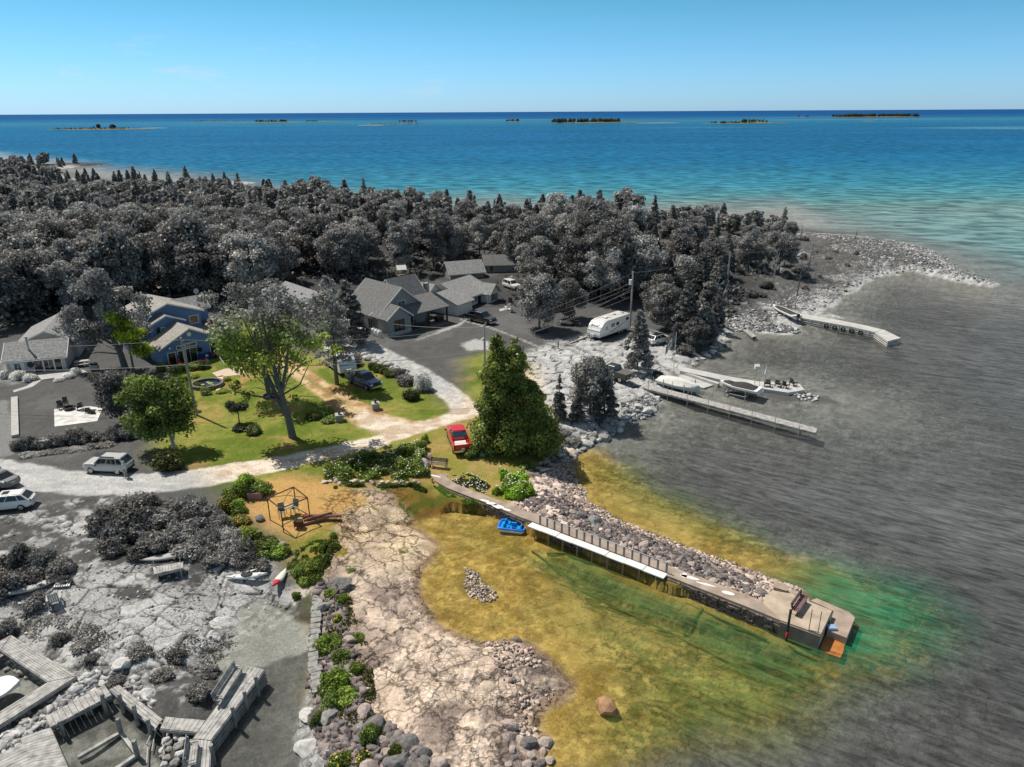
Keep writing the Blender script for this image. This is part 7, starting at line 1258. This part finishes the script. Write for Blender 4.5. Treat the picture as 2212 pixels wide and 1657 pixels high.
t_ = thing('storage_box', 'pinkish cool box with a small teal item on its lid beside the bushes', 'cool box', GZ(552, 1076), .08); MB().box((0, 0, .3), (1.25, .65, .6)).build('body', mat('faded_pink', lin(168, 130, 130), .8, .1), t_); MB().box((0, 0, .64), (1.3, .7, .08)).build('lid', mat('faded_pink_lid', lin(190, 152, 150), .8, .1), t_); MB().box((.1, .1, .75), (.25, .2, .15)).build('ornament', mat('teal', lin(60, 170, 185), .5), None, loc=GZ(552, 1076)); tag(bpy.data.objects['ornament'], 'small teal object on the pinkish cool box', 'ornament')
t_ = thing('fire_drum', 'rusty brick-red burner standing in front of the gazebo frame', 'burner', GZ(646, 1140)); MB().box((0, 0, .45), (.7, .5, .45)).build('body', mat('rust_red', lin(110, 52, 42), .8, .3, 4), t_); MB().box((0, 0, .7), (.76, .56, .05)).build('lid', BLK, t_); [MB().bar((x, y, 0), (x, y, .3), .04).build('leg', BLK, t_) for x in (-.3, .3) for y in (-.2, .2)]
logs('brush_pile', 'tangled pile of grey-brown dead branches on the pale rock', 745, 1143, 34, 2.0, .022, mat('dead_twigs', lin(120, 92, 76), .9, .2), 6, .7, -.8, 'brush pile'); logs('driftwood', 'pile of dead branches on the rubble between the docks', 352, 1600, 8, 2.2, .05, DEADB, 9, .5, 1.9, 'driftwood')
for px, py, lb_ in ((734, 909, 'grey block pillar with a dark urn at the left of the dirt drive'), (812, 884, 'grey block pillar with a dark urn at the right of the dirt drive')):
    t_ = thing('urn_pillar', lb_, 'pillar', GZ(px, py), .3); MB().box((0, 0, .38), (.85, .85, .8)).build('block_base', mat('grey_blocks', lin(150, 146, 140), .9, .25, 5, stretch=(1, 1, 3), bump=.6), t_); MB().box((0, 0, .81), (.95, .95, .08)).build('cap', CNG, t_); mb = MB(); mb.tube([(0, 0, .85), (0, 0, .95), (0, 0, 1.1), (0, 0, 1.25)], [.16, .08, .2, .24], 10); mb.build('urn', BLK, t_)
t_ = thing('rail_fence', 'short low rail fence with one upright post in the grass', 'fence', GZ(1165, 742)); D_ = GZ(1206, 752) - GZ(1165, 742); MB().box((D_.x, D_.y, .6), (.18, .18, 1.3)).build('post', WD2, t_); MB().bar((0, 0, .55), (D_.x, D_.y, .95), .09).build('rail', WD, t_); MB().bar((0, 0, .15), (D_.x, D_.y, .2), .12).build('rail', WD, t_)
A_, B_ = GZ(1232, 743), GZ(1267, 729); o = MB().bar(A_ + Vector((0, 0, .1)), B_ + Vector((0, 0, .1)), .25, .22).build('landscape_timber', WD); tag(o, 'pale timber edging beside the long trailer', 'timber')
# ================================================================ STONES
def rock_mesh(seed, flat_=.7, sub=2):
    rr = np.random.default_rng(seed); bm_ = __import__('bmesh').new(); __import__('bmesh').ops.create_icosphere(bm_, subdivisions=sub, radius=1); pl = [(sph(rr, 1)[0], rr.uniform(.55, .85)) for _ in range(9)]
    for v in bm_.verts:
        p = np.array(v.co)
        for n_, d_ in pl: k = p @ n_; p = p - n_ * max(k - d_, 0)
        v.co = p * np.array([1, .8, flat_]) * (1 + rr.normal(0, .02))
    me = bpy.data.meshes.new('boulder'); bm_.to_mesh(me); bm_.free(); return me
RMS = [[rock_mesh(90 + k, .62) for k in range(5)] for _ in range(1)][0]; RMM = {}
def rock_obj(x, y, s, mi, label, group=None, name='boulder', z=None, k=None, cat='boulder', fl=None):
    k = int(r.integers(0, 5)) if k is None else k; key = (k, mi)
    if key not in RMM: m_ = RMS[k].copy(); m_.materials.append(RK[mi]); RMM[key] = m_
    o = bpy.data.objects.new(name, RMM[key]); C.objects.link(o); z = gz(x, y) if z is None else z; o.location = (x, y, z + s * .2); o.scale = (s * r.uniform(.85, 1.25), s * r.uniform(.85, 1.2), s * (fl or r.uniform(.7, 1.1))); o.rotation_euler = (r.normal(0, .2), r.normal(0, .2), r.random() * 6.28); tag(o, label, cat, group); return o
p = P(1308, 1528, 0); o = rock_obj(p[0], p[1], .92, 1, 'large brown boulder standing alone in the shallow water', z=-.35, k=2, fl=1.5); o.data = o.data.copy(); o.data.materials.clear(); o.data.materials.append(mat('brown_boulder', lin(170, 132, 100), .95, .3, 1.5, bump=.8)); o.scale = (.9, 1.0, 1.25)
def band(poly, n, s0, s1, mis, label, group, seed, name='boulder', mind=.8, z=None):
    rr = np.random.default_rng(seed); pg = QG(poly) if z is None else Q(poly); mn, mx = pg.min(0), pg.max(0); got = []; tries = 0
    while len(got) < n and tries < n * 60:
        tries += 1; q = mn + rr.random(2) * (mx - mn); s = s0 + (s1 - s0) * rr.random() ** 2
        if poly_sdf(pg, q[:1], q[1:])[0] < 0: continue
        if any((q[0] - g[0]) ** 2 + (q[1] - g[1]) ** 2 < (mind * (s + g[2])) ** 2 for g in got): continue
        got.append((q[0], q[1], s)); rock_obj(q[0], q[1], s, int(rr.choice(mis)), label, group, name)
band('778,758 800,762 830,778 860,795 882,804 872,812 845,800 815,788 785,775', 22, .45, .95, [4], 'pale boulder in the rough wall along the grey driveway', 'boulders of the driveway wall', 1, mind=.6)
band('1235,985 1245,950 1300,935 1345,915 1350,928 1300,955 1265,972', 24, .5, 1.0, [4, 3], 'grey-white boulder at the shoreline below the grey cedars', 'shoreline boulders below the cedars', 2, mind=.62); band('1345,870 1400,850 1425,862 1412,890 1370,912 1345,905', 26, .35, .85, [4, 3], 'pale boulder on the bank at the root of the long plank dock', 'boulders by the plank dock', 3, mind=.6)
band('1440,870 1450,850 1530,850 1520,840 1560,850 1480,862', 1, .2, .3, [4], 'small pale stone below the covered boat', None, 4)
band('1703,846 1735,846 1768,858 1762,868 1720,862', 24, .22, .45, [4], 'small pale stone heaped at the tip of the breakwater', 'stones at the breakwater tip', 5, mind=.7); band('1500,795 1530,770 1560,755 1575,725 1560,722 1530,760 1490,785', 22, .4, 1.0, [3, 4], 'grey boulder on the bank under the waterside clump', 'boulders under the waterside clump', 6, mind=.6)
band('1180,965 1230,955 1240,990 1215,1000 1200,985', 12, .4, .8, [1, 2], 'pinkish boulder below the tall cedar', 'pinkish boulders below the tall cedar', 7, mind=.65)
band('1150,1085 1270,1120 1330,1150 1440,1200 1560,1245 1640,1262 1680,1290 1640,1295 1500,1245 1380,1195 1240,1135', 46, .3, .75, [0, 0, 3, 1], 'dark angular rock in the rubble behind the pier', 'dark rocks behind the pier', 8, mind=.8)
band('695,1262 720,1262 740,1300 760,1400 770,1500 800,1560 860,1600 885,1657 760,1657 720,1600 700,1500 690,1400', 62, .3, .9, [0, 0, 1, 3], 'dark angular rock in the band beside the old stone wall', 'dark rocks beside the old stone wall', 9, mind=.75); band('800,1590 900,1610 960,1657 980,1700 760,1700', 26, .45, .95, [0, 1], 'large dark rock heaped at the bottom centre', 'large dark rocks at the bottom centre', 10, mind=.6)
band('700,1036 780,1040 850,1042 915,1040 925,1046 850,1050 760,1048 700,1043', 22, .25, .55, [2, 1], 'pale stone in the low row under the wildflower bank', 'stones of the low row', 11, mind=.75); band('1090,1560 1180,1600 1190,1657 1100,1657', 16, .3, .7, [0, 1], 'dark wet rock at the water edge near the bottom', 'dark wet rocks near the bottom', 12, mind=.8)
band('150,1475 230,1455 240,1480 140,1530 40,1620 10,1600 90,1540', 44, .25, .5, [3, 4], 'grey rock between the corner dock and the gangway', 'rocks between the docks', 13, mind=.7); band('350,1590 400,1590 398,1657 350,1657', 20, .25, .5, [4, 3], 'pale rock in the heap beside the timber dock', 'rocks beside the timber dock', 14, mind=.7)
band('20,1400 90,1470 20,1470 0,1440', 12, .25, .5, [3], 'dark rock under the corner dock', 'rocks under the corner dock', 15, mind=.7)
for px, py, s, mi, lb_ in [(260, 1395, .35, 4, 'small round pale rock among the weeds above the docks'), (265, 1440, .75, 4, 'pale boulder above the angled dock'), (320, 1500, .6, 4, 'pale block right of the angled dock'), (1120, 1385, .4, 0, 'dark wet boulder at the cove edge of the central rock'), (735, 1265, 1.1, 0, 'flat dark slab at the head of the old stone wall'), (665, 1620, .9, 4, 'pale flat slab at the water below the old wall'), (672, 1550, .8, 4, 'pale flat slab right below the old stone wall'), (610, 1180, .5, 3, 'weathered stump-like rock by the gazebo'), (562, 1122, .55, 0, 'dark gnarled stump left of the gazebo frame'), (918, 1005, .8, 1, 'grey-pink rock mound left of the bench'), (925, 990, .6, 1, 'smaller pinkish rock by the red pickup'), (1040, 985, .5, 3, 'grey rock under the tall cedar'), (1745, 572, .7, 0, 'dark hump of rock on the point')]:
    p = GZ(px, py); rock_obj(p.x, p.y, s, mi, lb_, fl=.35 if 'slab' in lb_ or 'flat' in lb_ else None)
t_ = thing('old_stone_wall', 'crumbling grey dry stone wall at the edge of the grey cove', 'wall', (0, 0, 0)); stone_course('stones', [P(690, 1256, 1), P(684, 1306, 1), P(678, 1365, 1), P(677, 1425, 1), P(683, 1455, 1), P(687, 1482, 1)], .95, RK[3], 17, t_, .4, .16, .75, -.1)
def rubble(name, label, poly, n, s0, s1, m_, seed, parent=None):
    rr = np.random.default_rng(seed); pg = QG(poly); mn, mx = pg.min(0), pg.max(0); q = mn + rr.random((n * 4, 2)) * (mx - mn); q = q[poly_sdf(pg, q[:, 0], q[:, 1]) + (fbm(q[:, 0], q[:, 1], 1.5, 2, seed) - .5) > 0][:n]; z = height(q[:, 0], q[:, 1]); n = len(q)
    cu = np.array([(x, y, zz_) for x in (-1, 1) for y in (-1, 1) for zz_ in (-1, 1)], float); s = (s0 + (s1 - s0) * rr.random(n) ** 2.5)[:, None, None]; V = cu[None] * (.6 + .5 * rr.random((n, 8, 1))) * s * np.stack([1 + .4 * rr.random(n), .7 + .4 * rr.random(n), .45 + .35 * rr.random(n)], 1)[:, None, :]
    a = rr.random(n) * 6.28; ca, sa = np.cos(a)[:, None], np.sin(a)[:, None]; V = np.stack([V[..., 0] * ca - V[..., 1] * sa, V[..., 0] * sa + V[..., 1] * ca, V[..., 2] + .3 * V[..., 0] * rr.normal(size=(n, 1))], 2); V += np.concatenate([q, z[:, None]], 1)[:, None, :] + np.array([0, 0, .015])
    fc = np.array([(0, 1, 3, 2), (4, 6, 7, 5), (0, 4, 5, 1), (2, 3, 7, 6), (0, 2, 6, 4), (1, 5, 7, 3)]); F_ = (np.arange(n)[:, None, None] * 8 + fc[None]).reshape(-1, 4); o = bpy.data.objects.new(name, npmesh(name, V.reshape(-1, 3), F_, m_)); C.objects.link(o); tag(o, label, 'rubble', kind='stuff')
def rubmat(name, a, b):
    m, t, bb = newmat(name); g = t.nodes.new('ShaderNodeNewGeometry'); mx = t.nodes.new('ShaderNodeMix'); mx.data_type = 'RGBA'; mx.inputs['A'].default_value = (*a, 1); mx.inputs['B'].default_value = (*b, 1); t.links.new(g.outputs['Random Per Island'], mx.inputs[0]); t.links.new(mx.outputs['Result'], bb.inputs['Base Color']); bb.inputs['Roughness'].default_value = .95; bb.inputs['Specular IOR Level'].default_value = .15; return m
RB1 = rubmat('rubble_pinkish', lin(88, 80, 80), lin(226, 206, 192)); RB2 = rubmat('rubble_dark', lin(78, 74, 76), lin(150, 138, 134)); RB3 = rubmat('rubble_grey', lin(90), lin(205)); RB4 = rubmat('pebbles_pale', lin(140, 122, 110), lin(240, 222, 202))
rubble('rubble', 'pale pinkish rubble heaped behind the stone pier', '1160,1040 1200,1000 1235,1000 1270,1080 1350,1130 1500,1188 1640,1240 1735,1275 1690,1300 1640,1300 1500,1245 1300,1175 1150,1112 1110,1090', 12000, .04, .15, RB1, 21); rubble('rubble', 'dark grey rubble on the landward part of the pier bank', '1120,1085 1170,1060 1260,1105 1400,1160 1560,1225 1640,1270 1560,1262 1400,1205 1180,1120', 4600, .07, .24, RB2, 22)
rubble('rubble', 'dark and pinkish stones scattered beside the old wall', '690,1258 735,1262 760,1400 790,1540 880,1600 960,1657 980,1720 730,1720 680,1560 684,1400', 3600, .08, .32, RB2, 23)
rubble('pebbles', 'loose pale stones along the edge of the cove', '1040,1380 1140,1400 1220,1480 1190,1520 1150,1530 1180,1620 1130,1640 1100,1500', 420, .04, .16, RB1, 25); rubble('rubble', 'grey rubble along the shore of the rocky point', '1730,505 1915,522 2020,542 2155,614 2145,620 2060,605 1976,587 1890,596 1850,620 1800,655 1760,672 1650,690 1560,730 1540,715 1650,655 1800,620 1860,590 1850,540', 3800, .08, .32, RB3, 26)
rubble('rubble', 'grey stones at the edge of the rock yard by the bay', '1190,965 1260,940 1340,905 1350,870 1420,855 1415,895 1340,925 1260,975 1220,1000', 1500, .07, .26, RB3, 27); rubble('rubble', 'grey stones around the bottom left docks', '120,1480 250,1450 330,1500 350,1540 250,1500 130,1560 0,1640 -20,1580', 1600, .08, .28, RB3, 28); rubble('pebbles', 'stones on the little islet in the cove', '1006,1228 1035,1236 1052,1262 1075,1286 1050,1302 1018,1290 1000,1262', 520, .03, .11, RB1, 29); rubble('pebbles', 'pale pebbles round the slab jetty', '1570,690 1610,680 1660,700 1725,712 1720,722 1620,716 1580,715', 1500, .08, .3, RB3, 30)
rubble('pebbles', 'scattered small stones over the lower left rocks', '0,1100 300,1180 560,1260 640,1300 480,1400 300,1460 150,1440 0,1380', 700, .03, .10, RB3, 31)
# ================================================================ FAR SHORE
t_ = thing('pontoon_boat', 'pontoon boat with a blue canopy moored behind the wood', 'boat', (*P(619, 418, 0), 0), .15); MB().tube([(-4, -1.1, .3), (3.6, -1.1, .3), (4.2, -1.1, .5)], [.45, .45, .1], 8).build('float', RIM, t_); MB().tube([(-4, 1.1, .3), (3.6, 1.1, .3), (4.2, 1.1, .5)], [.45, .45, .1], 8).build('float', RIM, t_); MB().box((0, 0, 1.1), (7.6, 2.8, .9)).build('fence_panel', WPL, t_); MB().slab([(-2.5, -1.4, 3.0), (1.5, -1.4, 3.1), (1.5, 1.4, 3.1), (-2.5, 1.4, 3.0)], .12).build('canopy', mat('blue_canvas', lin(20, 70, 190), .7), t_); MB().bar((-2, -1.3, 1), (-2, -1.3, 3), .06).bar((1, -1.3, 1), (1, -1.3, 3), .06).build('canopy_frame', RIM, t_)
A_, B_ = P(520, 424, 0), P(604, 418, 0); o = MB().bar((*A_, .6), (*B_, .6), 2.2, .3).build('far_dock', WPL); tag(o, 'thin white dock leading to the pontoon boat', 'dock')
boat('motor_boat', 'dark-topped motor boat beside the far white dock', (566, 416), (590, 419), 2.4, .1, WPL, [(-.8, .6, .5, .9)], DTP, hh_=.9, motor=False)
t_ = thing('sail_boat', 'tiny white sailing boat on the horizon water at the left', 'sailing boat', (*P(290.5, 253.5, 0), 0)); MB().loft([[(-9, -2, 0), (-9, 2, 0), (9, .2, 0), (9, -.2, 0)], [(-10, -2.4, 2), (-10, 2.4, 2), (11, .2, 2.4), (11, -.2, 2.4)]]).build('hull', WPL, t_); MB().loft([[(-8, y, 3), (3, y, 3), (2.6, y, 26)] for y in (-.15, .15)]).build('sail', WPL, t_)
ISM = mat('island_scrub', lin(110, 104, 66), .95, .3, .05); ISR = mat('island_stone', lin(160, 150, 135), .95, .2, .05)
def islet(label, x0, x1, yb, h, trees, m_=ISM, seed=0, tk=.06, tf=(0, 1), dens=1.0):
    rr = np.random.default_rng(seed); a, b = P(x0, yb, 0), P(x1, yb, 0); c = (a + b) / 2; L_ = np.linalg.norm(b - a); D_ = c[1] * tk; n = 40; rings = []
    o_ = 1 + .12 * rr.normal(size=n)
    for k, z in ((1, -.3), (.9, h * .5), (.6, h), (.1, h * 1.1)): rings.append([(c[0] + math.cos(t) * L_ / 2 * k * o_[i] * .96, c[1] + D_ / 2 + math.sin(t) * D_ / 2 * k * o_[i], z) for i, t in enumerate([2 * math.pi * j / n for j in range(n)])])
    mb = MB(); mb.loft(rings); o = mb.build('island', m_, None, True); tag(o, kind='structure')
    if trees:
        V_, F__ = [], []; nb = 0; H_ = trees; H_ *= .85; cnt = int(L_ * (tf[1] - tf[0]) / H_ * 2.4 * dens) + 2
        for k in range(cnt):
            u = tf[0] + (tf[1] - tf[0]) * rr.random(); x = c[0] + (u - .5) * L_ * .92; y = c[1] + D_ * rr.uniform(.25, .7); s = H_ / 11 * rr.uniform(.55, 1.15); V, F_ = lowp[int(rr.integers(0, 4))]; m2 = rr.random(len(F_)) < .5; F2_ = F_[m2]; used, inv = np.unique(F2_, return_inverse=True); W = V[used] * np.array([s * 1.2, s * 1.2, s]) + np.array([x, y, h * .8]); V_.append(W); F__.append(inv.reshape(-1, 4) + nb); nb += len(W)
        o = bpy.data.objects.new('island_trees', npmesh('island_trees', np.vstack(V_), np.vstack(F__), FOL)); C.objects.link(o); o.color = (.075, .085, .035, 1); tag(o, label, 'trees', kind='stuff')
islet('low scrub on the nearest island at the left', 100, 305, 280.5, 1.5, 4, seed=1, tf=(.05, .75), tk=.05); islet('taller trees on the nearest island at the left', 150, 250, 279, 1.2, 13, seed=2, tf=(.3, .85), tk=.03, dens=.35); islet('', 300, 350, 277, .4, 0, ISR, 3, .02)
islet('', 410, 470, 263.5, 1, 4, seed=4, dens=.4); islet('', 490, 640, 265, 1.2, 0, ISM, 5, .03); islet('trees on the low island left of centre', 535, 632, 265, 2, 11, seed=6, tf=(0.1, .7)); islet('', 660, 735, 263, 1.5, 6, ISM, 7, .03, (0, .3)); islet('', 770, 830, 271, .8, 0, ISR, 8, .02); islet('', 800, 900, 268, .8, 4, ISM, 9, .02, dens=.3); islet('', 860, 895, 264, 1, 8, ISM, 10, .03)
islet('small tuft of trees on a reef left of the wooded island', 1093, 1122, 263.5, 1.5, 11, seed=11); islet('dense trees on the wooded island right of centre', 1190, 1396, 266, 2.5, 14, seed=12, tf=(0, .78), dens=2.2, tk=.05); islet('', 1380, 1470, 266, .8, 0, ISR, 13, .02); islet('low scrub on the long flat island at the right', 1525, 1715, 267, 1.5, 6, seed=14, tf=(.05, .6), tk=.03); islet('trees at the right end of the long flat island', 1610, 1680, 266, 2, 11, seed=15)
islet('', 1605, 1660, 262, 1, 6, ISM, 16, .02, dens=.5); islet('dense trees on the farthest wooded island at the right', 1812, 2022, 253.5, 3, 17, seed=17, dens=2.4, tk=.06); islet('', 1870, 1900, 262, 1, 0, ISM, 18, .02); islet('', 1725, 1760, 253, 1.5, 8, ISM, 19, .02, dens=.4)

# ================================================================ which one of a small row
def ordn(n): return ['first', 'second', 'third', 'fourth', 'fifth', 'sixth', 'seventh', 'eighth', 'ninth', 'tenth', 'eleventh', 'twelfth'][n] if n < 12 else '%dth' % (n + 1) if n + 1 not in (21, 22, 23, 31, 32, 33) else {1: '%dst', 2: '%dnd', 3: '%drd'}[(n + 1) % 10] % (n + 1)
fam = {}
for o in list(C.objects):
    if o.parent is None and 'label' in o and 'group' in o: fam.setdefault((o['group'], o['label']), []).append(o)
for (g_, lb_), os_ in fam.items():
    if not 2 <= len(os_) <= 26 or len(lb_.split()) > 12: continue
    px_ = {o: (o.location.x / o.location.y * 1562, 35 * 1562 / o.location.y) for o in os_}
    sx_ = max(v[0] for v in px_.values()) - min(v[0] for v in px_.values()); sy_ = max(v[1] for v in px_.values()) - min(v[1] for v in px_.values())
    ax = 0 if sx_ > sy_ else 1
    for n, o in enumerate(sorted(os_, key=lambda q: px_[q][ax])): o['label'] = lb_ + ', ' + ordn(n) + (' from the left' if ax == 0 else ' from the top')
